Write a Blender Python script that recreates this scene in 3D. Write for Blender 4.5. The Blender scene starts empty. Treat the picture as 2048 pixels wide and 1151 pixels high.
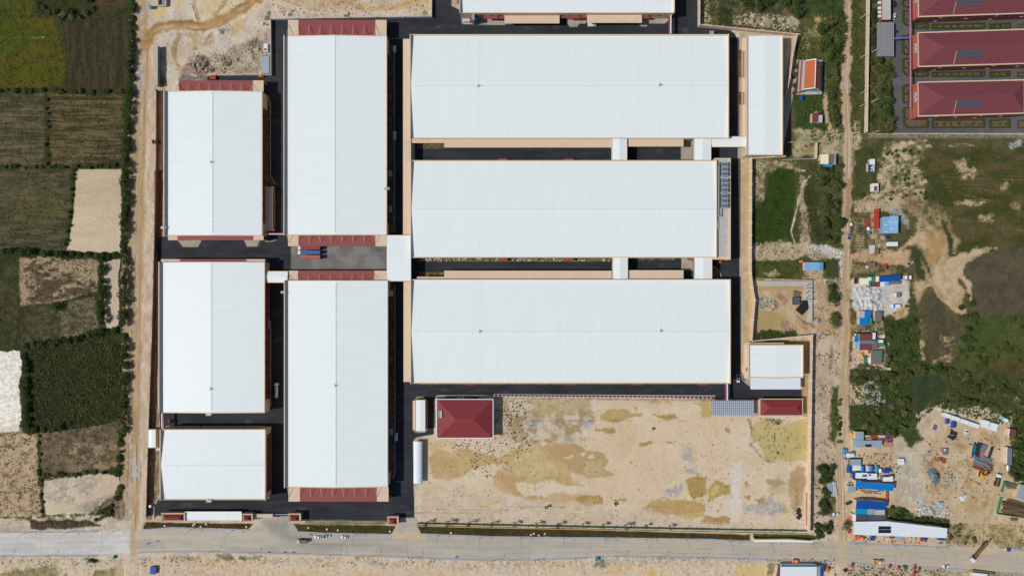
import bpy, math, random
import numpy as np
from mathutils import Vector, Matrix
R = math.radians
scn = bpy.context.scene
COL = scn.collection
# ---------------------------------------------------------------- camera, sky, sun, exposure
ALT = 443.0            # the drone's height in metres
PXM = 0.3243           # metres on the ground per photo pixel (2048 wide)
CX, CY = 1024.0, 575.5
cam = bpy.data.cameras.new("camera"); cam.sensor_width = 36; cam.lens = 36 * ALT / (2048 * PXM)
cam.clip_start = 1; cam.clip_end = 9000
camo = bpy.data.objects.new("camera", cam); COL.objects.link(camo); camo.location = (0, 0, ALT)
scn.camera = camo
ELEV = 46.7
TS = Vector((-0.983 * math.cos(R(ELEV)), -0.183 * math.cos(R(ELEV)), math.sin(R(ELEV)))).normalized()
wd = bpy.data.worlds.new("World"); scn.world = wd; wd.use_nodes = True
nt = wd.node_tree; bg = nt.nodes["Background"]; bg.inputs[1].default_value = 0.075
sky = nt.nodes.new("ShaderNodeTexSky"); sky.sky_type = 'NISHITA'; sky.sun_disc = False
sky.sun_elevation = R(ELEV); sky.sun_rotation = math.atan2(TS.x, TS.y); sky.air_density = 1.0; sky.dust_density = 1.0
nt.links.new(sky.outputs[0], bg.inputs[0])
sl = bpy.data.lights.new("sun", 'SUN'); sl.energy = 3.3; sl.angle = R(0.5); sl.color = (1, 0.965, 0.92)
so = bpy.data.objects.new("sun", sl); COL.objects.link(so); so.rotation_mode = 'QUATERNION'
so.rotation_quaternion = TS.to_track_quat('Z', 'Y'); so.location = TS * 600
scn.view_settings.view_transform = 'Standard'; scn.view_settings.look = 'None'
scn.view_settings.exposure = 0.0; scn.view_settings.gamma = 1.0
scn.render.engine = 'CYCLES'; scn.cycles.max_bounces = 5; scn.cycles.diffuse_bounces = 3

# ---------------------------------------------------------------- helpers
def lin(c):
    c = np.asarray(c, float) / 255.0
    return np.where(c <= 0.04045, c / 12.92, ((c + 0.055) / 1.055) ** 2.4)
def W(px, py, h=0.0):
    s = PXM * (1 - h / ALT)
    return ((px - CX) * s, (CY - py) * s)
def W3(px, py, h=0.0):
    x, y = W(px, py, h); return (x, y, h)

MATS = {}
def mat(name, c, r=0.75, var=0.10, sc=0.5, metal=0.0, streak=None, bump=0.0, spec=0.3, rand=0.0):
    """procedural paint: colour mottled by noise laid over the world (streak stretches it along one axis)"""
    if name in MATS: return MATS[name]
    m = bpy.data.materials.new(name); m.use_nodes = True; t = m.node_tree; n = t.nodes; L = t.links
    b = n["Principled BSDF"]; b.inputs["Roughness"].default_value = r; b.inputs["Metallic"].default_value = metal
    b.inputs["Specular IOR Level"].default_value = spec
    g = n.new("ShaderNodeNewGeometry"); mp = n.new("ShaderNodeMapping"); no = n.new("ShaderNodeTexNoise")
    mp.inputs["Scale"].default_value = streak if streak else (1, 1, 1)
    no.inputs["Scale"].default_value = sc; no.inputs["Detail"].default_value = 6; no.inputs["Roughness"].default_value = 0.65
    L.new(g.outputs["Position"], mp.inputs[0]); L.new(mp.outputs[0], no.inputs[0])
    cr = n.new("ShaderNodeValToRGB"); lc = lin(c)
    cr.color_ramp.elements[0].position = 0.3; cr.color_ramp.elements[1].position = 0.7
    cr.color_ramp.elements[0].color = (*np.clip(lc * (1 - var), 0, 1), 1); cr.color_ramp.elements[1].color = (*np.clip(lc * (1 + var), 0, .9), 1)
    L.new(no.outputs[0], cr.inputs[0]); out = cr.outputs[0]
    if rand:
        oi = n.new("ShaderNodeObjectInfo"); hs = n.new("ShaderNodeHueSaturation"); mr = n.new("ShaderNodeMapRange")
        mr.inputs[3].default_value = 1 - rand; mr.inputs[4].default_value = 1 + rand
        L.new(oi.outputs["Random"], mr.inputs[0]); L.new(mr.outputs[0], hs.inputs["Value"]); L.new(out, hs.inputs["Color"]); out = hs.outputs[0]
    L.new(out, b.inputs["Base Color"])
    if bump:
        bp = n.new("ShaderNodeBump"); bp.inputs["Strength"].default_value = bump; bp.inputs["Distance"].default_value = 0.2
        L.new(no.outputs[0], bp.inputs["Height"]); L.new(bp.outputs[0], b.inputs["Normal"])
    MATS[name] = m; return m

def attr_mat(name, r, sc, var, bump, bd=0.15, spec=0.2, sc2=None, aniso=None, wave=None):
    """ground material: the soil's own colour is stored on the mesh, small grain and relief come from noise"""
    m = bpy.data.materials.new(name); m.use_nodes = True; t = m.node_tree; n = t.nodes; L = t.links
    b = n["Principled BSDF"]; b.inputs["Roughness"].default_value = r; b.inputs["Specular IOR Level"].default_value = spec
    a = n.new("ShaderNodeAttribute"); a.attribute_name = "soil"
    g = n.new("ShaderNodeNewGeometry"); mp = n.new("ShaderNodeMapping")
    if aniso: mp.inputs["Scale"].default_value = aniso
    L.new(g.outputs["Position"], mp.inputs[0])
    no = n.new("ShaderNodeTexNoise"); no.inputs["Scale"].default_value = sc; no.inputs["Detail"].default_value = 8; no.inputs["Roughness"].default_value = 0.75
    L.new(mp.outputs[0], no.inputs[0])
    mr = n.new("ShaderNodeMapRange"); mr.inputs[1].default_value = 0.25; mr.inputs[2].default_value = 0.75
    mr.inputs[3].default_value = 1 - var; mr.inputs[4].default_value = 1 + var; L.new(no.outputs[0], mr.inputs[0])
    mu = n.new("ShaderNodeVectorMath"); mu.operation = 'SCALE'; L.new(a.outputs["Color"], mu.inputs[0]); L.new(mr.outputs[0], mu.inputs["Scale"])
    L.new(mu.outputs[0], b.inputs["Base Color"])
    hsrc = no.outputs[0]
    if wave:
        nw = n.new("ShaderNodeTexNoise"); nw.inputs["Scale"].default_value = wave; nw.inputs["Detail"].default_value = 4
        L.new(g.outputs["Position"], nw.inputs[0]); hsrc = nw.outputs[0]
    if bump:
        bp = n.new("ShaderNodeBump"); bp.inputs["Strength"].default_value = bump; bp.inputs["Distance"].default_value = bd
        L.new(hsrc, bp.inputs["Height"]); L.new(bp.outputs[0], b.inputs["Normal"])
    MATS[name] = m; return m

OFF = {}
def thing(name, label, cat, loc=(0, 0, 0), rot=0.0, group=None):
    o = bpy.data.objects.new(name, None); COL.objects.link(o); o.location = loc; o.rotation_euler = (0, 0, rot)
    o.empty_display_size = 0.5
    o["label"] = label; o["category"] = cat
    if group: o["group"] = group
    OFF[o] = Vector(loc) if rot == 0.0 else None
    return o
def tag(o, label, cat, group=None, kind=None):
    if label: o["label"] = label
    if cat: o["category"] = cat
    if group: o["group"] = group
    if kind: o["kind"] = kind
    return o
class MB:
    def __init__(s): s.v = []; s.f = []
    def add(s, vs, fs):
        b = len(s.v); s.v += [tuple(p) for p in vs]; s.f += [tuple(i + b for i in f) for f in fs]; return s
    def box(s, x0, y0, z0, x1, y1, z1):
        return s.add([(x0,y0,z0),(x1,y0,z0),(x1,y1,z0),(x0,y1,z0),(x0,y0,z1),(x1,y0,z1),(x1,y1,z1),(x0,y1,z1)],
            [(3,2,1,0),(4,5,6,7),(0,1,5,4),(1,2,6,5),(2,3,7,6),(3,0,4,7)])
    def prect(s, a, b, c, d, z0, z1):
        x0, y1 = W(a, b, z1); x1, y0 = W(c, d, z1); return s.box(x0, y0, z0, x1, y1, z1)
    def prism(s, pts, z0, z1):
        """pts: 2-D outline; z1 may be one height or one per corner"""
        n = len(pts)
        ar = sum(pts[i][0]*pts[(i+1)%n][1]-pts[(i+1)%n][0]*pts[i][1] for i in range(n))
        zs = list(z1) if hasattr(z1, '__len__') else [z1] * n
        zb = list(z0) if hasattr(z0, '__len__') else [z0] * n
        if ar < 0: pts = pts[::-1]; zs = zs[::-1]; zb = zb[::-1]
        return s.add([(p[0], p[1], z) for p, z in zip(pts, zb)] + [(p[0], p[1], z) for p, z in zip(pts, zs)],
            [tuple(range(n))[::-1], tuple(range(n, 2*n))] + [(i, (i+1)%n, n+(i+1)%n, n+i) for i in range(n)])
    def bar(s, p, q, w, h=None):
        p = Vector(p); q = Vector(q); d = (q - p).normalized(); up = Vector((0,0,1)) if abs(d.z) < .95 else Vector((1,0,0))
        a = d.cross(up).normalized() * w / 2; c = a.cross(d).normalized() * (h or w) / 2
        return s.add([p-a-c, p+a-c, p+a+c, p-a+c, q-a-c, q+a-c, q+a+c, q-a+c], [(0,1,2,3),(7,6,5,4),(0,4,5,1),(1,5,6,2),(2,6,7,3),(3,7,4,0)])
    def cone(s, p, q, r0, r1, n=8, caps=True):
        p = Vector(p); q = Vector(q); d = (q - p).normalized(); up = Vector((0,0,1)) if abs(d.z) < .95 else Vector((1,0,0))
        a = d.cross(up).normalized(); c = a.cross(d).normalized()
        vs = [p + (a*math.cos(6.2832*i/n) + c*math.sin(6.2832*i/n))*r0 for i in range(n)] + [q + (a*math.cos(6.2832*i/n) + c*math.sin(6.2832*i/n))*r1 for i in range(n)]
        fs = [(i, (i+1)%n, n+(i+1)%n, n+i) for i in range(n)]
        if caps: fs += [tuple(range(n))[::-1], tuple(range(n, 2*n))]
        return s.add(vs, fs)
    def build(s, name, m, parent=None, smooth=False):
        me = bpy.data.meshes.new(name); vs = s.v
        off = OFF.get(parent) if parent is not None else None
        if off is not None: vs = [(x-off[0], y-off[1], z-off[2]) for x, y, z in vs]
        me.from_pydata(vs, [], s.f); me.materials.append(m)
        if smooth:
            me.polygons.foreach_set("use_smooth", [True]*len(me.polygons))
        me.update()
        o = bpy.data.objects.new(name, me); COL.objects.link(o)
        if parent is not None: o.parent = parent; OFF[o] = off
        return o
def ident(o): OFF[o] = Vector((0, 0, 0)); return o

# ---------------------------------------------------------------- paints
WHX = mat("white_roof_seams_ns", (226,232,230), .45, .035, 1.0, 0, (1.1, .012, 1))
WHY = mat("white_roof_seams_ew", (226,232,230), .45, .035, 1.0, 0, (.012, 1.1, 1))
WHITE = mat("white_paint", (216,222,226), .5, .05)
TAN = mat("tan_render", (212,188,160), .8, .05, .3)
CRM = mat("cream_render", (206,184,152), .85, .06, .3)
RED = mat("red_sheet", (140,72,70), .6, .04, 1.0, 0, (2, .1, 1))
RDT = mat("red_tiles", (128,50,52), .7, .10, .8)
MRN = mat("maroon_sheet", (116,62,65), .65, .1, .6)
RBR = mat("red_brick", (158,84,74), .8, .1, .6)
STRUT = mat("pale_strut", (216,190,190), .5, .03)
CONC = mat("pale_concrete", (178,176,168), .85, .10, .25)
DCON = mat("grey_concrete", (140,138,134), .88, .12, .2)
GREY = mat("grey_steel", (128,134,140), .45, .08, .8, .3)
DGRY = mat("dark_steel", (58,60,64), .5, .1, .8, .2)
BLK = mat("black_rubber", (22,22,24), .8, .1)
GLS = mat("dark_glass", (30,38,48), .12, .1, .5, 0, None, 0, .6)
GALV = mat("galvanised_sheet", (158,170,178), .4, .10, .6, .2, (1, .2, 1))
BLUE = mat("bright_blue_sheet", (10,118,190), .5, .06, .8)
ROYAL = mat("royal_blue_sheet", (18,74,158), .5, .08, .8)
SKYB = mat("pale_blue_sheet", (124,168,206), .5, .06, .5)
TEAL = mat("teal_sheet", (20,140,180), .5, .08, .8)
GRN = mat("green_sheet", (50,128,96), .6, .1, .8)
ORG = mat("orange_tiles", (172,92,50), .7, .08, 1.0)
YEL = mat("yellow_paint", (222,160,40), .5, .08, 1.0)
ORP = mat("orange_paint", (220,96,40), .5, .08, 1.0)
RUST = mat("rusty_steel", (150,70,50), .8, .2, 1.5)
BRN = mat("brown_wood", (120,98,76), .9, .2, 1.5)
PINK = mat("pink_cloth", (214,130,140), .8, .08)
STONE = mat("grey_stones", (118,128,136), .9, .25, 1.2, 0, None, .6)
PALE = mat("pale_rubble", (196,190,178), .95, .2, 1.0, 0, None, .5)
CREAMS = mat("cream_sheet", (232,224,190), .55, .05, .6)
TARP = mat("grey_tiles", (112,102,100), .8, .12, .8)
TRUNK = mat("bark", (92,76,58), .95, .2, 2.0)
SOLAR = mat("solar_glass", (30,34,48), .15, .15, 1.0, 0, None, 0, .6)
# ---------------------------------------------------------------- the ground: one sheet, coloured and shaped zone by zone
ST = 1.5
GX = np.concatenate([[-40000,-9000,-3000,-1000,-400,-180,-90], np.arange(-60, 2109, ST), [2140,2230,2500,3200,6000,14000,42000]])
GY = np.concatenate([[-40000,-9000,-3000,-1000,-400,-180,-90], np.arange(-60, 1212, ST), [1240,1330,1600,2300,5000,13000,42000]])
NX, NY = len(GX), len(GY)
SOIL = np.zeros((NY, NX, 3)); Z = np.zeros((NY, NX)); ZONE = np.zeros((NY, NX), np.int16); FLAT = np.zeros((NY, NX))
_c = {}
def vn(sx, sy, seed):
    rg = np.random.default_rng(seed); Lt = rg.random((257, 257))
    u = GX / sx + seed * 7.3; v = GY / sy + seed * 3.1
    iu = np.floor(u).astype(int); iv = np.floor(v).astype(int); fu = u - iu; fv = v - iv
    fu = fu*fu*(3-2*fu); fv = fv*fv*(3-2*fv); iu %= 256; iv %= 256
    A = Lt[np.ix_(iv, iu)]; B = Lt[np.ix_(iv, iu+1)]; C = Lt[np.ix_(iv+1, iu)]; D = Lt[np.ix_(iv+1, iu+1)]
    fu = fu[None, :]; fv = fv[:, None]
    return (A*(1-fu)+B*fu)*(1-fv) + (C*(1-fu)+D*fu)*fv
def fbm(sx, sy, seed, octv=4):
    k = (sx, sy, seed, octv)
    if k not in _c:
        r = 0; a = 1; t = 0
        for i in range(octv):
            r = r + a * vn(sx / 2**i, sy / 2**i, seed + i * 17); t += a; a *= .62
        r = r / t; _c[k] = np.clip((r - .5) * 1.7 + .5, 0, 1).astype(np.float32)
    return _c[k]
def sm(x): x = np.clip(x, 0, 1); return x*x*(3-2*x)
def win(x0, y0, x1, y1):
    i0, i1 = np.searchsorted(GX, [x0, x1]); j0, j1 = np.searchsorted(GY, [y0, y1])
    return slice(max(j0-1, 0), j1+1), slice(max(i0-1, 0), i1+1)
def sdist(pts, sl, closed=True):
    X = GX[None, sl[1]]; Y = GY[sl[0], None]; d = np.full((Y.shape[0], X.shape[1]), 1e9); ins = np.zeros(d.shape, bool)
    n = len(pts)
    for i in range(n if closed else n-1):
        ax, ay = pts[i]; bx, by = pts[(i+1) % n]; ex, ey = bx-ax, by-ay; l2 = ex*ex+ey*ey + 1e-9
        t = np.clip(((X-ax)*ex + (Y-ay)*ey)/l2, 0, 1); d = np.minimum(d, (X-ax-t*ex)**2 + (Y-ay-t*ey)**2)
        if closed:
            cnd = (ay > Y) != (by > Y)
            if ay != by: ins ^= cnd & (X < ex*(Y-ay)/(by-ay) + ax)
    d = np.sqrt(d)
    return np.where(ins, d, -d) if closed else d
def mask(pts, sl, feather, warp, line=None):
    sd = (line/2 - sdist(pts, sl, False)) if line else sdist(pts, sl)
    if warp:
        sd = sd + warp * ((fbm(18, 18, 5)[sl] - .5) * 2.6 + (fbm(5, 5, 9, 2)[sl] - .5) * 1.2)
    return sm(.5 + sd / (2 * max(feather, .4)))
def put(sl, m, c, c2=None, ns=(20, 20), seed=3, con=1.6, br=None):
    if br is not None:
        sx, sy, s2, thr, soft = br; m = m * sm((fbm(sx, sy, s2)[sl] - thr) / soft + .5)
    c = lin(c)
    if c2 is not None:
        t = np.clip((fbm(ns[0], ns[1], seed)[sl] - .5) * con + .5, 0, 1)[..., None]; cc = c * (1-t) + lin(c2) * t
    else: cc = c
    SOIL[sl] = SOIL[sl] * (1 - m[..., None]) + cc * m[..., None]
    return m
def fill(pts, c, c2=None, a=1., f=1.5, w=2.5, ns=(20, 20), seed=3, con=1.6, br=None, zone=None, dz=0., flat=0):
    p = np.array(pts, float); pad = 8 + f + 3*w; sl = win(p[:,0].min()-pad, p[:,1].min()-pad, p[:,0].max()+pad, p[:,1].max()+pad)
    m = mask(pts, sl, f, w); mm = put(sl, m*a, c, c2, ns, seed, con, br)
    if zone is not None: ZONE[sl] = np.where(m > .5, zone, ZONE[sl])
    if dz: Z[sl] += dz * m
    if flat: FLAT[sl] = np.maximum(FLAT[sl], m)
    return sl, m
def stroke(pts, wd, c, c2=None, a=1., f=1.2, w=1.0, ns=(20, 20), seed=3, con=1.6, br=None, zone=None, dz=0., flat=0):
    p = np.array(pts, float); pad = 8 + wd + f + 3*w; sl = win(p[:,0].min()-pad, p[:,1].min()-pad, p[:,0].max()+pad, p[:,1].max()+pad)
    m = mask(pts, sl, f, w, wd); put(sl, m*a, c, c2, ns, seed, con, br)
    if zone is not None: ZONE[sl] = np.where(m > .5, zone, ZONE[sl])
    if dz: Z[sl] += dz * m
    if flat: FLAT[sl] = np.maximum(FLAT[sl], m)
def inside(pts, x, y):
    r = False; n = len(pts)
    for i in range(n):
        ax, ay = pts[i]; bx, by = pts[(i+1) % n]
        if (ay > y) != (by > y) and x < (bx-ax)*(y-ay)/(by-ay)+ax: r = not r
    return r
def scatter(pts, n, rad, c, a=.8, seed=1, el=1.0):
    rg = random.Random(seed); p = np.array(pts, float); x0, y0 = p.min(0); x1, y1 = p.max(0); lc = lin(c)
    for _ in range(n):
        x = rg.uniform(x0, x1); y = rg.uniform(y0, y1)
        if not inside(pts, x, y): continue
        r = rg.uniform(*rad); sl = win(x-r*el-2, y-r-2, x+r*el+2, y+r+2)
        d = np.sqrt(((GX[None, sl[1]]-x)/el)**2 + (GY[sl[0], None]-y)**2); m = (sm((r-d)/1.2+.5)*a*rg.uniform(.5, 1))[..., None]
        SOIL[sl] = SOIL[sl]*(1-m) + lc*m
def ruts(pts, wd, c, n=4, a=.5, seed=0):
    """tyre ruts: thin darker lines that follow a track"""
    rg = random.Random(seed); p = np.array(pts, float); t = np.gradient(p, axis=0); nr = np.stack([-t[:,1], t[:,0]], 1); nr /= np.linalg.norm(nr, axis=1)[:,None]+1e-9
    for k in range(n):
        o = rg.uniform(-.5, .5)*wd; q = p + nr*o + np.array([[rg.uniform(-1,1), rg.uniform(-1,1)] for _ in p])
        stroke([tuple(v) for v in q], rg.uniform(1.2, 2.4), c, a=a*rg.uniform(.5,1), f=1, w=.6, br=(40,40,31,.45,.5))
def mound(x, y, rx, ry, h, rough=.5, seed=41):
    sl = win(x-rx*1.6, y-ry*1.6, x+rx*1.6, y+ry*1.6)
    d = np.sqrt(((GX[None, sl[1]]-x)/rx)**2 + ((GY[sl[0], None]-y)/ry)**2) + (fbm(9,9,seed)[sl]-.5)*.5
    m = sm(1.15-d); Z[sl] += m*h*(1 + rough*(fbm(5,5,seed+1,3)[sl]-.5)*2)
FIELD0 = 20          # every paddy is a zone of its own
ZN = {0: ('ground','S'), 1: ('dirt_road','S'), 2: ('asphalt_yard','A'), 3: ('road','C'), 4: ('pond_water','W'), 5: ('concrete_yard','C'), 6: ('canal_water','W'), 7: ('school_driveway','A'), 8: ('grass_verge','G'), 9: ('lawn','G')}
_nf = [0]
def field(pts, *a, **k):
    z = FIELD0 + _nf[0]; _nf[0] += 1; ZN[z] = (k.pop('nm', 'field'), k.pop('mt', 'G')); return fill(pts, *a, zone=z, **k)
def pond(pts, c, c2=None, depth=.25, z=None, nm='pond_water', **k):
    zid = FIELD0 + _nf[0]; _nf[0] += 1; ZN[zid] = (nm, 'W')
    sl, m = fill(pts, c, c2, zone=zid, **k); FLAT[sl] = np.maximum(FLAT[sl], m); return sl

BIG = [(-40001,-40001),(42001,-40001),(42001,42001),(-40001,42001)]
SOIL[:] = lin((198,180,156))
put((slice(None), slice(None)), np.ones((NY, NX)), (188,168,142), (208,192,172), (60,60), 3)
put((slice(None), slice(None)), np.ones((NY, NX))*.35, (150,132,108), None, br=(14,14,21,.62,.3))
# ---- paddies west of the canal
HEDGE = (46,52,26)
fill([(-60,-60),(268,-60),(262,250),(258,345),(243,520),(246,700),(248,900),(240,1035),(200,1062),(-60,1062)], HEDGE, (66,64,36), ns=(12,12), w=3)
field([(-60,-60),(64,-60),(68,30),(40,34),(-60,34)], (74,82,26), (88,86,30), ns=(40,8), f=3)
field([(74,-60),(172,-60),(172,20),(150,28),(78,30)], (48,54,26), (66,64,34), ns=(9,9), f=4)
field([(186,-60),(256,-60),(256,14),(190,24)], (84,70,48), (66,60,38), ns=(20,5), f=3)
field([(-60,38),(106,36),(116,60),(130,110),(132,150),(124,175),(-60,178)], (76,84,24), (88,80,28), ns=(70,26), con=2.2, f=3)
stroke([(-10,74),(35,76)], 1.6, (150,146,110), a=.5, br=(10,4,3,.5,.4)); stroke([(66,75),(88,75)], 2.5, (170,164,130), a=.6)
field([(126,44),(180,36),(254,26),(258,60),(252,176),(138,178),(134,120)], (58,54,36), (76,66,48), ns=(5,60), con=2.4, f=3, mt='G')
field([(-60,190),(86,188),(90,240),(88,330),(-60,332)], (74,70,48), (108,98,70), ns=(60,4), con=2.0, f=2.5)
field([(100,186),(244,190),(246,260),(240,322),(150,330),(104,328),(97,250)], (66,62,40), (108,95,63), ns=(50,4), con=2.2, f=2.5)
stroke([(104,326),(150,322),(190,322)], 5, (150,126,90), a=.5, f=3, br=(12,5,8,.5,.5))
field([(-60,340),(140,338),(144,380),(138,450),(130,500),(-60,502)], (66,66,46), (96,88,62), ns=(34,4), con=2.2, f=2.5)
fill([(20,400),(110,370),(130,420),(60,450)], (96,90,50), a=.5, f=14, w=8)
pond([(152,339),(243,338),(243,352),(240,372),(243,400),(241,430),(243,506),(200,504),(133,502),(140,470),(146,430),(150,380)], (172,148,112), (184,162,128), ns=(60,30), f=1, w=.8, seed=12)
field([(40,516),(120,514),(126,520),(200,518),(196,580),(120,606),(40,610),(36,560)], (168,146,114), (160,140,112), f=2)
fill([(44,530),(90,514),(122,520),(130,545),(190,560),(200,585),(150,596),(70,610),(50,590)], (82,68,52), (104,88,70), ns=(8,4), con=2.4, br=(16,8,14,.40,.25), f=3, w=4)
fill([(40,556),(70,552),(76,578),(50,590)], (164,142,110), a=.8, br=(12,10,6,.4,.4), f=3, w=4)
field([(-60,516),(36,518),(40,600),(30,690),(-60,692)], (58,62,34), (80,76,50), ns=(12,10), con=2, f=3)
pond([(207,520),(240,518),(236,560),(238,610),(236,650),(214,660),(206,630),(208,580)], (158,136,102), (166,144,110), f=1, w=1)
field([(44,612),(118,606),(116,676),(60,692),(40,690)], (60,62,34), (92,86,66), ns=(8,6), con=2, f=3)
field([(122,604),(188,594),(196,610),(196,664),(150,674),(118,680)], (120,110,86), (84,80,54), ns=(10,6), con=2.2, f=3)
field([(44,700),(120,678),(210,668),(246,690),(246,840),(200,852),(110,864),(44,864),(48,770)], (50,50,26), (68,66,34), ns=(12,10), con=1.8, f=3, nm='scrub_field')
pond([(-60,704),(40,700),(44,730),(38,770),(42,820),(38,862),(10,864),(-60,868)], (146,136,118), (188,182,166), con=3, ns=(5,3), f=1.5, w=2, seed=8)  # muddy water with the sun's glitter painted in as whitish ripples
fill([(-20,860),(44,850),(50,868),(-20,872)], (150,134,110), f=3)
field([(-60,872),(72,866),(76,940),(82,1015),(84,1034),(-60,1036)], (176,152,118), (186,162,128), ns=(40,20), f=2, mt='S')
fill([(-60,876),(70,872),(76,940),(80,1030),(-60,1030)], (120,100,74), a=.75, br=(10,7,16,.66,.14), f=4)
field([(80,866),(130,850),(236,838),(240,920),(200,942),(84,946)], (124,108,84), (96,84,64), ns=(14,8), con=2.2, f=2.5)
fill([(120,890),(236,880),(238,930),(150,945)], (160,138,104), a=.8, br=(16,9,26,.56,.2), f=5)
pond([(88,960),(130,954),(200,946),(238,950),(236,984),(210,1000),(180,1024),(92,1030),(86,1000)], (160,138,104), (168,146,112), f=1.5, w=1.2)
fill([(84,960),(120,954),(206,952),(186,990),(150,1004),(90,1000)], (110,98,72), (140,122,92), ns=(10,6), con=2.2, f=3, w=5, br=(14,9,33,.36,.3))
fill([(150,1010),(176,1002),(226,984),(236,1000),(232,1030),(170,1034)], (96,90,58), (140,124,92), ns=(10,7), con=2, f=3)
fill([(186,1034),(196,1016),(226,1004),(232,1030),(215,1050)], (44,44,26), f=4, w=3)
fill([(-60,1034),(240,1030),(262,1040),(262,1064),(-60,1066)], (176,160,140), (204,188,164), ns=(16,6), f=2)
stroke([(-20,1032),(60,1030),(170,1028)], 6, (220,204,174), a=.8, f=2, w=2, br=(20,8,4,.5,.4))
fill([(60,1040),(100,1037),(180,1040),(200,1050),(150,1056),(62,1058)], (66,56,40), (88,76,58), ns=(6,14), f=2, w=2)
stroke([(34,1037),(60,1036)], 5, (84,84,50), f=2, w=2); stroke([(80,1036),(180,1036)], 4, (84,84,50), f=2, w=2, br=(9,9,5,.5,.3))
# ---- the canal and the dirt road beside it
CAN = [(269,-60),(268,30),(266,120),(263,200),(263,290),(261,380),(257,470),(255,560),(254,640),(252,720),(250,800),(248,880),(247,950),(244,1000),(246,1030)]
fill([(262,-60),(292,-60),(290,60),(286,140),(280,300),(276,500),(270,700),(264,900),(262,1040),(244,1040),(240,1000),(245,800),(256,400)], (188,168,140), (168,150,124), ns=(8,12), f=2)
zc = FIELD0 + _nf[0]; _nf[0] += 1; ZN[zc] = ('canal_water', 'V')
stroke(CAN, 14, (170,146,110), (160,136,100), f=1, w=1.2, zone=zc, flat=1)
stroke([(x+9, y) for x, y in CAN], 1.6, (112,96,78), a=.8, f=1, w=.8)
fill([(232,1000),(240,985),(252,1010),(250,1030),(240,1042),(228,1036)], (150,130,112), (110,92,76), ns=(6,6), f=2, w=2)
fill([(274,-60),(300,-60),(296,90),(288,320),(284,520),(276,720),(270,1040),(262,1040),(264,860),(268,640),(272,420),(278,200)], (176,150,112), f=4, w=2)
fill([(292,100),(312,96),(312,300),(308,480),(306,640),(300,860),(294,1040),(276,1040),(280,700),(288,400)], (206,188,168), (186,164,138), ns=(8,20), f=3, w=3)
DR = [(292,70),(293,110),(289,180),(286,260),(283,340),(282,420),(279,520),(277,620),(276,700),(273,800),(272,900),(273,980),(269,1060),(268,1160)]
stroke(DR, 14, (186,158,118), (168,140,102), ns=(8,40), f=2.5, w=1.5, zone=1)
ruts(DR, 11, (136,106,72), 8, .75, 3); ruts(DR, 12, (208,188,156), 6, .6, 5)
stroke([(x-9, y) for x, y in DR[1:-2]], 1.5, (112,92,70), a=.7, w=1, br=(40,60,2,.45,.4))
for p, q in (((266,920),(270,950)),((266,130),(274,150)),((284,150),(288,170))): stroke([p, q], 7, (176,176,172), f=2, w=3)
for x, y in ((283,30),(284,62),(282,98),(282,132),(280,162),(278,190)): fill([(x-4,y-8),(x+4,y-9),(x+5,y+8),(x-3,y+9)], (150,148,146), (190,180,168), ns=(3,3), con=3, f=2, w=3, a=.8)
stroke([(304,160),(306,200),(303,260),(302,300),(296,420),(290,520)], 5, (206,176,120), a=.6, f=2, w=3, br=(14,40,7,.52,.3))
# ---- sand and tracks north-west
fill([(292,-60),(864,-60),(862,33),(541,38),(541,150),(432,151),(356,160),(326,170),(312,160),(312,92),(296,92)], (206,192,174), (190,172,148), ns=(40,30), f=2, w=2)
fill([(310,8),(318,-60),(336,-60),(338,12),(330,28),(316,36),(306,34)], (206,180,126), f=1, w=1.5)
fill([(354,-60),(362,-60),(362,14),(358,22),(354,18)], (206,180,126), f=1, w=1.5)
fill([(390,-60),(546,-60),(520,24),(440,60),(396,40)], (206,180,138), (212,196,168), ns=(30,14), f=8, w=6)
T1 = [(292,92),(302,66),(318,54),(345,49),(380,51),(405,54),(430,47),(455,34),(480,18),(505,2),(535,-30)]
stroke(T1, 21, (180,146,94), (156,120,72), ns=(30,8), f=3, w=2.5, zone=1); ruts(T1, 16, (126,92,54), 10, .85, 11); ruts(T1, 15, (210,182,138), 6, .7, 12)
T2 = [(360,70),(352,84),(348,100),(352,122),(362,145),(372,162)]
stroke(T2, 9, (178,148,102), f=2, w=1.5, a=.8); ruts(T2, 11, (140,106,64), 6, .8, 13)
for q in ([(386,-20),(390,14),(398,38)], [(430,30),(446,8),(460,-20)], [(372,68),(400,86),(422,84)], [(378,62),(390,86),(392,98)], [(392,68),(410,80),(424,66)]):
    stroke(q, 7, (180,148,100), f=1.5, w=2, a=.7); ruts(q, 8, (142,108,62), 4, .7, 15)
fill([(510,-60),(540,-60),(522,10),(508,8)], (168,130,84), f=3); fill([(428,62),(440,56),(456,50),(458,58),(448,70),(434,68)], (186,188,176), (170,172,164), f=1.5, w=1)
fill([(455,60),(480,40),(496,36),(486,60),(466,72)], (206,176,118), (190,162,110), f=3, w=3, ns=(6,6), a=.8)
for q, cc in (([(640,-60),(700,-60),(720,10),(690,24),(640,14)], (170,138,96)), ([(700,4),(760,12),(820,2),(816,20),(760,26),(720,20)], (186,150,98)), ([(570,-60),(640,-60),(632,20),(560,28),(544,6)], (184,162,130)), ([(832,6),(862,-10),(862,30),(836,30)], (206,188,130)), ([(780,-60),(862,-60),(850,4),(790,2)], (186,160,120))):
    fill(q, cc, (198,172,130), ns=(12,8), f=5, w=5, a=.8)
stroke([(700,6),(730,22),(780,18),(830,2)], 5, (196,158,100), f=2, w=2); ruts([(700,6),(730,22),(780,18),(830,2)], 8, (146,110,66), 3, .6, 17)
stroke([(540,2),(640,28),(862,24)], 8, (206,190,166), f=3, w=3, a=.7)
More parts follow.
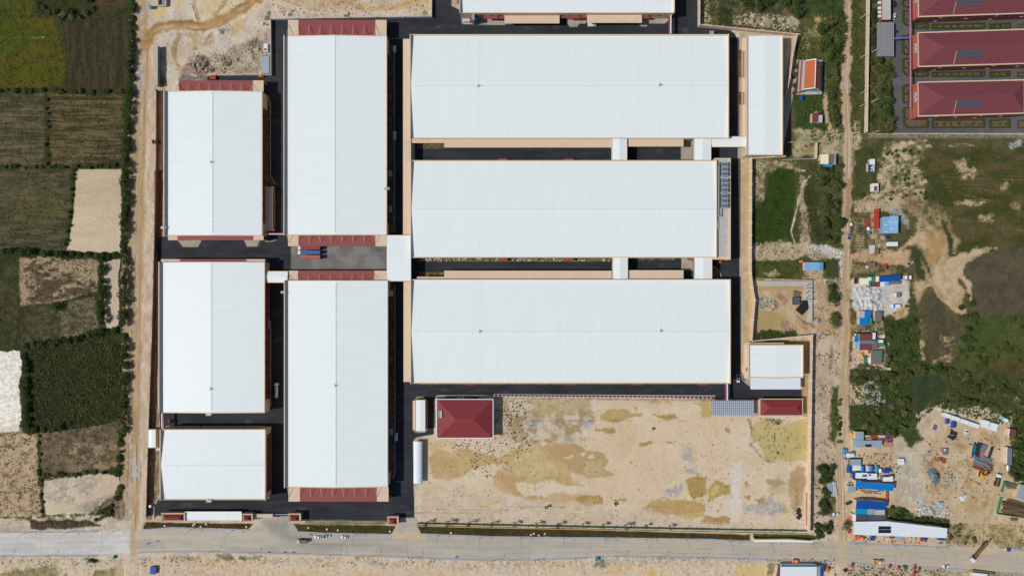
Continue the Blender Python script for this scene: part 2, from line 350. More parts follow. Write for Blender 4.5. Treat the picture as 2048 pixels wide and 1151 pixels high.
fill([(366,140),(380,114),(400,108),(420,120),(424,140),(414,150),(370,152)], (172,150,134), (136,116,102), ns=(4,4), con=2.4, f=4, w=3)
fill([(424,110),(450,104),(500,76),(540,60),(540,148),(432,150)], (188,170,146), (160,142,122), ns=(7,7), con=2.2, f=6, w=4)
fill([(492,80),(512,76),(518,96),(502,104)], (120,112,92), f=6, w=5, br=(6,6,3,.45,.3))
for x, y in ((478,122),(446,122),(456,126),(446,142),(425,142),(540,28),(532,46),(536,36),(582,26),(694,30),(850,27)): scatter([(x-5,y-5),(x+5,y-5),(x+5,y+5),(x-5,y+5)], 8, (1.2,3), (66,72,40), .9, x)
scatter([(428,100),(540,70),(540,148),(428,150)], 260, (.8,2), (130,112,92), .7, 7); scatter([(560,-20),(860,-20),(860,30),(560,34)], 160, (.8,2), (140,118,90), .7, 8)
fill([(356,158),(370,150),(432,152),(432,162),(356,162)], (142,136,126), (110,104,98), ns=(6,6), f=2)
# strip between the west wall and the factories
fill([(310,92),(330,160),(330,472),(312,476)], (196,172,146), (170,142,112), ns=(6,20), f=1, w=1)
fill([(308,475),(322,480),(322,900),(320,985),(308,1012),(304,1040),(292,1040)], (118,98,78), (150,130,104), ns=(5,8), con=2.2, f=1, w=1)
fill([(309,340),(326,340),(326,474),(309,474)], (124,84,58), (104,72,50), f=2, w=1); fill([(310,525),(318,525),(318,640),(309,640)], (74,74,46), (110,96,74), ns=(4,9), f=1, w=1)
# ---- east: greens, tracks, lots
fill([(1395,-60),(1760,-60),(1740,270),(2108,270),(2108,860),(2040,830),(1960,810),(1880,812),(1700,860),(1690,560),(1505,560),(1505,325),(1600,70),(1400,50)], (66,70,38), (92,86,54), ns=(26,22), con=2, f=2)
fill([(1400,-60),(1600,-60),(1600,66),(1402,46)], (64,66,36), (110,98,70), ns=(10,12), con=2.4, f=2)
fill([(1400,0),(1420,-10),(1418,50),(1402,46)], (176,160,136), f=5, w=4)
fill([(1466,34),(1500,26),(1560,32),(1594,34),(1597,62),(1560,60),(1470,46)], (196,178,150), (150,134,108), ns=(4,5), con=2, f=3, w=4)
fill([(1440,14),(1470,18),(1462,46),(1440,44)], (50,54,30), f=5, w=4)
fill([(1622,22),(1634,30),(1660,40),(1656,70),(1640,100),(1630,70)], (176,156,112), (120,112,72), ns=(7,7), con=2.4, f=5, w=6)
fill([(1610,60),(1622,66),(1620,100),(1604,96)], (150,134,96), a=.7, f=5, w=6)
fill([(1595,0),(1680,-20),(1680,20),(1600,34)], (46,58,28), (66,76,36), ns=(8,8), f=6, w=6)
fill([(1588,190),(1660,186),(1662,262),(1592,268)], (50,66,28), (64,78,38), ns=(9,9), f=4, w=3)
fill([(1590,262),(1690,262),(1690,310),(1590,312)], (180,162,132), (130,122,86), ns=(8,8), con=2.2, f=4, w=4)
stroke([(1652,190),(1650,215),(1654,240),(1662,262),(1670,290)], 7, (186,160,122), f=2, w=2)
stroke([(1650,120),(1650,190)], 2, (150,146,140), a=.6, w=.5)
fill([(1505,320),(1690,318),(1690,500),(1640,494),(1505,498)], (60,68,34), (84,82,50), ns=(14,14), con=2, f=2)
fill([(1506,322),(1540,320),(1600,326),(1600,345),(1560,335),(1534,350),(1528,400),(1506,402)], (176,158,128), (120,110,78), ns=(8,8), con=2.4, f=4, w=5)
field([(1534,350),(1560,336),(1588,340),(1592,370),(1584,440),(1588,485),(1560,478),(1520,495),(1508,490),(1508,420),(1530,400)], (40,60,20), (54,70,28), ns=(14,14), con=1.8, f=3, w=3, nm='meadow')
field([(1602,395),(1612,370),(1630,370),(1640,420),(1644,480),(1625,470),(1618,440)], (54,56,32), (70,72,40), ns=(8,8), f=4, w=3, nm='meadow')
fill([(1600,350),(1614,352),(1608,380),(1614,420),(1622,470),(1618,492),(1600,490),(1604,430),(1596,400)], (184,162,134), (124,112,82), ns=(8,10), con=2.4, f=3, w=4, a=.9)
stroke([(1620,352),(1606,368),(1600,392),(1590,430),(1582,462),(1590,488)], 2.6, (206,184,156), f=1, w=1); stroke([(1584,336),(1610,342)], 2, (196,178,146), f=1)
fill([(1506,490),(1560,480),(1610,490),(1690,494),(1690,512),(1640,522),(1600,512),(1560,524),(1506,522)], (190,170,142), (160,142,108), ns=(9,9), con=2, f=3, w=4)
fill([(1616,494),(1650,492),(1690,502),(1690,560),(1682,560),(1676,520),(1640,508)], (202,196,188), (186,178,168), f=3, w=3)
field([(1508,522),(1550,520),(1600,530),(1604,545),(1570,556),(1508,556)], (54,68,30), (80,84,44), ns=(9,9), con=2, f=3, w=3, nm='meadow'); fill([(1528,546),(1550,540),(1560,548),(1540,556)], (182,160,134), f=3, w=3)
fill([(1606,540),(1650,540),(1650,562),(1608,562)], (182,158,126), f=4, w=4); fill([(1652,520),(1676,520),(1676,556),(1650,552)], (62,72,36), f=4, w=4)
# walled building plot
fill([(1504,560),(1626,560),(1630,652),(1622,668),(1505,684)], (194,168,132), (178,150,114), ns=(16,16), f=1.5, w=1)
pond([(1512,572),(1612,572),(1612,578),(1512,580)], (178,150,104), f=.8, w=.6)
pond([(1512,625),(1545,620),(1560,628),(1572,640),(1590,655),(1560,660),(1512,662)], (178,156,106), (166,146,96), f=1.5, w=2)
fill([(1518,596),(1545,594),(1552,612),(1536,622),(1520,618)], (128,120,88), (180,162,134), ns=(6,6), con=2.4, f=3, w=3); mound(1548,612,14,12,1.2); mound(1576,656,16,10,1.2)
fill([(1562,640),(1578,640),(1588,660),(1576,668),(1560,654)], (170,142,116), (146,120,96), ns=(5,5), f=2, w=2)
field([(1514,666),(1540,660),(1572,666),(1590,662),(1594,670),(1512,676)], (44,58,24), (66,76,36), ns=(7,7), f=2, w=2, nm='meadow')
for q in ([(1586,638),(1602,652),(1620,660)], [(1592,630),(1612,648),(1630,654)], [(1556,590),(1568,608)], [(1562,588),(1572,600)], [(1600,640),(1640,656),(1670,660)]): stroke(q, 4, (112,90,74), a=.6, f=1.2, w=1.2, br=(10,10,4,.45,.4))
fill([(1630,560),(1688,560),(1690,680),(1632,672)], (190,162,130), (170,140,110), ns=(14,14), f=4, w=4)
fill([(1650,560),(1680,562),(1676,600),(1650,590)], (126,116,90), (160,146,124), ns=(5,5), con=2.2, f=4, w=4)
fill([(1626,668),(1690,676),(1684,900),(1682,1065),(1626,1065)], (196,176,152), (176,156,130), ns=(16,20), f=2, w=2)
stroke([(1664,690),(1660,740),(1664,800),(1660,900)], 5, (110,96,74), a=.6, f=2, w=2, br=(14,20,4,.45,.4))
fill([(1665,775),(1684,770),(1684,880),(1672,894),(1662,870)], (62,74,36), (80,88,48), ns=(8,8), f=3, w=3)
fill([(1640,918),(1668,930),(1672,1000),(1664,1030),(1640,1028),(1650,960)], (72,78,44), (120,108,80), ns=(8,8), con=2, f=4, w=4); fill([(1628,740),(1650,760),(1650,815),(1628,800)], (150,132,96), a=.6, f=6, w=6, br=(7,7,5,.5,.3))
# east of the earth road
fill([(1706,-60),(1740,-60),(1735,262),(1704,262),(1706,150)], (64,68,36), (90,82,48), ns=(9,14), con=2, f=2)
fill([(1706,240),(1720,244),(1722,330),(1708,330)], (190,172,142), (130,120,86), ns=(6,6), con=2.4, f=3, w=3)
fill([(1742,-60),(1790,-60),(1786,268),(1738,268)], (62,62,36), (110,92,64), ns=(8,10), con=2.2, f=1, w=1)
fill([(1710,300),(1770,285),(1752,330),(1760,370),(1720,398),(1712,390)], (58,64,32), (76,78,44), ns=(9,9), f=3, w=3)
fill([(1772,284),(1850,284),(1852,310),(1830,330),(1862,356),(1850,400),(1790,410),(1720,414),(1712,404),(1756,380),(1760,320)], (192,170,138), (110,104,70), ns=(12,8), con=2.6, f=4, w=5)
fill([(1850,288),(1950,288),(1950,294),(1850,296)], (196,178,148), a=.8, f=2, w=2, br=(14,6,4,.42,.3))
for q in ([(1760,302),(1850,302)], [(1756,348),(1850,350)], [(1770,366),(1860,368)]): stroke(q, 2, (88,80,54), a=.6, f=1, w=1.5, br=(12,6,3,.45,.3))
field([(1850,300),(2108,285),(2108,480),(2030,505),(1960,515),(1910,500),(1890,440),(1870,390),(1850,360)], (64,70,34), (92,82,52), ns=(40,16), con=2.2, f=6, w=6, nm='meadow')
for q in ([(1890,370),(1960,374),(2010,380)], [(1900,440),(1990,450),(2048,462)], [(1880,350),(2048,356)], [(1930,400),(2000,402)], [(1900,380),(1990,400)]):
    ruts(q, 8, (60,52,34), 3, .5, int(q[0][0])); ruts(q, 8, (150,128,92), 2, .4, int(q[0][1]))
for q in ([(1908,322),(1928,316),(1938,332),(1952,340),(1946,356),(1928,358),(1916,340)], [(1905,402),(1930,400),(1970,404),(1950,410),(1910,412)], [(2000,368),(2014,364),(2014,378),(2002,378)], [(2022,405),(2044,402),(2040,420),(2024,420)], [(1960,432),(1980,430),(1984,440),(1962,442)]): fill(q, (196,174,138), (140,120,88), ns=(9,5), con=2.2, f=4, w=4, a=.9)
fill([(2018,286),(2040,280),(2040,290),(2022,294)], (168,172,170), a=.8, f=3, w=4)
fill([(1708,404),(1850,392),(1850,420),(1710,424)], (194,170,138), (180,156,122), ns=(14,8), f=3, w=3, a=.9)
fill([(1830,425),(1880,430),(1915,480),(1900,520),(1860,560),(1840,620),(1826,560),(1830,500)], (184,160,126), (146,126,88), ns=(12,14), con=2.2, f=5, w=6)
fill([(1850,480),(1890,470),(1882,510),(1856,530)], (176,138,84), a=.8, f=5, w=6)
fill([(1820,380),(1900,420),(1910,470),(1840,440),(1800,420)], (84,80,48), (150,128,92), ns=(10,10), con=2.4, f=6, w=6, a=.8)
fill([(1820,490),(1850,500),(1850,560),(1828,560)], (60,66,34), f=5, w=5); stroke([(1838,500),(1858,540),(1866,570)], 7, (66,70,38), f=3, w=3)
stroke([(1885,440),(1900,480),(1902,515),(1880,560)], 6, (60,64,34), f=3, w=3)
fill([(1870,530),(1912,512),(1960,500),(1930,540),(1925,600),(1928,640),(1890,600),(1850,570)], (192,168,134), (170,146,108), ns=(12,12), con=2, f=5, w=6)
stroke([(1912,515),(1950,505),(1990,498)], 8, (194,170,136), f=5, w=4, br=(16,8,3,.4,.4))
field([(1930,530),(1975,508),(2108,480),(2108,640),(2010,640),(1960,622),(1942,600),(1936,560)], (80,74,58), (92,84,64), ns=(20,18), f=4, w=4, nm='meadow')
field([(1850,580),(1876,586),(1905,630),(1925,650),(1910,700),(1910,735),(1860,720),(1850,650),(1836,610)], (76,71,54), (90,82,58), ns=(12,16), f=5, w=5, nm='meadow')
T3 = [(1866,572),(1890,598),(1912,620),(1930,632)]
stroke(T3, 11, (192,166,130), (176,150,112), f=3, w=3); ruts(T3, 10, (140,114,80), 4, .6, 21)
stroke([(1918,560),(1938,580),(1936,610),(1944,625)], 5, (86,84,50), f=3, w=3); stroke([(1920,540),(1938,570),(1942,600)], 5, (190,166,130), f=3, w=3)
for q in ([(1822,650),(1840,640),(1848,680),(1846,715),(1822,716)], [(1884,672),(1908,672),(1908,700),(1890,690)], [(1862,710),(1910,716),(1900,725),(1866,722)]): fill(q, (190,162,120), (110,98,66), ns=(10,6), con=2.6, f=4, w=6, a=.85)
field([(1936,630),(2108,628),(2108,770),(2000,762),(1930,740),(1920,690)], (62,72,36), (84,86,46), ns=(22,18), con=2, f=6, w=6, nm='meadow')
fill([(1940,635),(2000,650),(1990,680),(1944,690)], (66,86,36), a=.7, f=12, w=8); fill([(1990,720),(2060,720),(2060,750),(1990,748)], (84,68,40), a=.6, f=10, w=8)
fill([(1768,634),(1840,630),(1838,720),(1806,745),(1772,720),(1764,680)], (52,64,28), (70,76,38), ns=(12,12), f=4, w=4)
pond([(1822,756),(1870,746),(1900,760),(1910,775),(1880,790),(1850,810),(1838,830),(1820,800)], (44,58,34), (58,70,38), ns=(14,10), f=3, w=4, nm='weedy_pond')
fill([(1700,730),(1770,715),(1830,750),(1830,850),(1800,872),(1710,868),(1698,800)], (50,60,30), (70,74,40), ns=(12,12), f=4, w=5)
fill([(1730,765),(1746,758),(1758,770),(1752,790),(1764,802),(1748,812),(1730,800)], (196,196,188), (160,158,146), ns=(5,5), con=2.6, f=3, w=4); fill([(1698,764),(1730,770),(1734,806),(1702,806)], (182,160,130), f=4, w=4)
fill([(1915,735),(2048,760),(2048,830),(1960,812),(1880,812),(1860,800),(1900,780)], (54,60,32), (78,76,44), ns=(14,12), f=6, w=6); stroke([(1960,770),(2010,784),(2048,810)], 9, (112,110,84), a=.8, f=4, w=3, br=(14,9,3,.45,.4)); stroke([(2026,790),(2048,806)], 5, (170,152,108), f=2)
fill([(1700,560),(1716,552),(1790,556),(1818,560),(1818,600),(1806,620),(1770,634),(1704,618)], (200,194,184), (184,176,164), ns=(9,9), f=2.5, w=3)
fill([(1708,580),(1760,575),(1770,610),(1740,622),(1710,615)], (206,206,204), (170,170,166), ns=(5,4), con=2.4, f=3, w=3)
fill([(1784,628),(1800,612),(1818,616),(1812,634),(1792,638)], (188,160,124), f=3, w=3); fill([(1796,620),(1808,618),(1806,632),(1796,632)], (160,140,90), f=2, w=2)
fill([(1700,530),(1820,520),(1816,550),(1790,552),(1704,556)], (66,70,38), (140,122,90), ns=(12,8), con=2.2, f=3, w=3); fill([(1704,505),(1818,500),(1818,535),(1780,530),(1704,522)], (192,160,124), (178,148,112), ns=(14,9), f=4, w=4)
stroke([(1740,500),(1790,508),(1815,488),(1840,470)], 9, (192,164,128), f=4, w=4); fill([(1706,432),(1760,420),(1770,500),(1708,500)], (120,112,76), (186,162,128), ns=(9,9), con=2.4, f=3, w=4)
fill([(1708,430),(1736,428),(1742,496),(1710,494)], (62,66,36), a=.8, f=4, w=4)
for k in range(12): stroke([(1712,436+k*5),(1728,437+k*5)], 1.8, (184,164,132), a=.7, f=.8, w=.8)
fill([(1776,408),(1800,420),(1822,440),(1820,460),(1790,440)], (166,164,158), a=.8, f=4, w=4)
fill([(1712,690),(1770,690),(1770,738),(1702,735),(1702,700)], (194,168,138), f=3, w=3); fill([(1702,636),(1770,640),(1768,668),(1704,662)], (72,78,44), (150,136,104), ns=(6,6), con=2.2, f=3, w=3)
# construction lot, shacks' yard
fill([(1694,880),(1790,868),(1808,880),(1840,888),(1856,860),(1868,830),(1870,812),(1900,808),(1960,826),(2010,842),(2030,870),(2026,900),(2020,940),(2040,960),(2108,960),(2108,1100),(1900,1095),(1690,1085)], (198,176,144), (184,160,126), ns=(26,22), con=1.8, f=3, w=3)
fill([(1872,812),(1900,808),(1960,828),(1956,836),(1880,826)], (206,194,170), (176,160,132), ns=(5,5), f=3, w=3)
fill([(1790,880),(1830,880),(1850,920),(1850,1000),(1800,1010),(1790,940)], (196,182,158), (170,160,142), ns=(9,9), f=6, w=6)
for q in ([(1860,920),(1880,916),(1890,930),(1880,945),(1862,940)], [(1915,888),(1935,886),(1934,905),(1918,904)], [(1915,918),(1928,916),(1930,930),(1914,932)], [(1932,915),(1942,915),(1942,960),(1930,960)], [(1960,862),(2000,868),(2000,890),(1966,880)], [(1868,960),(1890,940),(1900,955),(1880,985),(1856,985)], [(1920,1000),(1950,996),(1960,1020),(1930,1024)], [(1960,1004),(1984,1000),(1986,1026),(1966,1030)], [(1850,918),(1862,920),(1860,940),(1850,938)], [(1924,956),(1944,940),(1946,980),(1930,976)]): fill(q, (180,148,96), (160,136,94), ns=(7,7), con=2, f=3, w=4, a=.75)
fill([(1865,960),(1905,952),(1912,968),(1890,976),(1868,974)], (124,116,82), (186,164,132), ns=(6,6), con=2.4, f=3, w=4, a=.8)
fill([(1830,1000),(1890,1008),(1884,1030),(1836,1030)], (186,182,172), (160,154,142), ns=(6,6), con=2, f=3, w=4); fill([(1852,898),(1866,896),(1866,910),(1850,912)], (150,148,144), f=3, w=3)
T4 = [(1964,1100),(1968,1060),(1972,1030),(1980,1000),(1984,970),(1990,940)]
stroke(T4, 14, (194,168,130), f=4, w=3); ruts(T4, 16, (142,114,78), 10, .75, 31); ruts([(1850,900),(1900,950),(1950,980),(1985,1000)], 34, (150,124,88), 8, .5, 32); ruts([(1800,890),(1860,885),(1930,880),(1990,900)], 26, (156,132,98), 7, .45, 33)
fill([(1890,1060),(1912,1040),(1950,1050),(1956,1092),(1920,1092),(1892,1090)], (128,116,76), (180,160,124), ns=(7,7), con=2.2, f=4, w=5)
fill([(1980,1050),(2010,1050),(2048,1075),(2048,1100),(1982,1092)], (150,136,88), (176,156,116), ns=(8,8), con=2.2, f=4, w=5)
fill([(1774,1015),(1800,1012),(1834,1032),(1900,1036),(1905,1055),(1890,1060),(1776,1038)], (54,62,32), (84,84,50), ns=(8,8), f=3, w=3)
fill([(2032,830),(2060,830),(2060,965),(2030,960),(2018,940),(2028,900)], (52,62,30), (70,76,40), ns=(9,9), f=3, w=3)
fill([(1790,862),(1830,846),(1846,880),(1820,896),(1806,880)], (52,64,30), (72,78,42), ns=(9,9), f=4, w=4)
# earth road
ER = [(1698,-60),(1696,0),(1694,60),(1693,120),(1691,170),(1692,220),(1696,270),(1695,330),(1694,390),(1692,440),(1694,500),(1692,560),(1692,620),(1694,660),(1690,720),(1687,780),(1685,830),(1681,880),(1680,930),(1682,980),(1683,1030),(1686,1085)]
stroke(ER, 17, (190,166,132), (176,150,114), ns=(9,40), f=3, w=2.5, zone=1); ruts(ER, 13, (142,114,80), 9, .75, 23); ruts(ER, 14, (210,192,162), 6, .7, 24)
stroke([(1698,360),(1696,400),(1694,440)], 8, (156,124,86), f=2, w=2, a=.8); stroke([(1694,580),(1695,600)], 7, (168,134,88), f=2, w=2, a=.8); stroke([(1696,640),(1693,700)], 6, (180,146,98), f=2, w=2, a=.7); stroke([(1692,140),(1694,175)], 4, (172,172,170), f=2, w=3, a=.7)
# ---- the big bare lot
LOT = [(846,870),(990,868),(990,796),(1430,796),(1432,830),(1605,832),(1618,840),(1618,1062),(838,1046),(836,960)]
fill(LOT, (202,182,150), (210,192,166), ns=(40,30), f=1, w=.6)
fill([(1180,850),(1420,820),(1480,850),(1420,1000),(1330,1030),(1200,1000),(1160,920)], (210,188,156), (204,182,150), f=20, w=12, a=.9)
def lot(pts, c, c2=None, a=1., f=1.0, w=1.6, **k): return fill([(820+x/2.438, 780+y/2.438) for x, y in pts], c, c2, a=a, f=f, w=w, **k)
lot([(410,50),(900,45),(910,130),(830,220),(700,260),(520,265),(420,235)], (162,140,104), (200,184,160), ns=(14,12), con=2.4, f=8, w=8, a=1)
lot([(600,60),(760,50),(900,60),(880,100),(760,110),(640,120)], (186,168,112), (170,150,104), ns=(20,4), f=4, w=5, a=.7)
lot([(90,330),(130,290),(220,270),(330,300),(440,330),(520,270),(640,260),(740,250),(800,255),(850,290),(940,310),(970,340),(950,370),(940,400),(1000,410),(880,430),(830,420),(790,400),(780,430),(850,465),(740,460),(700,440),(630,450),(600,470),(520,450),(530,490),(620,515),(740,500),(860,510),(940,520),(940,550),(850,560),(800,545),(700,550),(560,530),(450,500),(410,460),(410,420),(440,380),(470,370),(400,360),(300,390),(230,430),(180,445),(110,430)], (182,152,106), (192,166,122), ns=(24,16), f=2.5, w=3)
lot([(80,260),(220,245),(230,270),(110,290)], (190,172,112), f=4, w=4, a=.8); lot([(240,330),(330,330),(320,380),(250,400)], (190,170,118), f=5, w=5, a=.7); lot([(140,280),(170,270),(240,280),(200,310)], (206,186,156), f=5, w=5)
lot([(660,285),(740,265),(800,258),(860,290),(930,305),(970,345),(945,380),(1000,412),(870,425),(800,395),(740,350),(690,320)], (180,152,112), (174,148,104), ns=(14,8), f=.8, w=1.2)
lot([(500,310),(560,270),(640,280),(660,330),(730,390),(700,420),(620,430),(540,420),(490,380)], (196,178,130), (186,166,116), ns=(14,12), f=5, w=4); lot([(850,350),(930,345),(945,400),(900,420),(840,400)], (184,166,118), f=2.5, w=3)
for q in ([(750,325),(790,315),(800,328),(765,335)], [(830,310),(855,300),(845,318)], [(870,325),(890,315),(900,330)], [(520,450),(600,455),(630,500),(560,515),(520,480)], [(640,455),(690,450),(660,475)]): lot(q, (208,188,156), f=1.2, w=2)
for q in ([(800,515),(930,510),(945,545),(860,560),(810,545)], [(905,185),(950,178),(1000,185),(995,205),(960,212),(905,200)], [(1165,105),(1230,120),(1290,115),(1305,135),(1260,150),(1200,130)], [(1350,440),(1400,410),(1445,420),(1445,500),(1420,520),(1370,520),(1360,480)], [(1420,640),(1440,610),(1560,620),(1560,655),(1480,655)], [(1680,530),(1730,515),(1745,550),(1710,575)], [(1480,378),(1510,372),(1520,385),(1495,392)], [(980,530),(1055,528),(1050,538),(985,540)], [(1065,345),(1090,335),(1090,360),(1065,365)], [(1110,262),(1180,246),(1185,256),(1120,274)], [(1250,252),(1290,250),(1290,260),(1255,262)], [(1085,80),(1110,80),(1105,95)], [(1540,190),(1560,185),(1558,210)], [(1630,440),(1650,440),(1650,475),(1635,470)], [(1630,515),(1660,515),(1655,535)]): lot(q, (174,144,90), (166,136,84), ns=(9,9), f=1.2, w=2.5)
lot([(920,130),(960,95),(1050,92),(1080,110),(1140,110),(1130,130),(1060,135),(1010,155),(950,150)], (182,156,104), (174,148,98), f=1, w=2)
lot([(1450,480),(1495,435),(1540,460),(1565,455),(1568,510),(1520,505),(1460,540)], (178,156,94), (168,140,84), ns=(7,7), f=1, w=1.5); lot([(1462,500),(1490,450),(1512,470),(1478,525)], (192,174,112), f=3, w=2)
lot([(1130,580),(1180,540),(1300,535),(1420,545),(1440,565),(1430,590),(1320,610),(1240,610),(1180,590)], (176,146,92), (184,156,104), ns=(20,6), f=1.5, w=2.5); lot([(1180,600),(1300,618),(1420,595),(1440,570),(1430,610),(1360,625),(1240,630)], (190,172,112), (180,160,98), ns=(20,4), f=1.5, w=2)
lot([(1850,410),(1900,365),(1935,370),(1930,440),(1910,560),(1870,600),(1850,560)], (170,142,106), (178,152,116), f=3, w=3); lot([(1780,560),(1830,545),(1850,590),(1810,610)], (186,170,116), f=3, w=3); lot([(1740,440),(1800,430),(1830,460),(1780,480)], (160,132,104), f=4, w=4, a=.8); lot([(1750,480),(1830,470),(1840,500),(1770,505)], (184,168,124), f=4, w=4, a=.7)
lot([(1020,170),(1100,160),(1090,300),(1010,330)], (202,172,134), a=.5, f=6, w=6); lot([(1160,50),(1270,45),(1270,65),(1180,62)], (182,152,98), f=3, w=3); lot([(1380,60),(1440,55),(1465,140),(1420,130),(1420,90)], (186,168,112), f=3, w=3)
for q in ([(1325,262),(1360,280),(1374,350),(1340,350)], [(1240,490),(1330,440),(1340,500),(1300,520)], [(1620,560),(1760,530),(1840,580),(1790,610),(1640,600)], [(1355,390),(1400,380),(1390,412)], [(555,140),(635,140),(620,178),(570,175)], [(830,150),(880,160),(860,190),(830,200)], [(760,230),(880,225),(870,245),(770,245)]): lot(q, (152,152,154), (186,174,160), ns=(6,6), con=2.4, f=4, w=5, a=.8)
lot([(1570,350),(1620,345),(1610,640),(1560,640)], (212,200,188), a=.8, f=4, w=4)
fill([(838,990),(900,975),(960,990),(1200,1015),(1300,1020),(1400,1046),(1618,1052),(1618,1060),(838,1046)], (204,187,164), (188,170,144), ns=(10,8), con=1.8, f=5, w=5, a=.8)
for q in ([(200,555),(250,550),(240,580),(205,580)], [(300,560),(440,540),(460,570),(320,580)], [(320,590),(440,585),(430,605),(330,605)], [(760,585),(860,575),(900,600),(800,610)], [(820,615),(880,610),(860,635),(810,630)], [(1090,610),(1130,605),(1120,625)], [(60,500),(100,510),(90,540),(60,540)], [(50,460),(150,445),(170,480),(80,500)], [(380,640),(480,640),(470,655),(390,655)]): lot(q, (190,168,106), (204,188,162), ns=(14,3), con=2.4, f=3, w=3)
ruts([(1180,1000),(1260,985),(1340,950),(1400,900)], 30, (186,164,134), 7, .4, 71); ruts([(1190,880),(1240,930),(1200,990)], 30, (190,168,138), 5, .35, 72); ruts([(1000,1000),(1120,1008),(1260,1008),(1340,1000)], 14, (186,164,134), 5, .4, 73)
PON = [(1508,845),(1530,838),(1540,846),(1556,850),(1575,846),(1600,838),(1618,836),(1617,918),(1596,920),(1550,920),(1530,918),(1526,900),(1515,882),(1502,892),(1500,880),(1504,860)]
pond(PON, (196,174,120), (188,168,112), ns=(20,20), f=1, w=1.5); fill([(1536,870),(1617,860),(1617,918),(1540,918)], (160,150,88), a=.35, f=10, w=8, br=(12,10,5,.5,.5))
scatter(PON, 120, (.8,2.2), (96,106,56), .8, 44); stroke([(1550,865),(1549,890),(1556,905)], 3.5, (86,90,46), w=1.5)
stroke([(1498,840),(1504,860),(1499,885),(1512,900),(1526,918),(1550,924)], 3, (150,130,104), f=2, w=2)
pond([(1404,806),(1420,800),(1422,834),(1410,832)], (188,164,100), f=1, w=1.5)
for s, pl in ((50, [(846,870),(1200,800),(1200,950),(1000,960),(860,960)]), (51, [(1360,850),(1520,850),(1520,1040),(1400,1040)]), (52, [(990,796),(1200,796),(1180,880),(1000,890)]), (53, [(1330,930),(1610,930),(1610,1050),(1380,1040)])): scatter(pl, 70, (.7,1.8), (96,88,58), .75, s)
scatter([(840,1020),(1600,1036),(1610,1056),(840,1044)], 260, (.7,1.6), (140,122,100), .6, 54)
# ---- south verge
fill([(-60,1112),(200,1112),(250,1106),(400,1104),(600,1108),(800,1114),(950,1122),(1050,1122),(1230,1112),(1400,1115),(1640,1122),(1900,1138),(2108,1150),(2108,1212),(-60,1212)], (202,184,160), (208,184,150), ns=(40,10), con=2, f=1, w=.5)
fill([(0,1116),(200,1114),(250,1112),(400,1112),(700,1116),(960,1130),(1240,1118),(1500,1120),(1560,1130),(1240,1130),(960,1142),(640,1126),(400,1122),(200,1128),(0,1126)], (176,160,136), (206,190,168), ns=(6,6), con=2.2, f=4, w=4, a=.8)
for q in ([(40,1136),(110,1130),(130,1150),(60,1160),(-20,1150)], [(190,1140),(232,1134),(230,1160),(180,1160)], [(170,1116),(200,1118),(200,1128),(176,1126)], [(335,1110),(400,1112),(400,1120),(340,1118)], [(432,1108),(470,1108),(470,1120),(440,1118)], [(480,1112),(524,1112),(520,1118),(484,1118)], [(1180,1126),(1210,1120),(1210,1132),(1184,1134)], [(1540,1124),(1556,1126),(1546,1151),(1530,1151)]): fill(q, (96,96,56), (150,136,100), ns=(6,6), con=2.2, f=3, w=4, a=.85)
pond([(233,1130),(240,1124),(248,1128),(250,1160),(230,1160)], (176,148,104), f=1, w=1); pond([(1468,1136),(1480,1130),(1530,1132),(1534,1160),(1464,1160)], (210,184,126), (204,178,120), f=1, w=1)
fill([(1462,1130),(1468,1132),(1464,1160),(1458,1160)], (200,184,172), f=2)
T5 = [(320,1128),(350,1123),(400,1123),(430,1130),(470,1142),(520,1148),(640,1150),(900,1156)]
stroke(T5, 3.5, (206,174,110), f=1, w=1.5); stroke([(640,1148),(760,1148)], 5, (206,176,116), f=2, w=3, br=(20,5,2,.4,.4))
fill([(300,1112),(420,1116),(520,1140),(900,1140),(900,1212),(300,1212)], (204,176,140), (198,182,164), ns=(30,12), f=6, w=6, a=.7)
ruts([(330,1146),(380,1142),(420,1150),(460,1162)], 18, (176,138,90), 5, .6, 61)
for q in ([(1215,1142),(1260,1128),(1266,1136),(1240,1146)], [(1286,1144),(1316,1138),(1312,1150),(1290,1152)], [(1352,1136),(1370,1134),(1368,1142)], [(860,1144),(880,1144),(878,1152)]): fill(q, (206,174,112), f=2, w=3, a=.8)
scatter([(0,1118),(1500,1116),(1500,1150),(0,1150)], 700, (.7,1.8), (124,108,84), .7, 62)
stroke([(1684,1085),(1684,1212)], 15, (196,178,154), (180,162,136), f=3, w=2, zone=1)
fill([(1692,1125),(2048,1146),(2108,1160),(2108,1212),(1694,1212)], (188,168,138), (150,136,104), ns=(9,7), con=2, f=2, w=2)
# ---- road, yards and drives
ROAD = [(-60,1064),(100,1063),(195,1062),(262,1061),(285,1059),(345,1054.5),(400,1056),(500,1059),(520,1050),(524,1033),(578,1033),(586,1047),(600,1063),(650,1066),(783,1068),(795,1050),(800,1035),(832,1034),(840,1066),(985,1073),(1200,1075),(1420,1078),(1500,1083),(1600,1087),(1680,1085),(1800,1090),(1900,1095),(2108,1108),(2108,1151),(1900,1136),(1750,1127),(1640,1120.5),(1500,1116),(1400,1113),(1230,1110.5),(1150,1115),(1050,1118),(950,1118),(800,1112),(600,1106),(400,1101.5),(300,1103),(250,1106),(195,1110),(-60,1112)]
fill(ROAD, (182,173,158), (170,162,148), ns=(60,14), f=.5, w=0, zone=3, flat=1)
fill([(-60,1064),(262,1060),(262,1106),(-60,1112)], (204,201,192), (190,186,178), ns=(40,10), f=.6, w=0)  # west stretch of the road: low-angle sun glare painted in as paler concrete
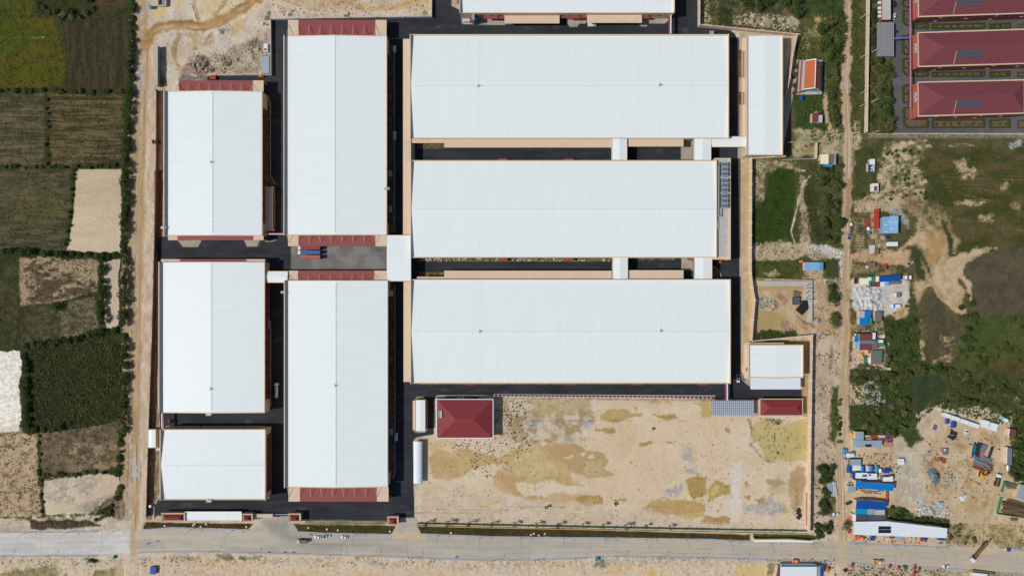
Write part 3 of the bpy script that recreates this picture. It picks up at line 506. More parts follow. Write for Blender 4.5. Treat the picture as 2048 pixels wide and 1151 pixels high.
fill([(1240,1070),(2108,1090),(2108,1151),(1240,1112)], (186,172,150), a=.7, f=1, w=0, br=(80,18,5,.35,.5)); fill([(1600,1085),(2108,1108),(2108,1151),(1600,1120)], (184,170,148), (174,162,142), ns=(60,8), f=1, w=0, a=.7)
fill([(262,1060),(500,1060),(560,1080),(500,1100),(262,1106)], (196,184,164), a=.55, f=6, w=3, br=(60,9,4,.4,.5))
fill([(530,1040),(575,1040),(586,1064),(640,1084),(760,1088),(640,1096),(580,1085),(545,1066)], (128,124,118), a=.55, f=9, w=3)
for k in range(22):
    y = 1068 + (k % 11)*4; x0 = random.Random(k).uniform(-50, 1500); stroke([(x0,y+2),(x0+240,y+3),(x0+520,y+9 if x0 > 500 else y+2)], 2.2, (146,142,134) if k % 3 else (206,198,182), a=.28, f=1.5, w=1, br=(60,10,k,.5,.5))
fill([(2,1085),(70,1084),(70,1105),(2,1106)], (180,178,172), a=.6, f=.6, w=0); fill([(108,1082),(165,1081),(165,1100),(108,1101)], (184,182,176), a=.6, f=.6, w=0)
stroke([(266,1056),(266,1108)], 12, (184,156,116), a=.75, f=3, w=2); stroke([(1684,1084),(1685,1122)], 16, (192,170,138), a=.7, f=4, w=2); fill([(770,1062),(838,1062),(850,1078),(790,1076)], (206,178,142), a=.7, f=5, w=4)
fill([(1930,1094),(2000,1094),(1990,1106),(1936,1104)], (200,172,132), a=.8, f=4, w=4)
ASP = [(415,152),(541,151),(541.5,38),(862.5,33),(864,-60),(1395,-60),(1396,36),(1400,44),(1410,50),(1460,60),(1470,67),(1476,80),(1477,330),(1480,560),(1481,690),(1481,738),(1486,750),(1498,770),(1604,778),(1604,797),(1430,798),(1290,792.5),(985,791),(955,790),(874,790),(869,798),(868,868),(832,874),(826,882),(829,1034),(800,1034),(796,1044),(760,1044),(600,1040),(598,1033),(512,1033),(330,1032),(315,1030),(308,1036),(307,1012),(322,985),(322,870),(318,842),(315,800),(311,476),(330,472),(430,470),(415,300)]
fill(ASP, (50,53,57), (40,43,48), ns=(50,40), f=.5, w=0, zone=2, flat=1)
fill(ASP, (58,60,64), a=.5, f=.6, w=0, br=(40,7,6,.6,.4))
for k in range(26):
    rg = random.Random(900+k); y = rg.choice([488,498,508,800,780,786,840,848,1012,1018,1024,54,60,300,306,530,535,50]); x0 = rg.uniform(320, 1400); stroke([(x0,y),(x0+rg.uniform(60,200),y+1)], 2, (70,72,76), a=.3, f=1, w=1)
fill([(582,488),(772,488),(772,543),(582,543)], (132,130,126), (112,110,106), ns=(30,24), con=2, f=.5, w=0, zone=5)
for x in (620,662,705,745): stroke([(x,488),(x,543)], 1, (96,96,94), a=.4, f=.6, w=.3)
for x in range(-40, 2090, 122):
    yy = np.interp(x, [0,285,345,600,985,1420,1700,2048], [1064,1059,1055,1064,1073,1078,1087,1106]); y2 = np.interp(x, [0,300,600,950,1230,1640,2048], [1110,1103,1106,1118,1111,1121,1146]); stroke([(x,yy+1),(x+1,y2-1)], .9, (116,112,106), a=.4, f=.5, w=0)
for o, aa in ((.25,.22),(.5,.3),(.75,.22)):
    stroke([(x, (1-o)*np.interp(x, [0,285,345,600,985,1420,1700,2048], [1064,1059,1055,1064,1073,1078,1087,1106])+o*np.interp(x, [0,300,600,950,1230,1640,2048], [1110,1103,1106,1118,1111,1121,1146])) for x in range(-40, 2100, 60)], 1.0, (128,124,116), a=aa, f=.6, w=.2)
for k in range(60):
    rg = random.Random(300+k); x, y = rg.choice(((rg.uniform(320,820),rg.choice((490,500,508,842,1010,1020))),(rg.uniform(830,1450),rg.choice((55,60,302,530,778,784))),(rg.choice((548,555,795,560)),rg.uniform(180,980)))); fill([(x-4,y-2),(x+5,y-3),(x+6,y+2),(x-3,y+3)], rg.choice(((92,90,86),(30,32,36),(104,98,88),(70,70,72))), a=.3, f=2.5, w=3)
CPAD = [[(352,476),(406,476),(396,493.5),(366,493.5)],[(486,476),(522,476),(514,493),(494,493)],[(904,-40),(924,-40),(924,22),(903,12)],[(921,24),(1010,42),(1010,50),(928,49),(924,46)],[(1010,40),(1030,40),(1028,48),(1010,48)],[(1133,30),(1172,30),(1172,47),(1160,47),(1154,54),(1140,54),(1134,47)],[(1280,40),(1334,22),(1338,40),(1330,47),(1298,47),(1292,54),(1282,53),(1276,47)],[(1362,277),(1386,277),(1386,319),(1362,319)],[(1363,515),(1386,515),(1386,540),(1363,540)],[(1478,330),(1494,330),(1494,690),(1482,690)],[(1480,560),(1502,560),(1502,690),(1480,690)],[(1476,78),(1496,78),(1496,320),(1476,320)],[(1486,690),(1490,765),(1504,774),(1500,700)],[(1590,70),(1592,160),(1564,310),(1560,310),(1560,72)]]
for q in CPAD: fill(q, (158,150,138), (176,164,146), ns=(9,9), f=.5, w=0, zone=0)
fill([(1478,325),(1502,325),(1503,690),(1482,690)], (186,168,138), (170,150,118), ns=(9,12), f=.8, w=0); fill([(1490,325),(1502,325),(1502,540),(1508,600),(1502,684),(1492,684),(1497,600)], (194,172,122), (176,156,108), ns=(6,10), f=1, w=1)
fill([(1404,-60),(1396,40),(1404,52),(1416,56),(1414,-60)], (186,166,130), (160,138,100), ns=(5,7), f=.8, w=.5); fill([(1466,62),(1480,66),(1590,76),(1590,68),(1480,56)], (190,172,140), f=1, w=.5)
fill([(1476,64),(1494,66),(1494,76),(1482,80)], (176,166,146), f=.6, w=0)
fill([(1603,684),(1621,676),(1621,832),(1604,832),(1604,756)], (176,152,118), (160,134,96), ns=(8,10), f=.8, w=.4); fill([(1505,684),(1621,676),(1621,690),(1505,690)], (176,156,110), f=1, w=.5)
fill([(1508,797),(1519,797),(1519,830),(1508,830)], (160,148,136), f=.6, w=0)
fill([(988,794),(1432,797),(1432,802),(988,798)], (150,124,112), (190,168,146), ns=(3,3), f=.8, w=.5)
fill([(988,788.5),(1430,791),(1430,794),(988,793)], (170,166,156), f=.5, w=0)
# planted verges beside the factories and the road
GV = [[(292,1042),(326,1044),(380,1045),(506,1046),(503,1050),(497,1057),(400,1056),(345,1054),(286,1058)],[(586,1046),(606,1048),(770,1049),(793,1050),(782,1067),(650,1065),(597,1062)],[(834,1050),(1100,1056),(1500,1068),(1500,1080),(1420,1077),(1200,1074),(985,1072),(842,1066)],[(1506,1066),(1620,1068),(1640,1070),(1640,1076),(1600,1080),(1508,1076)]]
for i, q in enumerate(GV): fill(q, (62,54,28), (84,72,40), ns=(9,4), f=.8, w=.4, zone=8) if i < 3 else fill(q, (60,72,36), (80,86,46), ns=(8,4), f=1, w=1, zone=8)
for q in ([(613,1040),(772,1040),(772,1048),(606,1048)],):
    fill(q, (104,98,66), (160,144,110), ns=(40,3), f=.6, w=0); stroke([(622,1039.5),(770,1040.5)], 1, (96,110,70)); stroke([(628,1045),(768,1046)], 1.2, (96,110,70))
for q in ([(776,90),(786,90),(788,100),(788,466),(775,466)],[(777,566),(787,566),(789,580),(789,945),(786,955),(778,960)],[(526,190),(536,192),(541,205),(541,350),(550,365),(550,372),(527,372)],[(529,652),(541,652),(541,810),(536,820),(530,822)],[(531,856),(540,862),(542,870),(542,985),(536,996),(532,996)],[(326,852),(398,852),(398,857),(324,857)],[(405,852),(532,852),(532,857),(405,857)],[(832,516),(1222,517),(1222,523),(832,523)],[(1256,514),(1350,514),(1350,520),(1256,520)],[(834,284),(888,284),(888,297),(834,297)],[(838,544),(889,544),(889,556),(838,556)],[(828,798),(832,792),(850,792),(855,800),(855,858),(850,864),(828,864)],[(872,797),(874,791),(914,791),(914,797)],[(928,791),(958,791),(958,797),(928,797)],[(840,766),(1450,764),(1450,767.5),(840,769)],[(1420,534),(1436,536),(1440,556),(1420,556)],[(1484,100),(1486,155),(1476,155),(1476,100)],[(1476,184),(1485,184),(1485,210),(1477,210)]):
    fill(q, (86,74,54), (128,112,84), ns=(5,5), con=2.2, f=.5, w=0, zone=8)
# school yard
SCH = [(1790,-60),(2108,-60),(2108,266),(1786,266),(1785,118),(1752,116),(1752,42),(1782,42),(1786,20)]
fill(SCH, (97,96,96), (84,84,85), ns=(30,24), f=.6, w=0, zone=7, flat=1)
fill([(1738,268),(2108,268),(2108,276),(1738,276)], (110,106,84), (140,130,100), ns=(9,4), f=1, w=1)
PLANT = [[(1806,-20),(1818,-20),(1818,14),(1808,13),(1805,8)],[(1806,22),(1820,22),(1820,52),(1812,50),(1806,42)],[(1806,73),(1818,73),(1818,109),(1808,108),(1806,104)],[(1806,119),(1818,117),(1818,150),(1812,150),(1806,142)],[(1806,174),(1812,170),(1818,170),(1818,206),(1808,205),(1806,200)],[(1807,216),(1818,214),(1855,240),(1855,254),(1815,255),(1808,246)]]
for x0, x1 in ((1826,1855),(1865,1968),(1980,2019),(2036,2090)):
    PLANT += [[(x0,49),(x1,47),(x1,56),(x0,57)],[(x0,145),(x1,143),(x1,152),(x0,153)]] + ([[(x0,241),(x1,239),(x1,254),(x0,255)]] if x0 > 1830 else [])
for q in PLANT: fill(q, (114,92,72), (98,80,60), ns=(6,6), f=.6, w=0, zone=0); stroke(q+[q[0]], 2.2, (48,60,30), f=.8, w=.3)
# ---- relief
for a in ((395,132,26,20,2.2),(444,124,22,14,1.6),(505,95,26,24,1.4),(420,140,14,8,1.2),(1000,800,0,0,0)): 
    if a[2]: mound(*a)
mound(1868,953,9,14,2.6,.4); mound(1895,952,12,10,1.6,.8); mound(440,64,10,7,1.0); mound(1740,786,16,18,1.4,.8); mound(1735,598,22,16,.7,1.0); mound(1530,40,50,14,1.5,.8); mound(1900,820,26,8,1.2,.8); mound(1856,1018,24,9,1.0,.8); mound(120,1046,60,8,1.2); mound(1590,1000,8,36,1.2)
rg_m = random.Random(77)
for _k in range(70): mound(rg_m.uniform(1712,1766), rg_m.uniform(576,618), rg_m.uniform(3,5.5), rg_m.uniform(3,5), rg_m.uniform(.4,.9), .3)
fill([(1855,938),(1868,933),(1878,942),(1880,958),(1870,970),(1862,966),(1856,950)], (112,126,134), (142,152,158), ns=(3,3), f=1, w=1)
Z += (1 - FLAT) * ((fbm(9, 9, 71) - .5) * .32 + (fbm(30, 30, 72) - .5) * .5)
for zi in range(FIELD0, FIELD0 + _nf[0]):
    if ZN[zi][1] in 'WV': Z[ZONE == zi] = -.12
Z = np.where(FLAT > .6, np.where(np.isin(ZONE, [2,3,5,7]), 0, np.minimum(Z, 0)), Z); far = (np.abs(GX-CX) > 1100)[None, :] | (np.abs(GY-CY) > 640)[:, None]; Z = np.where(far, -.1, Z); SOIL[far] = lin((146,138,100))
for q in CPAD:
    p = np.array(q, float); sl = win(p[:,0].min()-4, p[:,1].min()-4, p[:,0].max()+4, p[:,1].max()+4); m = mask(q, sl, 1.5, 0); Z[sl] *= (1 - m)
sl_ = win(836,794,1620,1064); ml_ = mask(LOT, sl_, 4, 0); Z[sl_] *= 1 - .65*ml_
Z = np.where(ZONE == 8, np.clip(Z, -.05, .25), Z); Z = np.where(ZONE == 1, Z*.4, Z)
attr_mat('S', .95, .55, .15, .45, .4); attr_mat('A', .85, .35, .16, .15, .05); attr_mat('C', .85, .25, .07, .12, .05, sc2=1); attr_mat('G', .95, .9, .42, .7, .6, spec=.1)
attr_mat('W', .40, .08, .05, .2, .5, spec=.4, wave=.5); attr_mat('V', .7, .08, .06, .05, .3, spec=.15, wave=.3)
def build_ground():
    cells = np.zeros((NY-1, NX-1), np.int16); cells[:] = ZONE[:-1, :-1]
    s = PXM * (1 - Z / ALT); VX = (GX[None, :] - CX) * s; VY = (CY - GY[:, None]) * s
    V = np.stack([VX, VY, Z], -1).reshape(-1, 3); C = np.concatenate([SOIL, np.ones((NY, NX, 1))], -1).reshape(-1, 4)
    used = np.unique(cells)
    for z in used:
        nm, mt = ZN[int(z)]; jj, ii = np.nonzero(cells == z)
        if len(jj) < 12:
            continue
        a = jj*NX + ii; F = np.stack([a + NX, a + NX + 1, a + 1, a], 1)
        uv, inv = np.unique(F, return_inverse=True); inv = inv.reshape(-1, 4)
        me = bpy.data.meshes.new(nm); me.vertices.add(len(uv)); me.vertices.foreach_set("co", V[uv].astype(np.float32).ravel())
        me.loops.add(inv.size); me.loops.foreach_set("vertex_index", inv.astype(np.int32).ravel())
        me.polygons.add(len(inv)); me.polygons.foreach_set("loop_start", np.arange(0, inv.size, 4, dtype=np.int32)); 
        me.update(calc_edges=True)
        me.polygons.foreach_set("use_smooth", np.ones(len(inv), bool))
        at = me.attributes.new("soil", 'FLOAT_COLOR', 'POINT'); at.data.foreach_set("color", C[uv].astype(np.float32).ravel())
        me.materials.append(MATS[mt]); o = bpy.data.objects.new(nm, me); COL.objects.link(o); o["kind"] = "structure"
build_ground()
def gz(px, py):
    i = int(np.clip(np.searchsorted(GX, px), 0, NX-1)); j = int(np.clip(np.searchsorted(GY, py), 0, NY-1)); return float(Z[j, i])
# ---------------------------------------------------------------- the factories
EV, RG, CAN_H = 9.3, 10.9, 7.3
CAP = mat("ridge_sheet", (208,218,222), .5, .05)
BAND = mat("oxide_red_render", (104,54,50), .8, .08, .4)
PIP = mat("white_pipe", (220,220,224), .5, .05); PIPR = mat("red_pipe", (156,58,70), .5, .05); PIPB = mat("blue_pipe", (96,120,190), .5, .08)
def gable_roof(x0, y0, x1, y1, e, r, axis, base=.12):
    m = MB()
    if axis == 'y':
        xm = (x0+x1)/2; pr = [(x0, e), (xm, r), (x1, e), (x1, e-base), (x0, e-base)]
        m.add([(x, y0, z) for x, z in pr] + [(x, y1, z) for x, z in pr], [(4,3,2,1,0),(5,6,7,8,9),(0,1,6,5),(1,2,7,6),(2,3,8,7),(3,4,9,8),(4,0,5,9)])
    else:
        ym = (y0+y1)/2; pr = [(y0, e), (ym, r), (y1, e), (y1, e-base), (y0, e-base)]
        m.add([(x0, y, z) for y, z in pr] + [(x1, y, z) for y, z in pr], [(0,1,2,3,4),(9,8,7,6,5),(5,6,1,0),(6,7,2,1),(7,8,3,2),(8,9,4,3),(9,5,0,4)])
    return m
def windows(root, wallx=None, wally=None, a=0, b=0, z=4.5, n=8, side=1, w=2.4, h=1.3):
    for i in range(n):
        c = a + (b-a)*(i+.5)/n; m = MB()
        if wallx is not None: x = wallx; m.box(min(x, x+side*.08), c-w/2, z, max(x, x+side*.08), c+w/2, z+h)
        else: y = wally; m.box(c-w/2, min(y, y+side*.08), z, c+w/2, max(y, y+side*.08), z+h)
        m.build("window", GLS, root)
def factory(label, rect, axis, left_par=None, band=True, gp=None, roofmat=None, masts=(), nwin=10, ridge_dash=True):
    a, b, c, d = rect; x0, y1 = W(a, b, RG); x1, y0 = W(c, d, RG)
    root = thing("factory_building", label, "factory", ((x0+x1)/2, (y0+y1)/2, 0), group="white roofed factory buildings")
    MB().box(x0+.25, y0+.25, -.2, x1-.25, y1-.25, EV-.15).build("wall", CRM, root)
    t = .55
    gable_roof(x0+t, y0+t, x1-t, y1-t, EV, RG, axis).build("roof", roofmat or (WHX if axis == 'x' else WHY), root)
    def par(xa, ya, xb, yb, top): MB().box(xa, ya, EV-.6, xb, yb, top).build("parapet", TAN, root)
    if axis == 'x':
        par(x0, y0, x0+t, y1, RG+.25); par(x1-t, y0, x1, y1, RG+.1); par(x0+t, y1-t, x1-t, y1, EV+1.1); par(x0+t, y0, x1-t, y0+t, EV+.45)
        rc = MB().box(x0+1, (y0+y1)/2-.25, RG-.05, x1-1, (y0+y1)/2+.25, RG+.06)
    else:
        par(x0, y0, x0+t, y1, RG+.25); par(x1-t, y0+t, x1, y1-t, EV+.12)
        xm = (x0+x1)/2
        for yy in (y0, y1-t):
            m = MB(); m.prism([(x0+t, yy), (xm, yy), (xm, yy+t), (x0+t, yy+t)], EV-.6, [EV+.12, RG+.12, RG+.12, EV+.12]); m.prism([(xm, yy), (x1, yy), (x1, yy+t), (xm, yy+t)], EV-.6, [RG+.12, EV+.12, EV+.12, RG+.12]); m.build("verge", TAN, root)
        rc = MB()
        yy = y0 + 2
        while yy < y1 - 2:
            rc.box(xm-.35, yy, RG-.05, xm+.35, yy+2.5, RG+.14); yy += 2.9
    rc.build("ridge_cap", CAP, root)
    if band and axis == 'y':
        MB().box(x1-.25, y0+8, .3, x1-.17, y1-10, 8.4).build("wall_band", BAND, root); windows(root, wallx=x1-.17, a=y0+10, b=y1-12, n=nwin)
        windows(root, wallx=x1-.25, a=y0+10, b=y1-12, z=6.6, n=nwin, h=.9)
    if axis == 'x':
        windows(root, wally=y0+.25, a=x0+6, b=x1-6, z=4.6, n=nwin+6, side=-1); windows(root, wally=y1-.25, a=x0+6, b=x1-6, z=4.6, n=nwin+6, side=1)
    for mx, my in masts:
        X, Y = W(mx, my, RG); m = MB().cone((X, Y, RG-.1), (X, Y, RG+2.6), .1, .05, 6); m.box(X-.45, Y-.45, RG-.2, X+.45, Y+.45, RG+.2)
        for k in range(3): m.bar((X+1.6*math.cos(k*2.1), Y+1.6*math.sin(k*2.1), RG-.1), (X, Y, RG+1.5), .1)
        m.build("lightning_mast", GREY, root)
        if axis == 'x':
            m = MB(); yy = y0 + 1
            while yy < y1 - 1:
                zz = RG - abs(yy-(y0+y1)/2)/((y1-y0)/2-t)*(RG-EV); m.box(X-.11, yy, zz-.1, X+.11, yy+.5, zz+.16); yy += 1.5
            m.build("roof_fixing", CAP, root)
    return root, (x0, y0, x1, y1)
def sheet(root, q, h, m, name="canopy", t=.3, posts=None):
    MB().prect(*q, h-t, h).build(name, m, root)
    if posts:
        for px, py in posts: X, Y = W(px, py, h); MB().box(X-.2, Y-.2, 0, X+.2, Y+.2, h-t).build("post", CRM, root)
def struts(root, xs, yroof, ycan, hz=RG, off=0.):
    for x in xs:
        X, Y = W(x, ycan, CAN_H); X2, Y2 = W(x+off, yroof, 10.6)
        MB().bar((X, Y, CAN_H), (X, Y2, 10.8), .17).build("strut", STRUT, root)
def dock(root, y_far, y_roof, x0, xr0, xr1, x1, strut=True, up=True):
    """loading-dock canopy: tan ends and a red middle, hung from the wall on tie struts"""
    ya, yb = (y_far, y_roof+2) if up else (y_roof-2, y_far)
    sheet(root, (x0, ya, xr0, yb), CAN_H, TAN, "canopy_end"); sheet(root, (xr0, ya, xr1, yb), CAN_H-.05, RED, "canopy"); sheet(root, (xr1, ya, x1, yb), CAN_H, TAN, "canopy_end")
    if strut:
        n = 9; xs = [x0+1.5] + [xr0 + (xr1-xr0)*i/7 for i in range(8)]; struts(root, xs, y_roof, y_far + (y_roof-y_far)*.32)
    for x in (x0+2, xr0, (xr0+xr1)/2, xr1, x1-2):
        X, Y = W(x, y_far+(1.5 if up else -1.5), CAN_H); MB().box(X-.25, Y-.25, 0, X+.25, Y+.25, CAN_H-.35).build("post", CRM, root)
def cage_ladder(root, q, h=10.5, side=1):
    px, py = q; X, Y = W(px, py, h); m = MB()
    for dx in (-.35, .35): m.bar((X+dx, Y, 0), (X+dx, Y, h), .1)
    for k in range(14): m.bar((X-.35, Y, .5+k*.7), (X+.35, Y, .5+k*.7), .07)
    m.box(X-1.7, Y-.7, h-.05, X+1.7, Y+.7, h+.12); m.bar((X+1.6, Y-.6, h), (X+1.6, Y-.6, h+1.1), .12); m.bar((X-1.6, Y-.6, h), (X-1.6, Y-.6, h+1.1), .12); m.bar((X-1.6, Y-.6, h+1.1), (X+1.6, Y-.6, h+1.1), .1)
    m.build("roof_ladder", GALV, root)
r, q = factory("white roofed factory with a vertical ridge, topmost on the west side beside the earth road", (327,181,523,471), 'y', masts=[(423,324)])
dock(r, 161, 181, 355, 357.5, 506, 527, True); dock(r, 480, 471, 336, 355, 507, 527, False, False)
sheet(r, (527,373,545,461), 4.4, TAN, "annex", 4.4); sheet(r, (545,376,549,458), 3.2, RED, "porch_canopy", .2); cage_ladder(r, (327,455))
r, q = factory("tall narrow white factory in the middle column, above the grey concrete loading yard", (567,70,773,470), 'y', masts=[], nwin=16)
dock(r, 40, 70, 576, 597, 751, 773); dock(r, 492, 470, 576, 597, 751, 773, True, False)
for y in (187,234,303,341,412): sheet(r, (773,y,784,y+12), 3.4, RED if y not in (341,412) else GALV, "porch_canopy", .25)
cage_ladder(r, (774,377))
r, q = factory("white roofed factory south of the cross street, west column, second from the bottom", (317,523,528,826), 'y', masts=[(422,777)], nwin=12)
dock(r, 518, 523, 322, 360, 493, 530, False); cage_ladder(r, (417,828)); sheet(r, (528,640,541,655), 3.2, GALV, "porch_canopy")
r, q = factory("smallest white factory, its ridge running left to right, beside the main gate", (319.5,858,531,1000), 'x', masts=[], nwin=8)
MB().box(q[2]-.25, q[1]+4, .3, q[2]-.17, q[3]-4, 8.4).build('wall_band', BAND, r); windows(r, wallx=q[2]-.17, a=q[1]+5, b=q[3]-5, n=6); cage_ladder(r, (418,1001)); cage_ladder(r, (318,898))
r, q = factory("long white factory in the middle column, its red dock facing the main road", (568,560,775,975), 'y', masts=[(671,770)], nwin=16)
dock(r, 541, 560, 575, 596, 749, 773); dock(r, 1002, 975, 577, 600, 754, 777, True, False)
for y in (604,664,712,856): sheet(r, (775,y,786,y+13), 3.4, RED if y != 856 else GALV, "porch_canopy", .25)
cage_ladder(r, (567,584)); sheet(r, (776,580,786,592), 3.4, CRM, "porch_canopy", .25)
def west_arcade(root, x0, x1, y0, y1, ys):
    sheet(root, (x0, y0, x1, y1), CAN_H, TAN, "arcade_roof")
    for y in ys:
        X, Y = W(x0+(x1-x0)*.45, y, CAN_H); X2, _ = W(x1+2, y, 10); MB().bar((X, Y, CAN_H), (X2, Y, 9.8), .14).build("strut", STRUT, root)
    n = 8
    for i in range(n+1):
        X, Y = W(x0+1, y0+(y1-y0)*i/n, CAN_H); MB().box(X-.2, max(min(Y, W(0,y0,CAN_H)[1]-.4), W(0,y1,CAN_H)[1]+.4)-.2, 0, X+.2, max(min(Y, W(0,y0,CAN_H)[1]-.4), W(0,y1,CAN_H)[1]+.4)+.2, CAN_H-.3).build("post", CRM, root)
r, q = factory("tan edged white hall, topmost of the three big halls", (819.5,68,1458,276), 'x', masts=[(957,172),(1320,170)], nwin=24)
west_arcade(r, 806, 822, 78, 284, range(100,270,22))
sheet(r, (824,276,889,286), CAN_H, TAN); sheet(r, (888.6,276,1223,295), CAN_H-.06, TAN); sheet(r, (1256,275,1367,293), CAN_H, TAN)
sheet(r, (1419,62,1428,70), 3, GALV, "porch_canopy", .2)
r, q = factory("white hall with a concrete plant deck at its end, middle of the three big halls", (820.5,320,1434,515), 'x', masts=[], nwin=24)
west_arcade(r, 806, 822, 284.2, 469, range(326,460,22))
for x in (996,1128): sheet(r, (x,516,x+19,522), 3.3, RED, "porch_canopy"); sheet(r, (x,317,x+19,322), 3.3, RED, "porch_canopy")
sheet(r, (1375,512,1386,520), 3.3, RED, "porch_canopy")
MB().prect(1430.5,319,1461,515,0,9.3).build("plant_deck", CONC, r)
for q2 in ((1457.5,316,1461.5,519),): MB().prect(*q2, 0, 10.4).build("parapet", TAN, r)
MB().prect(1430,316,1457.4,319,0,10.3).build("parapet", TAN, r); MB().prect(1426,512.5,1457.4,518.5,0,9.6).build("parapet", TAN, r)
r, q = factory("tan edged white hall above the bare sand lot, lowest of the three", (820.5,558,1461.5,767), 'x', masts=[(960,662),(1322,661)], nwin=24)
west_arcade(r, 807, 822, 563, 763, range(582,760,22))
sheet(r, (834,553,889,560), CAN_H, TAN); sheet(r, (888.6,541,1223,559), CAN_H-.06, TAN); sheet(r, (1255,540,1367,559), CAN_H, TAN)
for x in (931,1130,1262,1395): sheet(r, (x,764,x+21,769.5), 3.3, RED, "porch_canopy")
r, q = factory("white factory cut by the top edge, two tan canopies along its lower wall", (918.5,-150,1349.5,25), 'x', nwin=16)
for q2, m, h in (((1009,31,1119,47),TAN,6.2),((1174,30,1284,46),TAN,6.2),((968,28,996,38),RED,5.4),((996.3,30,1009.5,38),RED,4.8),((1119.5,29,1132,36),RED,4.8),((1132.3,27,1160.5,37.5),RED,5.4),((1161,29,1174,36),RED,4.8),((1284.5,27,1298,37),RED,5.0)): sheet(r, q2, h, m)
sheet(r, (914,-6,919,7), 4, RED, "porch_canopy")
m = MB(); 
for k in range(4):
    for j in range(2): X, Y = W(928+k*3.2, 39+j*3, 1.5); m.box(X-.4, Y-.4, 0, X+.4, Y+.4, 1.6)
t = thing("tank_rack", "rack of small white tanks beside a red box at the corner of the north factory", "tank rack", W3(934,40)); m.build("tank", WHITE, t); MB().prect(939,38,945,44,0,2).build("pump_box", PIPR, t); MB().prect(938,31,950,36,0,.6).build("plinth", CONC, t)
t = thing("exhaust_scrubber", "galvanised exhaust duct climbing the wall of the north factory", "duct", W3(947,32)); MB().prect(944,24,949,40,0,8.6).build("duct", GALV, t); MB().prect(950,28,958,40,0,4).build("filter_box", GREY, t); X, Y = W(952,40,4); MB().cone((X,Y,0),(X,Y,6.5),.6,.6,10).build("chimney", GALV, t)
# ---- narrow and small halls
def hall(name, label, cat, rect, h, rise, axis, t=.5, par=.6, wallm=CRM):
    a, b, c, d = rect; x0, y1 = W(a, b, h+par); x1, y0 = W(c, d, h+par)
    root = thing(name, label, cat, ((x0+x1)/2, (y0+y1)/2, 0)); MB().box(x0+.2, y0+.2, 0, x1-.2, y1-.2, h-.2).build("wall", wallm, root)
    gable_roof(x0+t, y0+t, x1-t, y1-t, h, h+rise, axis).build("roof", WHX if axis == 'x' else WHY, root)
    if par:
        MB().box(x0, y0, h-.5, x0+t, y1, h+par).build("parapet", TAN, root); MB().box(x1-t, y0, h-.5, x1, y1, h+par).build("parapet", TAN, root)
        MB().box(x0+t, y0, h-.5, x1-t, y0+t, h+par*.6).build("parapet", TAN, root); MB().box(x0+t, y1-t, h-.5, x1-t, y1, h+par*.6).build("parapet", TAN, root)
    return root, x0, y0, x1, y1
r, x0, y0, x1, y1 = hall("canteen_hall", "narrow white roofed hall on the east edge, linked by a white covered bridge", "hall", (1493.5,70,1566,310), 9.4, .5, 'y', .5, .9)
for a, b, m, h in ((76,102,TAN,6.5),(156,184,TAN,6.5),(210,273,TAN,6.5),(103,155,RED,4.2),(185,209,RED,4.2)): sheet(r, (1484.5 if m is TAN else 1486.5,a,1495,b), h, m, "canopy", .35)
for y in (110,123,136,193,203): sheet(r, (1489,y,1491.5,y+7), 4.5, WHITE, "skylight", .2)
r, x0, y0, x1, y1 = hall("workshop_hall", "small square white roofed hall near the corner of the east fence", "hall", (1497,689,1607,755), 9.0, .5, 'y', .55, .8)
sheet(r, (1488,685,1568,691), 7.0, TAN, "canopy"); sheet(r, (1487.5,691.3,1498,756), 6.9, TAN, "canopy"); sheet(r, (1492,735,1495,741), 7.2, RED, "vent_box", .4)
m = MB(); n = 10
for i in range(n):
    a0 = i/n; a1 = (i+1)/n; z0 = 5.4+.6*math.cos(a0*1.2); z1 = 5.4+.6*math.cos(a1*1.2)
    xa, ya = W(1501,755+a0*23,z0); xb, yb = W(1601,755+a1*23,z1); xa2, _ = W(1501,0,z1); xb2, _ = W(1601,0,z0)
    m.add([(xa,ya,z0),(xb2,ya,z0),(xb,yb,z1),(xa2,yb,z1),(xa,ya,z0-.1),(xb2,ya,z0-.1),(xb,yb,z1-.1),(xa2,yb,z1-.1)], [(0,3,2,1),(4,5,6,7),(0,1,5,4),(1,2,6,5),(2,3,7,6),(3,0,4,7)])
m.build("awning", WHITE, r); sheet(r, (1532,754,1568,757), 6.6, TAN, "awning_trim")
for x in (1503,1550,1599): X, Y = W(x,776.5,4.5); MB().box(X-.15,Y-.15,0,X+.15,Y+.15,4.6).build("post", GREY, r)
r, *_ = hall("utility_block", "small white roofed block with a tan strip, west of the red hip roofed building", "block", (830,799,850.5,862), 6.0, .25, 'y', .3, .25); sheet(r, (825.5,800.5,831,859), 5.2, TAN, "canopy", 5.2)
r, *_ = hall("gate_kiosk", "small white flat roofed kiosk straddling the west wall", "kiosk", (295,858,311.5,895), 4.2, .15, 'y', .3, .2)
# barrel vault shelter
t = thing("barrel_shelter", "white barrel vaulted shelter at the west edge of the sand lot", "shelter", W3(836,924)); m = MB(); n = 12
P = []
for i in range(n+1):
    a = math.pi*i/n; z = 3.0+1.5*math.sin(a); P.append((827+18*(1-math.cos(a))/2, z))
vs = [W3(px, 882, z) for px, z in P] + [W3(px, 966, z) for px, z in P]
vs += [(x, y, z-.12) for x, y, z in vs]; k = n+1; fs = []
for i in range(n): fs += [(i, k+i, k+i+1, i+1), (2*k+i, 2*k+i+1, 3*k+i+1, 3*k+i)]
fs += [(0,2*k,3*k,k),(n,k+n,3*k+n,2*k+n)]
for i in range(n): fs += [(i, i+1, 2*k+i+1, 2*k+i), (k+i, 3*k+i, 3*k+i+1, k+i+1)]
m.add(vs, fs); m.build("vault_roof", WHITE, t)
for x in (828,844):
    for y in (884,904,924,944,964): X, Y = W(x,y,3); MB().box(X-.12,Y-.12,0,X+.12,Y+.12,3.02).build("post", GREY, t)
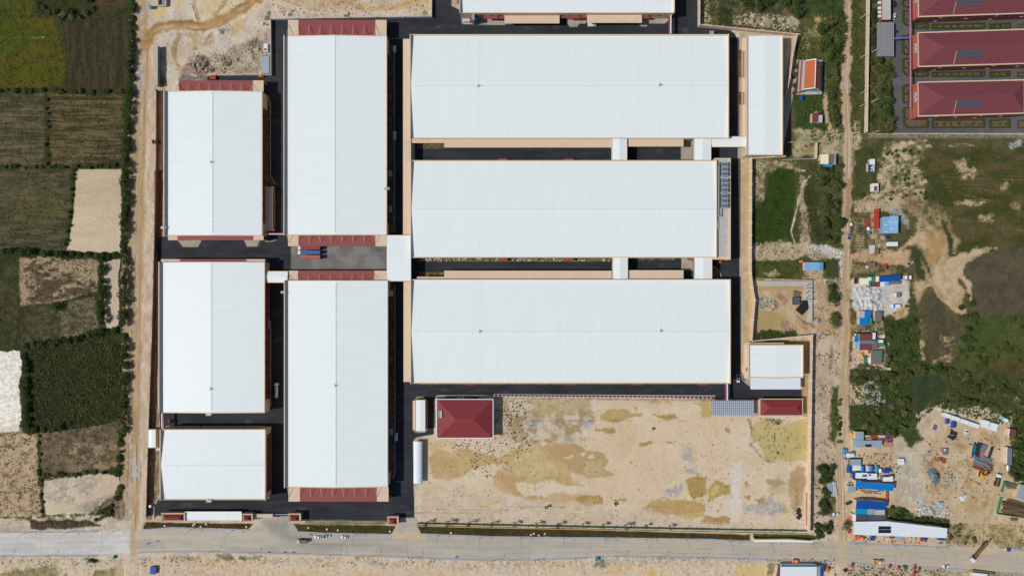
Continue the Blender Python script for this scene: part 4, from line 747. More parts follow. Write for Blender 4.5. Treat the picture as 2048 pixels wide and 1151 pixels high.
# ---- covered links between halls
def link(label, q, h, axis, e1=True):
    a, b, c, d = q; x0, y1 = W(a, b, h); x1, y0 = W(c, d, h); root = thing("covered_link", label, "covered walkway", ((x0+x1)/2, (y0+y1)/2, 0), group="white covered links between the halls")
    gable_roof(x0, y0, x1, y1, h, h+.5, axis, .35).build("roof", WHX if axis == 'x' else WHY, root)
    if axis == 'y':
        MB().box(x0-.4, y0, h-.5, x0-.002, y1, h+.25).build("fascia", TAN, root); MB().box(x1+.002, y0, h-.5, x1+.4, y1, h+.25).build("fascia", TAN, root)
    else: MB().box(x0, y0-.4, h-.5, x1, y0-.002, h+.2).build("fascia", TAN, root); MB().box(x0, y1+.002, h-.5, x1, y1+.4, h+.2).build("fascia", TAN, root)
    for X in (x0+.4, x1-.4):
        for Y in (y0+.5, y1-.5): MB().box(X-.2, Y-.2, 0, X+.2, Y+.2, h-.4).build("post", CRM, root)
    return root
link("large white covered link roof between the middle column and the big halls", (773.5,471,822,561), 8.4, 'x')
link("small white link roof at the west end of the concrete loading yard", (529,543,575.5,564), 7.9, 'x')
link("white covered link between the top and middle halls, the western of the pair", (1224,276,1253,320), 8.2, 'y')
link("white covered link between the top and middle halls, the eastern of the pair", (1388,275,1421,320), 8.2, 'y')
link("white covered bridge from the big halls to the narrow canteen hall", (1421.5,274,1494,293), 7.8, 'x')
link("white covered link between the middle and lower halls, the western of the pair", (1225.5,513,1254.5,560), 8.2, 'y')
link("white covered link between the middle and lower halls, the eastern of the pair", (1389,513,1423,560), 8.2, 'y')
def pipe_bridge(label, p, q, h, cols=(PIP, PIPR), gap=1.1, w=.75):
    root = thing("pipe_bridge", label, "pipe bridge", W3((p[0]+q[0])/2, (p[1]+q[1])/2)); A = Vector(W3(*p, h)); B = Vector(W3(*q, h)); d = (B-A).normalized(); nrm = Vector((d.y, -d.x, 0))
    for i, c in enumerate(cols): o = nrm*gap*(i-(len(cols)-1)/2); MB().bar(A+o, B+o, w, .5).build("pipe", c, root)
    n = max(2, int((B-A).length/9)+1)
    for i in range(n):
        c = A.lerp(B, .04+.92*i/(n-1)); MB().box(c.x-.18, c.y-.18, 0, c.x+.18, c.y+.18, h-.25).build("post", GREY, root)
    return root
pipe_bridge("white and red pipe bridge crossing the street south of the north factory", (1340,27), (1339.5,68), 6)
pipe_bridge("white and red pipe bridge between the lower big hall and the carport", (1452.5,765), (1453,800), 5.5)
pipe_bridge("white and pink pipe bridge between the two lowest west factories", (324.5,826), (325.5,858), 6, (PINK, PIP), .8, .5)
pipe_bridge("red and white pipe bridge west of the concrete yard", (527,467), (567,467), 6, (PIPR, PIP), .7, .45)
# chillers on the plant deck
FAN = mat("fan_grey", (70,78,88), .5, .1)
for i, y in enumerate((324,356,387)):
    z = 9.3; t = thing("roof_chiller", ("grey six fan chiller on the plant deck, nearest the covered bridge", "grey six fan chiller on the plant deck, middle of the three", "grey six fan chiller on the plant deck, nearest the bare concrete")[i], "chiller", W3(1450,y+14,z), group="chillers on the plant deck")
    MB().prect(1444,y,1457,y+29,z+.4,z+2.6).build("casing", GALV, t)
    for a in (1447.2,1453.6):
        for b in (5,14.5,24):
            X, Y = W(a,y+b,z+2.7); f = MB().cone((X,Y,z+2.6),(X,Y,z+3.0),1.0,1.0,12).build("fan", FAN, t); m = MB(); m.bar((X-.9,Y-.9,z+3.1),(X+.9,Y+.9,z+3.1),.22); m.bar((X-.9,Y+.9,z+3.1),(X+.9,Y-.9,z+3.1),.22); m.build("guard", GALV, f)
    for k in range(10): 
        X, Y = W(1441.5,y+1.5+k*2.8,z+1); MB().box(X-.7,Y-.25,z,X+.6,Y+.25,z+1.6).build("pump", DGRY, t)
    X0, Y0 = W(1443.5,y+.5,z); X1, Y1 = W(1457.5,y+28.5,z); MB().box(X0,Y1,z,X1,Y0,z+.4).build("plinth", CONC, t)
t = thing("coolant_pipe", "long pale pipe run beside the chillers on the plant deck", "pipe", W3(1437,380,9.3)); MB().bar(W3(1437.5,332,10), W3(1437,432,10), .7).build("pipe", GALV, t); MB().bar(W3(1443,416,10), W3(1442.5,433,10), .6).build("pipe", GALV, t); MB().bar(W3(1432,431,10), W3(1443,432,10), .6).build("elbow", GALV, t)
for i, y in enumerate((442.5,449,455)):
    t = thing("roof_vent", "white round roof vent on the plant deck, " + ("nearest the pipe run", "middle of three", "farthest from the pipe run")[i], "roof vent", W3(1434,y,9.3), group="round vents on the plant deck"); X, Y = W(1434,y,10); MB().cone((X,Y,9.3),(X,Y,10.4),.95,.95,12).build("vent_body", WHITE, t); MB().cone((X,Y,10.4),(X,Y,10.55),.5,.5,10).build("vent_cap", DGRY, t)
# ---- hip roofs
def hip(root, x0, y0, x1, y1, e, r, m, name="roof", ins=None, rot=None):
    w, h = x1-x0, y1-y0; i = ins if ins is not None else min(w, h)/2
    if w >= h: a, b = (x0+i, (y0+y1)/2), (x1-i, (y0+y1)/2)
    else: a, b = ((x0+x1)/2, y0+i), ((x0+x1)/2, y1-i)
    v = [(x0,y0,e),(x1,y0,e),(x1,y1,e),(x0,y1,e),(*a,r),(*b,r)]
    f = [(0,1,5,4),(1,2,5),(2,3,4,5),(3,0,4),(3,2,1,0)] if w >= h else [(0,1,4),(1,2,5,4),(2,3,5),(3,0,4,5),(3,2,1,0)]
    o = MB().add(v, f).build(name, m, root)
    c = MB(); ends = ((0,4),(3,4),(1,5),(2,5),(4,5)) if w >= h else ((0,4),(1,4),(2,5),(3,5),(4,5))
    for p, q in ends: c.bar((v[p][0],v[p][1],v[p][2]+.03),(v[q][0],v[q][1],v[q][2]+.03),.35,.12)
    c.build("ridge_tile", mat("ridge_tiles", (150,66,66), .7, .08), o); return o
def hip_building(name, label, cat, q, e, r, rim=WHITE, wallm=CRM, ov=.9, group=None):
    a, b, c, d = q; x0, y1 = W(a, b, e); x1, y0 = W(c, d, e); root = thing(name, label, cat, ((x0+x1)/2, (y0+y1)/2, 0), group=group)
    MB().box(x0+ov, y0+ov, 0, x1-ov, y1-ov, e-.3).build("wall", wallm, root); g = MB()
    g.box(x0,y0,e-.3,x0+.5,y1,e+.15); g.box(x1-.5,y0,e-.3,x1,y1,e+.15); g.box(x0+.5,y0,e-.3,x1-.5,y0+.5,e+.15); g.box(x0+.5,y1-.5,e-.3,x1-.5,y1,e+.15); g.build("gutter", rim, root)
    hip(root, x0+.5, y0+.5, x1-.5, y1-.5, e, r, RDT); return root, x0, y0, x1, y1
r, x0, y0, x1, y1 = hip_building("office_building", "square red hip roofed building with a white gutter, at the corner of the sand lot", "office", (872.5,797,987,876), 6.2, 10.2)
windows(r, wally=y0+.9, a=x0+2, b=x1-2, z=1.5, n=8, side=-1); windows(r, wallx=x1-.9, a=y0+2, b=y1-2, z=1.5, n=5)
t = thing("solar_heater", "white solar water heater on the red hip roof beside the sand lot", "water heater", W3(880,828,7.4)); X, Y = W(880,828,8); MB().add([(X-1.2,Y-2.3,6.95),(X+1.5,Y-2.3,8.05),(X+1.5,Y+2.3,8.05),(X-1.2,Y+2.3,6.95),(X-1.2,Y-2.3,7.05),(X+1.5,Y-2.3,8.15),(X+1.5,Y+2.3,8.15),(X-1.2,Y+2.3,7.05)],[(3,2,1,0),(4,5,6,7),(0,1,5,4),(1,2,6,5),(2,3,7,6),(3,0,4,7)]).build("collector", SOLAR, t)
for k in range(4): MB().cone((X+.9,Y-1.9+k*1.05,8.2),(X+.9,Y-1.0+k*1.05,8.2),.35,.35,8).build("tank", WHITE, t)
r, x0, y0, x1, y1 = hip_building("guard_building", "long red hip roofed building beside the east fence, above the yellow pond", "guard building", (1519,796.5,1606,831), 4.6, 7.0, CRM)
SGRID = bpy.data.materials.new("solar_tile_grid"); SGRID.use_nodes = True
def grid_mat(m, c1, c2, w, h, mortar):
    t = m.node_tree; n = t.nodes; b = n["Principled BSDF"]; b.inputs["Roughness"].default_value = .45; g = n.new("ShaderNodeNewGeometry"); br = n.new("ShaderNodeTexBrick"); br.offset = 0
    br.inputs["Color1"].default_value = (*lin(c1),1); br.inputs["Color2"].default_value = (*(lin(c1)*.9),1); br.inputs["Mortar"].default_value = (*lin(c2),1); br.inputs["Scale"].default_value = 1; br.inputs["Mortar Size"].default_value = mortar; br.inputs["Brick Width"].default_value = w; br.inputs["Row Height"].default_value = h; br.inputs["Mortar Smooth"].default_value = 0
    t.links.new(g.outputs["Position"], br.inputs[0]); t.links.new(br.outputs[0], b.inputs["Base Color"]); return m
grid_mat(SGRID, (112,124,136), (176,186,192), 1.3, 1.5, .22)
SG2 = bpy.data.materials.new("school_shed_grid"); SG2.use_nodes = True; grid_mat(SG2, (110,110,110), (146,146,144), 1.1, 1.25, .2)
def carport(label, q, h, m, name="carport"):
    a, b, c, d = q; x0, y1 = W(a,b,h); x1, y0 = W(c,d,h); t = thing(name, label, "carport", ((x0+x1)/2,(y0+y1)/2,0)); MB().box(x0,y0,h-.25,x1,y1,h).build("roof", m, t)
    for X in np.linspace(x0+.4, x1-.4, 4):
        for Y in (y0+.4, y1-.4): MB().box(X-.12,Y-.12,0,X+.12,Y+.12,h-.26).build("post", GREY, t)
carport("blue grey carport with a grid of pale dots, beside the sand lot", (1422.5,800,1508,830), 4.2, SGRID)
carport("grey carport with a tiled grid roof inside the school wall", (1754,45,1788,113), 3.6, SG2)
# ---- gatehouses along the road
def pavilion(label, q, group=None):
    a, b, c, d = q; h = 4.2; x0, y1 = W(a,b,h); x1, y0 = W(c,d,h); t = thing("gate_pavilion", label, "pavilion", ((x0+x1)/2,(y0+y1)/2,0), group="red roofed gate pavilions"); MB().box(x0+.3,y0+.3,0,x1-.3,y1-.3,h-.3).build("wall", CRM, t); MB().box(x0,y0,h-.3,x1,y1,h).build("cornice", CRM, t)
    rim = MB(); rim.box(x0,y0,h,x0+.35,y1,h+.4); rim.box(x1-.35,y0,h,x1,y1,h+.4); rim.box(x0+.35,y0,h,x1-.35,y0+.35,h+.4); rim.box(x0+.35,y1-.35,h,x1-.35,y1,h+.4); rim.build("parapet", CRM, t)
    hip(t, x0+1.1, y0+.9, x1-1.1, y1-.9, h+.02, h+1.9, RDT)
pavilion("longest red roofed gatehouse, at the west end of the white strip roof", (323,1024.5,370.5,1042.5)); pavilion("small red roofed gatehouse at the east end of the white strip roof", (483.5,1026,505.5,1043)); pavilion("square red roofed gatehouse east of the sliding gate", (576.5,1025.5,601.5,1043.5)); pavilion("red roofed gatehouse farthest east along the road", (774.5,1031.5,797,1050))
t = thing("bike_shelter", "long narrow white roofed shelter between two red gatehouses", "shelter", W3(427,1031)); x0, y1 = W(368.5,1022.5,4); x1, y0 = W(482.5,1040,4); gable_roof(x0,y0,x1,y1,3.5,3.8,'x',.2).build("roof", WHX, t)
for X in np.linspace(x0+1,x1-1,8): MB().box(X-.12,y1-.7,0,X+.12,y1-.5,3.3).build("post", GREY, t); MB().box(X-.12,y0+.5,0,X+.12,y0+.7,3.3).build("post", GREY, t)
t = thing("gate_wall", "low white wall beside the sliding gate", "wall", W3(527,1031)); MB().prect(508,1027.5,545,1033.5,0,2.2).build("wall", WHITE, t); MB().prect(507.5,1027,545.5,1034,2.2,2.5).build("coping", CRM, t); MB().prect(545.7,1032,556,1034.5,0,2.3).build("sign_panel", PINK, t)
t = thing("sliding_gate", "folding steel gate across the main entrance", "gate", W3(561,1029)); m = MB()
for k in range(14): m.bar(W3(546+k*2.15,1027.5,.2), W3(548+k*2.15,1031.5,1.6), .12); m.bar(W3(546+k*2.15,1031.5,.2), W3(548+k*2.15,1027.5,1.6), .12)
m.build("lattice", GREY, t); MB().prect(546,1027,576,1028,1.5,1.65).build("rail", GALV, t); MB().prect(546,1031,576,1032,1.5,1.65).build("rail", GALV, t)
t = thing("white_cabinet", "small white cabinet on the brown strip inside the west wall", "cabinet", W3(299,1011.5)); MB().prect(297,1009.5,301.5,1014,0,2).build("casing", WHITE, t); MB().prect(296.8,1009.3,301.7,1014.2,2,2.15).build("lid", WHITE, t)
# ---- walls and fences
def fence(label, pts, h, t, m, name="boundary_wall", cat="wall", post=None, postm=None, cap=None, group=None, pn="post"):
    root = thing(name, label, cat, W3(*pts[0]), group=group); w = MB(); cp = MB()
    for i in range(len(pts)-1):
        A = Vector(W3(*pts[i], h)); B = Vector(W3(*pts[i+1], h)); d = (B-A).normalized(); e = d*(t/2) if i < len(pts)-2 else d*0
        w.bar(A-Vector((0,0,h/2))+(d*t/2*(i>0)), B-Vector((0,0,h/2))+e, t, h)
        if cap: cp.bar(A+Vector((0,0,.1)), B+Vector((0,0,.1))+e, t+.25, .18)
    w.build("panel", m, root)
    if cap: cp.build("coping", cap, root)
    if post:
        for i in range(len(pts)-1):
            A = Vector(W3(*pts[i], h)); B = Vector(W3(*pts[i+1], h)); L = (B-A).length; n = max(1, int(L/post))
            for k in range(n):
                c = A.lerp(B, k/n); MB().box(c.x-.3, c.y-.3, 0, c.x+.3, c.y+.3, h+.5).build(pn, postm, root)
    return root
fence("grey concrete wall standing alone in the sand beside the earth road", [(314,91),(313.5,171)], 4.0, .9, DCON, cap=CONC)
fence("long dark red wall along the west side of the factories", [(312.5,180),(312.5,300),(309,474),(306,600),(303,700),(297,860),(294,960),(292,1034)], 3.2, .3, mat("dark_brown_wall",(92,66,58),.9,.1), post=14, postm=BAND)
fence("pale wall round the north west corner of the asphalt", [(432,150),(541,149),(541,38),(700,35),(863,32.5),(864,-60)], 2.4, .4, CONC, post=16, postm=CONC)
fence("tan wall stepping round the narrow hall in the north east", [(1400,-60),(1399.5,49),(1470,56),(1595,68),(1586,110),(1580,155),(1573,190)], 4.2, .5, TAN, post=7, postm=WHITE)
fence("tan wall with white posts bending beside the walled building plot", [(1570,312),(1503.5,316),(1503,420),(1502.5,545),(1506,575),(1510.5,600),(1507,640),(1504,681)], 4.2, .55, TAN, post=7, postm=WHITE)
fence("tan wall with white posts along the east side of the sand lot", [(1505,682),(1625,670),(1623.5,760),(1621.5,900),(1619.5,1066)], 4.4, .6, TAN, post=6.5, postm=WHITE)
fence("green mesh fence along the south edge of the sand lot", [(836,1047),(1000,1050.5),(1200,1054.5),(1400,1058.5),(1560,1061),(1617,1062)], 2.2, .25, mat("green_mesh", (112,136,112), .7, .1), "green_fence", "fence", 9, GRN)
fence("low cream kerb wall south of the green fence", [(836,1051),(1000,1055),(1200,1058.5),(1400,1063),(1560,1066),(1617,1067.5)], .9, .3, mat("cream_kerb", (206,184,122), .8, .1), "low_wall", "wall")
fence("red and white striped fence along the street north of the sand lot", [(988,791),(1200,793),(1430,795)], 1.6, .35, PIPR, "striped_fence", "fence", 2.6, WHITE)
fence("red fence panel north of the red hip roofed guard building", [(1462,800),(1520,799)], 1.6, .3, PIPR, "red_fence", "fence", 4, WHITE)
fence("cream wall along the west side of the school", [(1739.5,-60),(1737.5,60),(1736,150),(1734.5,264)], 3.2, .9, mat("cream_pink_wall", (206,186,166), .9, .1), post=4.5, postm=CRM)
fence("low grey wall south of the school driveway", [(1737,267),(2100,269)], 1.2, .3, CONC)
fence("tan wall along the top of the walled building plot", [(1513,556),(1627,560)], 2.4, .5, mat("ochre_wall", (176,150,104), .85, .1))
fence("grey wall above the wooded meadow", [(1566,319),(1634,317)], 2, .3, CONC); fence("grey wall below the small pink house", [(1575,284),(1660,283)], 1.8, .3, CONC); fence("short cream wall end beside the cream roofed house", [(1634,285),(1633,317)], 2.4, .9, CRM)
t = thing("concrete_slab_wall", "broad white concrete slab along the east side of the building plot", "slab", W3(1618,600))
MB().prect(1611,561,1625,600,0,1.5).build("slab", CONC, t); MB().prect(1617,600,1625,644,0,1.5).build("slab", CONC, t); MB().prect(1518,561.5,1610,571,0,1.2).build("slab", CONC, t)
for a, b in (((1613,572),(1622,566)),((1612,587),(1620,580)),((1612,597),(1621,589)),((1612,575.5),(1624,575.5)),((1614,597.8),(1624,597.8))): MB().bar(W3(*a,1.6),W3(*b,1.6),.3).build("rebar", DGRY, t)
# ---- the school
def school(label, y0a, y0b, y1a, y1b, xr, ridge=True):
    e, r = 10.0, 13.6; A = [W(1835.5,y0a,e), W(xr,y0b,e), W(xr,y1b,e), W(1836.5,y1a,e)]
    cx = sum(p[0] for p in A)/4; cy = sum(p[1] for p in A)/4; root = thing("school_block", label, "school block", (cx,cy,0), group="red roofed school blocks")
    sh = lambda f: [(cx+(x-cx)*(1-f[0]), cy+(y-cy)*(1-f[1])) for x, y in A]
    MB().prism(sh((.004,.02)), 0, e-.4).build("wall", RBR, root); MB().prism(A, e-.4, e).build("cornice", CRM, root)
    I = sh((.012,.07)); ul, ur, lr, ll = I; ml = Vector(((ul[0]+ll[0])/2,(ul[1]+ll[1])/2)); mr = Vector(((ur[0]+lr[0])/2,(ur[1]+lr[1])/2)); d = (mr-ml).normalized(); a = ml+d*13.0; b = mr-d*9.0
    v = [(*ll,e+.02),(*lr,e+.02),(*ur,e+.02),(*ul,e+.02),(a.x,a.y,r),(b.x,b.y,r)]
    o = MB().add(v, [(0,1,5,4),(1,2,5),(2,3,4,5),(3,0,4),(3,2,1,0)]).build("roof", MRN, root); c = MB()
    for p, q in ((0,4),(3,4),(1,5),(2,5),(4,5)): c.bar((*v[p][:2],v[p][2]+.04),(*v[q][:2],v[q][2]+.04),.3,.1)
    c.build("ridge_tile", mat("maroon_ridge", (136,72,80), .6, .06), o)
    W0 = sh((.004,.02)); LL, LR, UL = Vector(W0[3]), Vector(W0[2]), Vector(W0[0])
    for z in (1.6,4.6,7.4):
        for i in range(14):
            p = LL.lerp(LR, (i+.5)/14); q = LL.lerp(LR, (i+.8)/14); MB().bar((p.x,p.y-.03,z),(q.x,q.y-.03,z),.1,1.2).build("window", WHITE if (i*7+int(z*3)) % 6 == 0 else GLS, root)
    for z in (2.2, 5.6, 8.4): p = LL.lerp(UL,.03); q = LL.lerp(UL,.97); MB().bar((p.x-.06,p.y,z),(q.x-.06,q.y,z),.12,.35).build("ledge", mat("pale_red_band",(186,112,100),.8,.05), root)
    for k in (.52,.66):
        p = LL.lerp(UL,k-.05); q = LL.lerp(UL,k+.05); wn = MB().bar((p.x-.15,p.y,7),(q.x-.15,q.y,7),.3,2.2).build("window", WHITE, root); MB().bar((p.x-.33,p.y+.4,7),(q.x-.33,q.y-.4,7),.06,1.4).build("pane", GLS, wn)
    for i in range(12):
        for j in range(2):
            px = 1913.5+i*4.25; py = y0a + 37.5 + j*7.4 - i*.16; x, y = W(px,py,12.4); x2, y2 = W(px+3.4,py+6,12.4)
            zz = lambda yy: e + (r-e)*min(1, max(0,(yy-ll[1])/((ul[1]-ll[1])/2+.01))) + .15
            MB().add([(x,y2,zz(y2)),(x2,y2,zz(y2)),(x2,y,zz(y)),(x,y,zz(y)),(x,y2,zz(y2)-.1),(x2,y2,zz(y2)-.1),(x2,y,zz(y)-.1),(x,y,zz(y)-.1)],[(0,1,2,3),(7,6,5,4),(0,4,5,1),(1,5,6,2),(2,6,7,3),(3,7,4,0)]).build("solar_panel", mat("grey_solar_glass",(78,88,102),.2,.1,1,0,None,0,.5), root)
    x, y = W(1912.5,y0a+38,12.4); x2, y2 = W(1907,y0a+66,10.6); MB().bar((x,y,12.75),(x2,y2,10.5),.18).build("conduit", CRM, root)
    return root
school("maroon hip roofed school block with solar panels, cut by the top edge", -38, -44, 35, 26, 2100)
school("maroon hip roofed school block with solar panels, between the other two blocks", 64.5, 56, 134.5, 127, 2090)
school("maroon hip roofed school block with solar panels, beside the open meadow", 163.5, 158.5, 233.5, 227.5, 2049)
t = thing("service_block", "grey flat roofed service block with a red west wall inside the school wall", "service block", W3(1770,18)); MB().prect(1765.5,-40,1781,39,0,4.4).build("wall", RBR, t); MB().prect(1765,-40,1781.5,39.5,4.4,4.8).build("roof", CONC, t)
for y in (6,17,25,33): X, Y = W(1759,y,1.8); MB().box(X-.9,Y-.8,1.2,X+1.0,Y+.8,2.4).build("window_hood", WHITE, t)
m = pipe_bridge("red and blue pipe bridge along the west ends of the school blocks", (1820.5,-60), (1821.5,216), 5.5, (PIPB, PINK), .45, .28)
pipe_bridge("blue pipe bridge from the grey carport to the school blocks", (1787,77.5), (1822,75.5), 5.2, (PIPB, PIPB), .45, .4)
# ---- temple
t = thing("temple", "temple with a steep orange tiled roof and white edges", "temple", W3(1622,150)); e, r = 6.5, 10.5
P = [W(1611.5,121.5,e), W(1641,123,e), W(1639.5,181,e), W(1608.5,178.5,e)]; RA, RB = W(1631.5,118.5,r), W(1629.5,176,r)
MB().add([(*P[0],e),(*P[3],e),(*RB,r),(*RA,r),(*P[0],e-.3),(*P[3],e-.3),(*RB,r-.3),(*RA,r-.3)],[(0,1,2,3),(7,6,5,4),(0,4,5,1),(1,5,6,2),(2,6,7,3),(3,7,4,0)]).build("roof", ORG, t)
MB().add([(*P[1],e),(*P[2],e),(*RB,r),(*RA,r),(*P[1],e-.3),(*P[2],e-.3),(*RB,r-.3),(*RA,r-.3)],[(3,2,1,0),(4,5,6,7),(1,5,4,0),(2,6,5,1),(3,7,6,2),(0,4,7,3)]).build("roof", ORG, t)
for p, q, za, zb in ((P[0],RA,e,r),(P[3],RB,e,r),(P[1],RA,e,r),(P[2],RB,e,r),(RA,RB,r,r)): MB().bar((*p,za+.12),(*q,zb+.12),.5,.3).build("bargeboard", WHITE, t)
m = MB(); m.prism([W(1606,122,4.5),W(1642,124,4.5),W(1640,180,4.5),W(1602,179,4.5)], 0, 4.9); m.build("wall", GALV, t)
MB().add([(*P[3],e-.3),(*P[2],e-.3),(*RB,r-.5),(P[3][0]+.3,P[3][1]+.6,4.9),(P[2][0]-.3,P[2][1]+.6,4.9)],[(0,1,2),(3,4,1,0)]).build("gable", GALV, t); MB().add([(*P[0],e-.3),(*P[1],e-.3),(*RA,r-.5),(P[0][0]+.3,P[0][1]-.6,4.9),(P[1][0]-.3,P[1][1]-.6,4.9)],[(2,1,0),(0,1,4,3)]).build("gable", GALV, t)
for i, (a, h, mm) in enumerate(((1607,5.6,CONC),(1603.5,4.6,RBR),(1600.5,3.4,CONC),(1597.5,2.2,MRN))): MB().prism([W(a,121,h),W(a+5,121,h),W(a+1,181+i*1.5,h),W(a-4,181+i*1.5,h)], 0, h).build("terrace", mm, t)
MB().prism([W(1594,120,.4),W(1645,120,.4),W(1643,189,.4),W(1592,189,.4)], 0, .5).build("plinth", CONC, t)
# ---------------------------------------------------------------- sheds, shacks and yards in the east
def qpts(q, h): return [W(x, y, h) for x, y in ([(q[0],q[1]),(q[2],q[1]),(q[2],q[3]),(q[0],q[3])] if not isinstance(q[0], (tuple, list)) else q)]
def shack(name, label, cat, pieces, wallm=CRM, group=None):
    """pieces: (outline in photo pixels at roof height, height, sheet, tilt, wall?)"""
    q0 = pieces[0]; p = qpts(q0[0], q0[1]); cx = sum(a[0] for a in p)/len(p); cy = sum(a[1] for a in p)/len(p)
    root = thing(name, label, cat, (cx, cy, 0), group=group)
    for i, pc in enumerate(pieces):
        q, h, m = pc[:3]; tilt = pc[3] if len(pc) > 3 else .25; wall = pc[4] if len(pc) > 4 else True; p = qpts(q, h)
        px = sum(a[0] for a in p)/len(p); py = sum(a[1] for a in p)/len(p); ys = [a[1] for a in p]; sp = max(ys)-min(ys)+.01
        zt = [h + tilt*((a[1]-py)/sp) + .012*i for a in p]; zb = [z-.1 for z in zt]
        MB().prism(p, zb, zt).build("roof", m, root)
        if wall:
            w = [(px+(a[0]-px)*.94, py+(a[1]-py)*.94) for a in p]; MB().prism(w, -.3, [z-.14 for z in zt]).build("wall", wallm, root)
    return root
shack("cream_roofed_house", "small house with a cream and grey roof and a teal lean-to", "house", [((1641,308.5,1657,328),3.6,CREAMS),((1657,308,1668,326),3.6,BRN),((1668,306.5,1672,329),3.3,GALV),((1645,328,1665,333),2.8,TEAL),((1639,321,1643,329),2.4,SKYB,.2,False)])
shack("small_pink_house", "small house with a maroon and white roof in the grass below the temple", "house", [((1624.5,226,1637,244.5),3.4,MRN),((1637,230,1645,245),3.5,CONC),((1633,222,1643,226),2.8,MRN)])
shack("blue_shed", "lone pale blue roofed shed beside the white gravel drive", "shed", [((1609,524,1639,541),3.6,SKYB),((1639,524,1646.5,541),3.5,mat("slate_blue_sheet",(106,146,186),.5,.06))])
r = shack("pale_blue_warehouse", "large pale blue roofed shed beside a red steel beam", "shed", [((1765,433.5,1779,466.5),5.0,SKYB),((1779,431.5,1796.5,466),5.0,mat("light_blue_sheet",(136,180,214),.5,.05))], GALV)
for a, b in ((1768,448),(1776,442),(1788,443),(1780,456),(1769,462)): MB().prect(a,b,a+7,b+2.2,5.05,5.2).build("skylight", mat("milky_sheet",(190,206,214),.5,.04), r)
shack("white_container", "white shipping container south of the pale blue shed", "container", [((1776,483.5,1796,492),2.7,WHITE,0)], WHITE)
r = shack("rusty_container", "white container with a rusty patch on its roof, alone in the grass", "container", [((1744.5,366.5,1757,383),2.8,WHITE,0)], WHITE); MB().prect(1748,372,1755,382,2.82,2.9).build("rust_patch", RUST, r)
shack("half_built_kiosk", "white roofed kiosk with a bright blue frame, in the grass near the school wall", "kiosk", [((1740,318,1750,329),2.8,WHITE),((1736,326,1738.5,343),2.2,BLUE,.1),((1738.5,341,1749,343),1.0,BLUE,.1),((1748,329,1750,343),2.4,GALV,.1),((1742,334,1745,336.5),1.2,WHITE,.1),((1741.5,339,1744,341),1.2,WHITE,.1)])
def beam(label, p, q, h, m=RUST, w=1.6, name="steel_girder", cat="girder"):
    t = thing(name, label, cat, W3((p[0]+q[0])/2,(p[1]+q[1])/2)); A = Vector(W3(*p,h)); B = Vector(W3(*q,h)); MB().bar(A,B,w,.25).build("flange", m, t); MB().bar(A-Vector((0,0,h-.2)),B-Vector((0,0,h-.2)),w,.25).build("flange", m, t); MB().bar(A-Vector((0,0,h/2)),B-Vector((0,0,h/2)),w*.25,h-.45).build("web", m, t); return t
RBM = mat("red_primer", (168,62,44), .7, .15)
beam("tall red steel girder standing beside the pale blue shed", (1755.5,417),(1755.5,457),3.2,RBM); beam("low red steel girder lying in the weeds", (1735,435),(1735.5,463),1.2,RBM,1.1); beam("short dull red girder beside the low one", (1738.5,436),(1739.5,460),.8,RUST,.8)
shack("ruined_shack", "roofless brown timber shack south of the red girders", "shack", [((1736,478,1748,490),1.6,BRN),((1738,490,1750,506),1.3,PALE),((1750,497,1758,508),2.2,BRN)], BRN)
shack("brown_hut", "small brown board hut on the weeds above the market stalls", "hut", [((1738,524,1751,534),2.6,BRN),((1731,531,1738,536),1.2,PALE)], BRN); shack("rust_hut", "tiny rust coloured hut above the market stalls", "hut", [((1767,528,1774,538),2.2,RUST)], RUST)
shack("market_stall", "long stall under a royal blue tarpaulin and patched sheets above the gravel lot", "stall", [([(1756,553),(1801.5,549),(1801.5,560),(1758,564)],3.2,ROYAL),((1743,553,1752,564),3.0,GRN),((1751.5,552,1758,563),3.3,CREAMS),((1735,554,1742.5,571),2.8,WHITE),((1738,561,1742,574),3.1,GRN),((1745,564.5,1760,573),2.7,MRN),((1760.4,563,1769,572),2.7,WHITE),((1769.2,562,1777.5,571),2.8,SKYB),((1779,561.5,1801,568),2.5,TARP)], BRN)
shack("cream_stall", "square cream roofed stall left of the blue tarpaulin stall", "stall", [((1720,556,1735,569),2.9,CREAMS)]); shack("dark_stall", "small dark roofed stall beside the earth road", "stall", [((1708,556,1715,567),2.4,DGRY)]); shack("striped_kiosk", "tiny red and white kiosk at the end of the blue stall", "kiosk", [((1810,550.5,1814.5,558),2.5,WHITE),((1814.5,550.5,1818,558),2.5,MRN),((1818,550.5,1823,558),2.5,WHITE)])
shack("white_cabin", "small white cabin standing alone on the gravel lot", "cabin", [((1788,585,1793,594),2.6,WHITE),((1793,585,1801,594),2.7,GREY)]); shack("blue_white_container", "white container with one blue end on the gravel lot", "container", [((1787,608.5,1790.5,615),2.6,BLUE,0),((1790.5,608.5,1801,615),2.6,WHITE,0)], WHITE)
shack("blue_roofed_house", "house with a bright blue roof and one white corner, below the gravel lot", "house", [((1719,621.5,1729,635),4.0,CONC),((1729,621.5,1742,635),4.0,BLUE),((1719,635,1736.5,649.5),3.9,BLUE),((1736.5,635,1744.5,648),3.3,GRN)]); shack("brown_roofed_shed", "plain grey brown roofed shed beside the bright blue roof", "shed", [((1750,622.5,1764,642),3.3,TARP)])
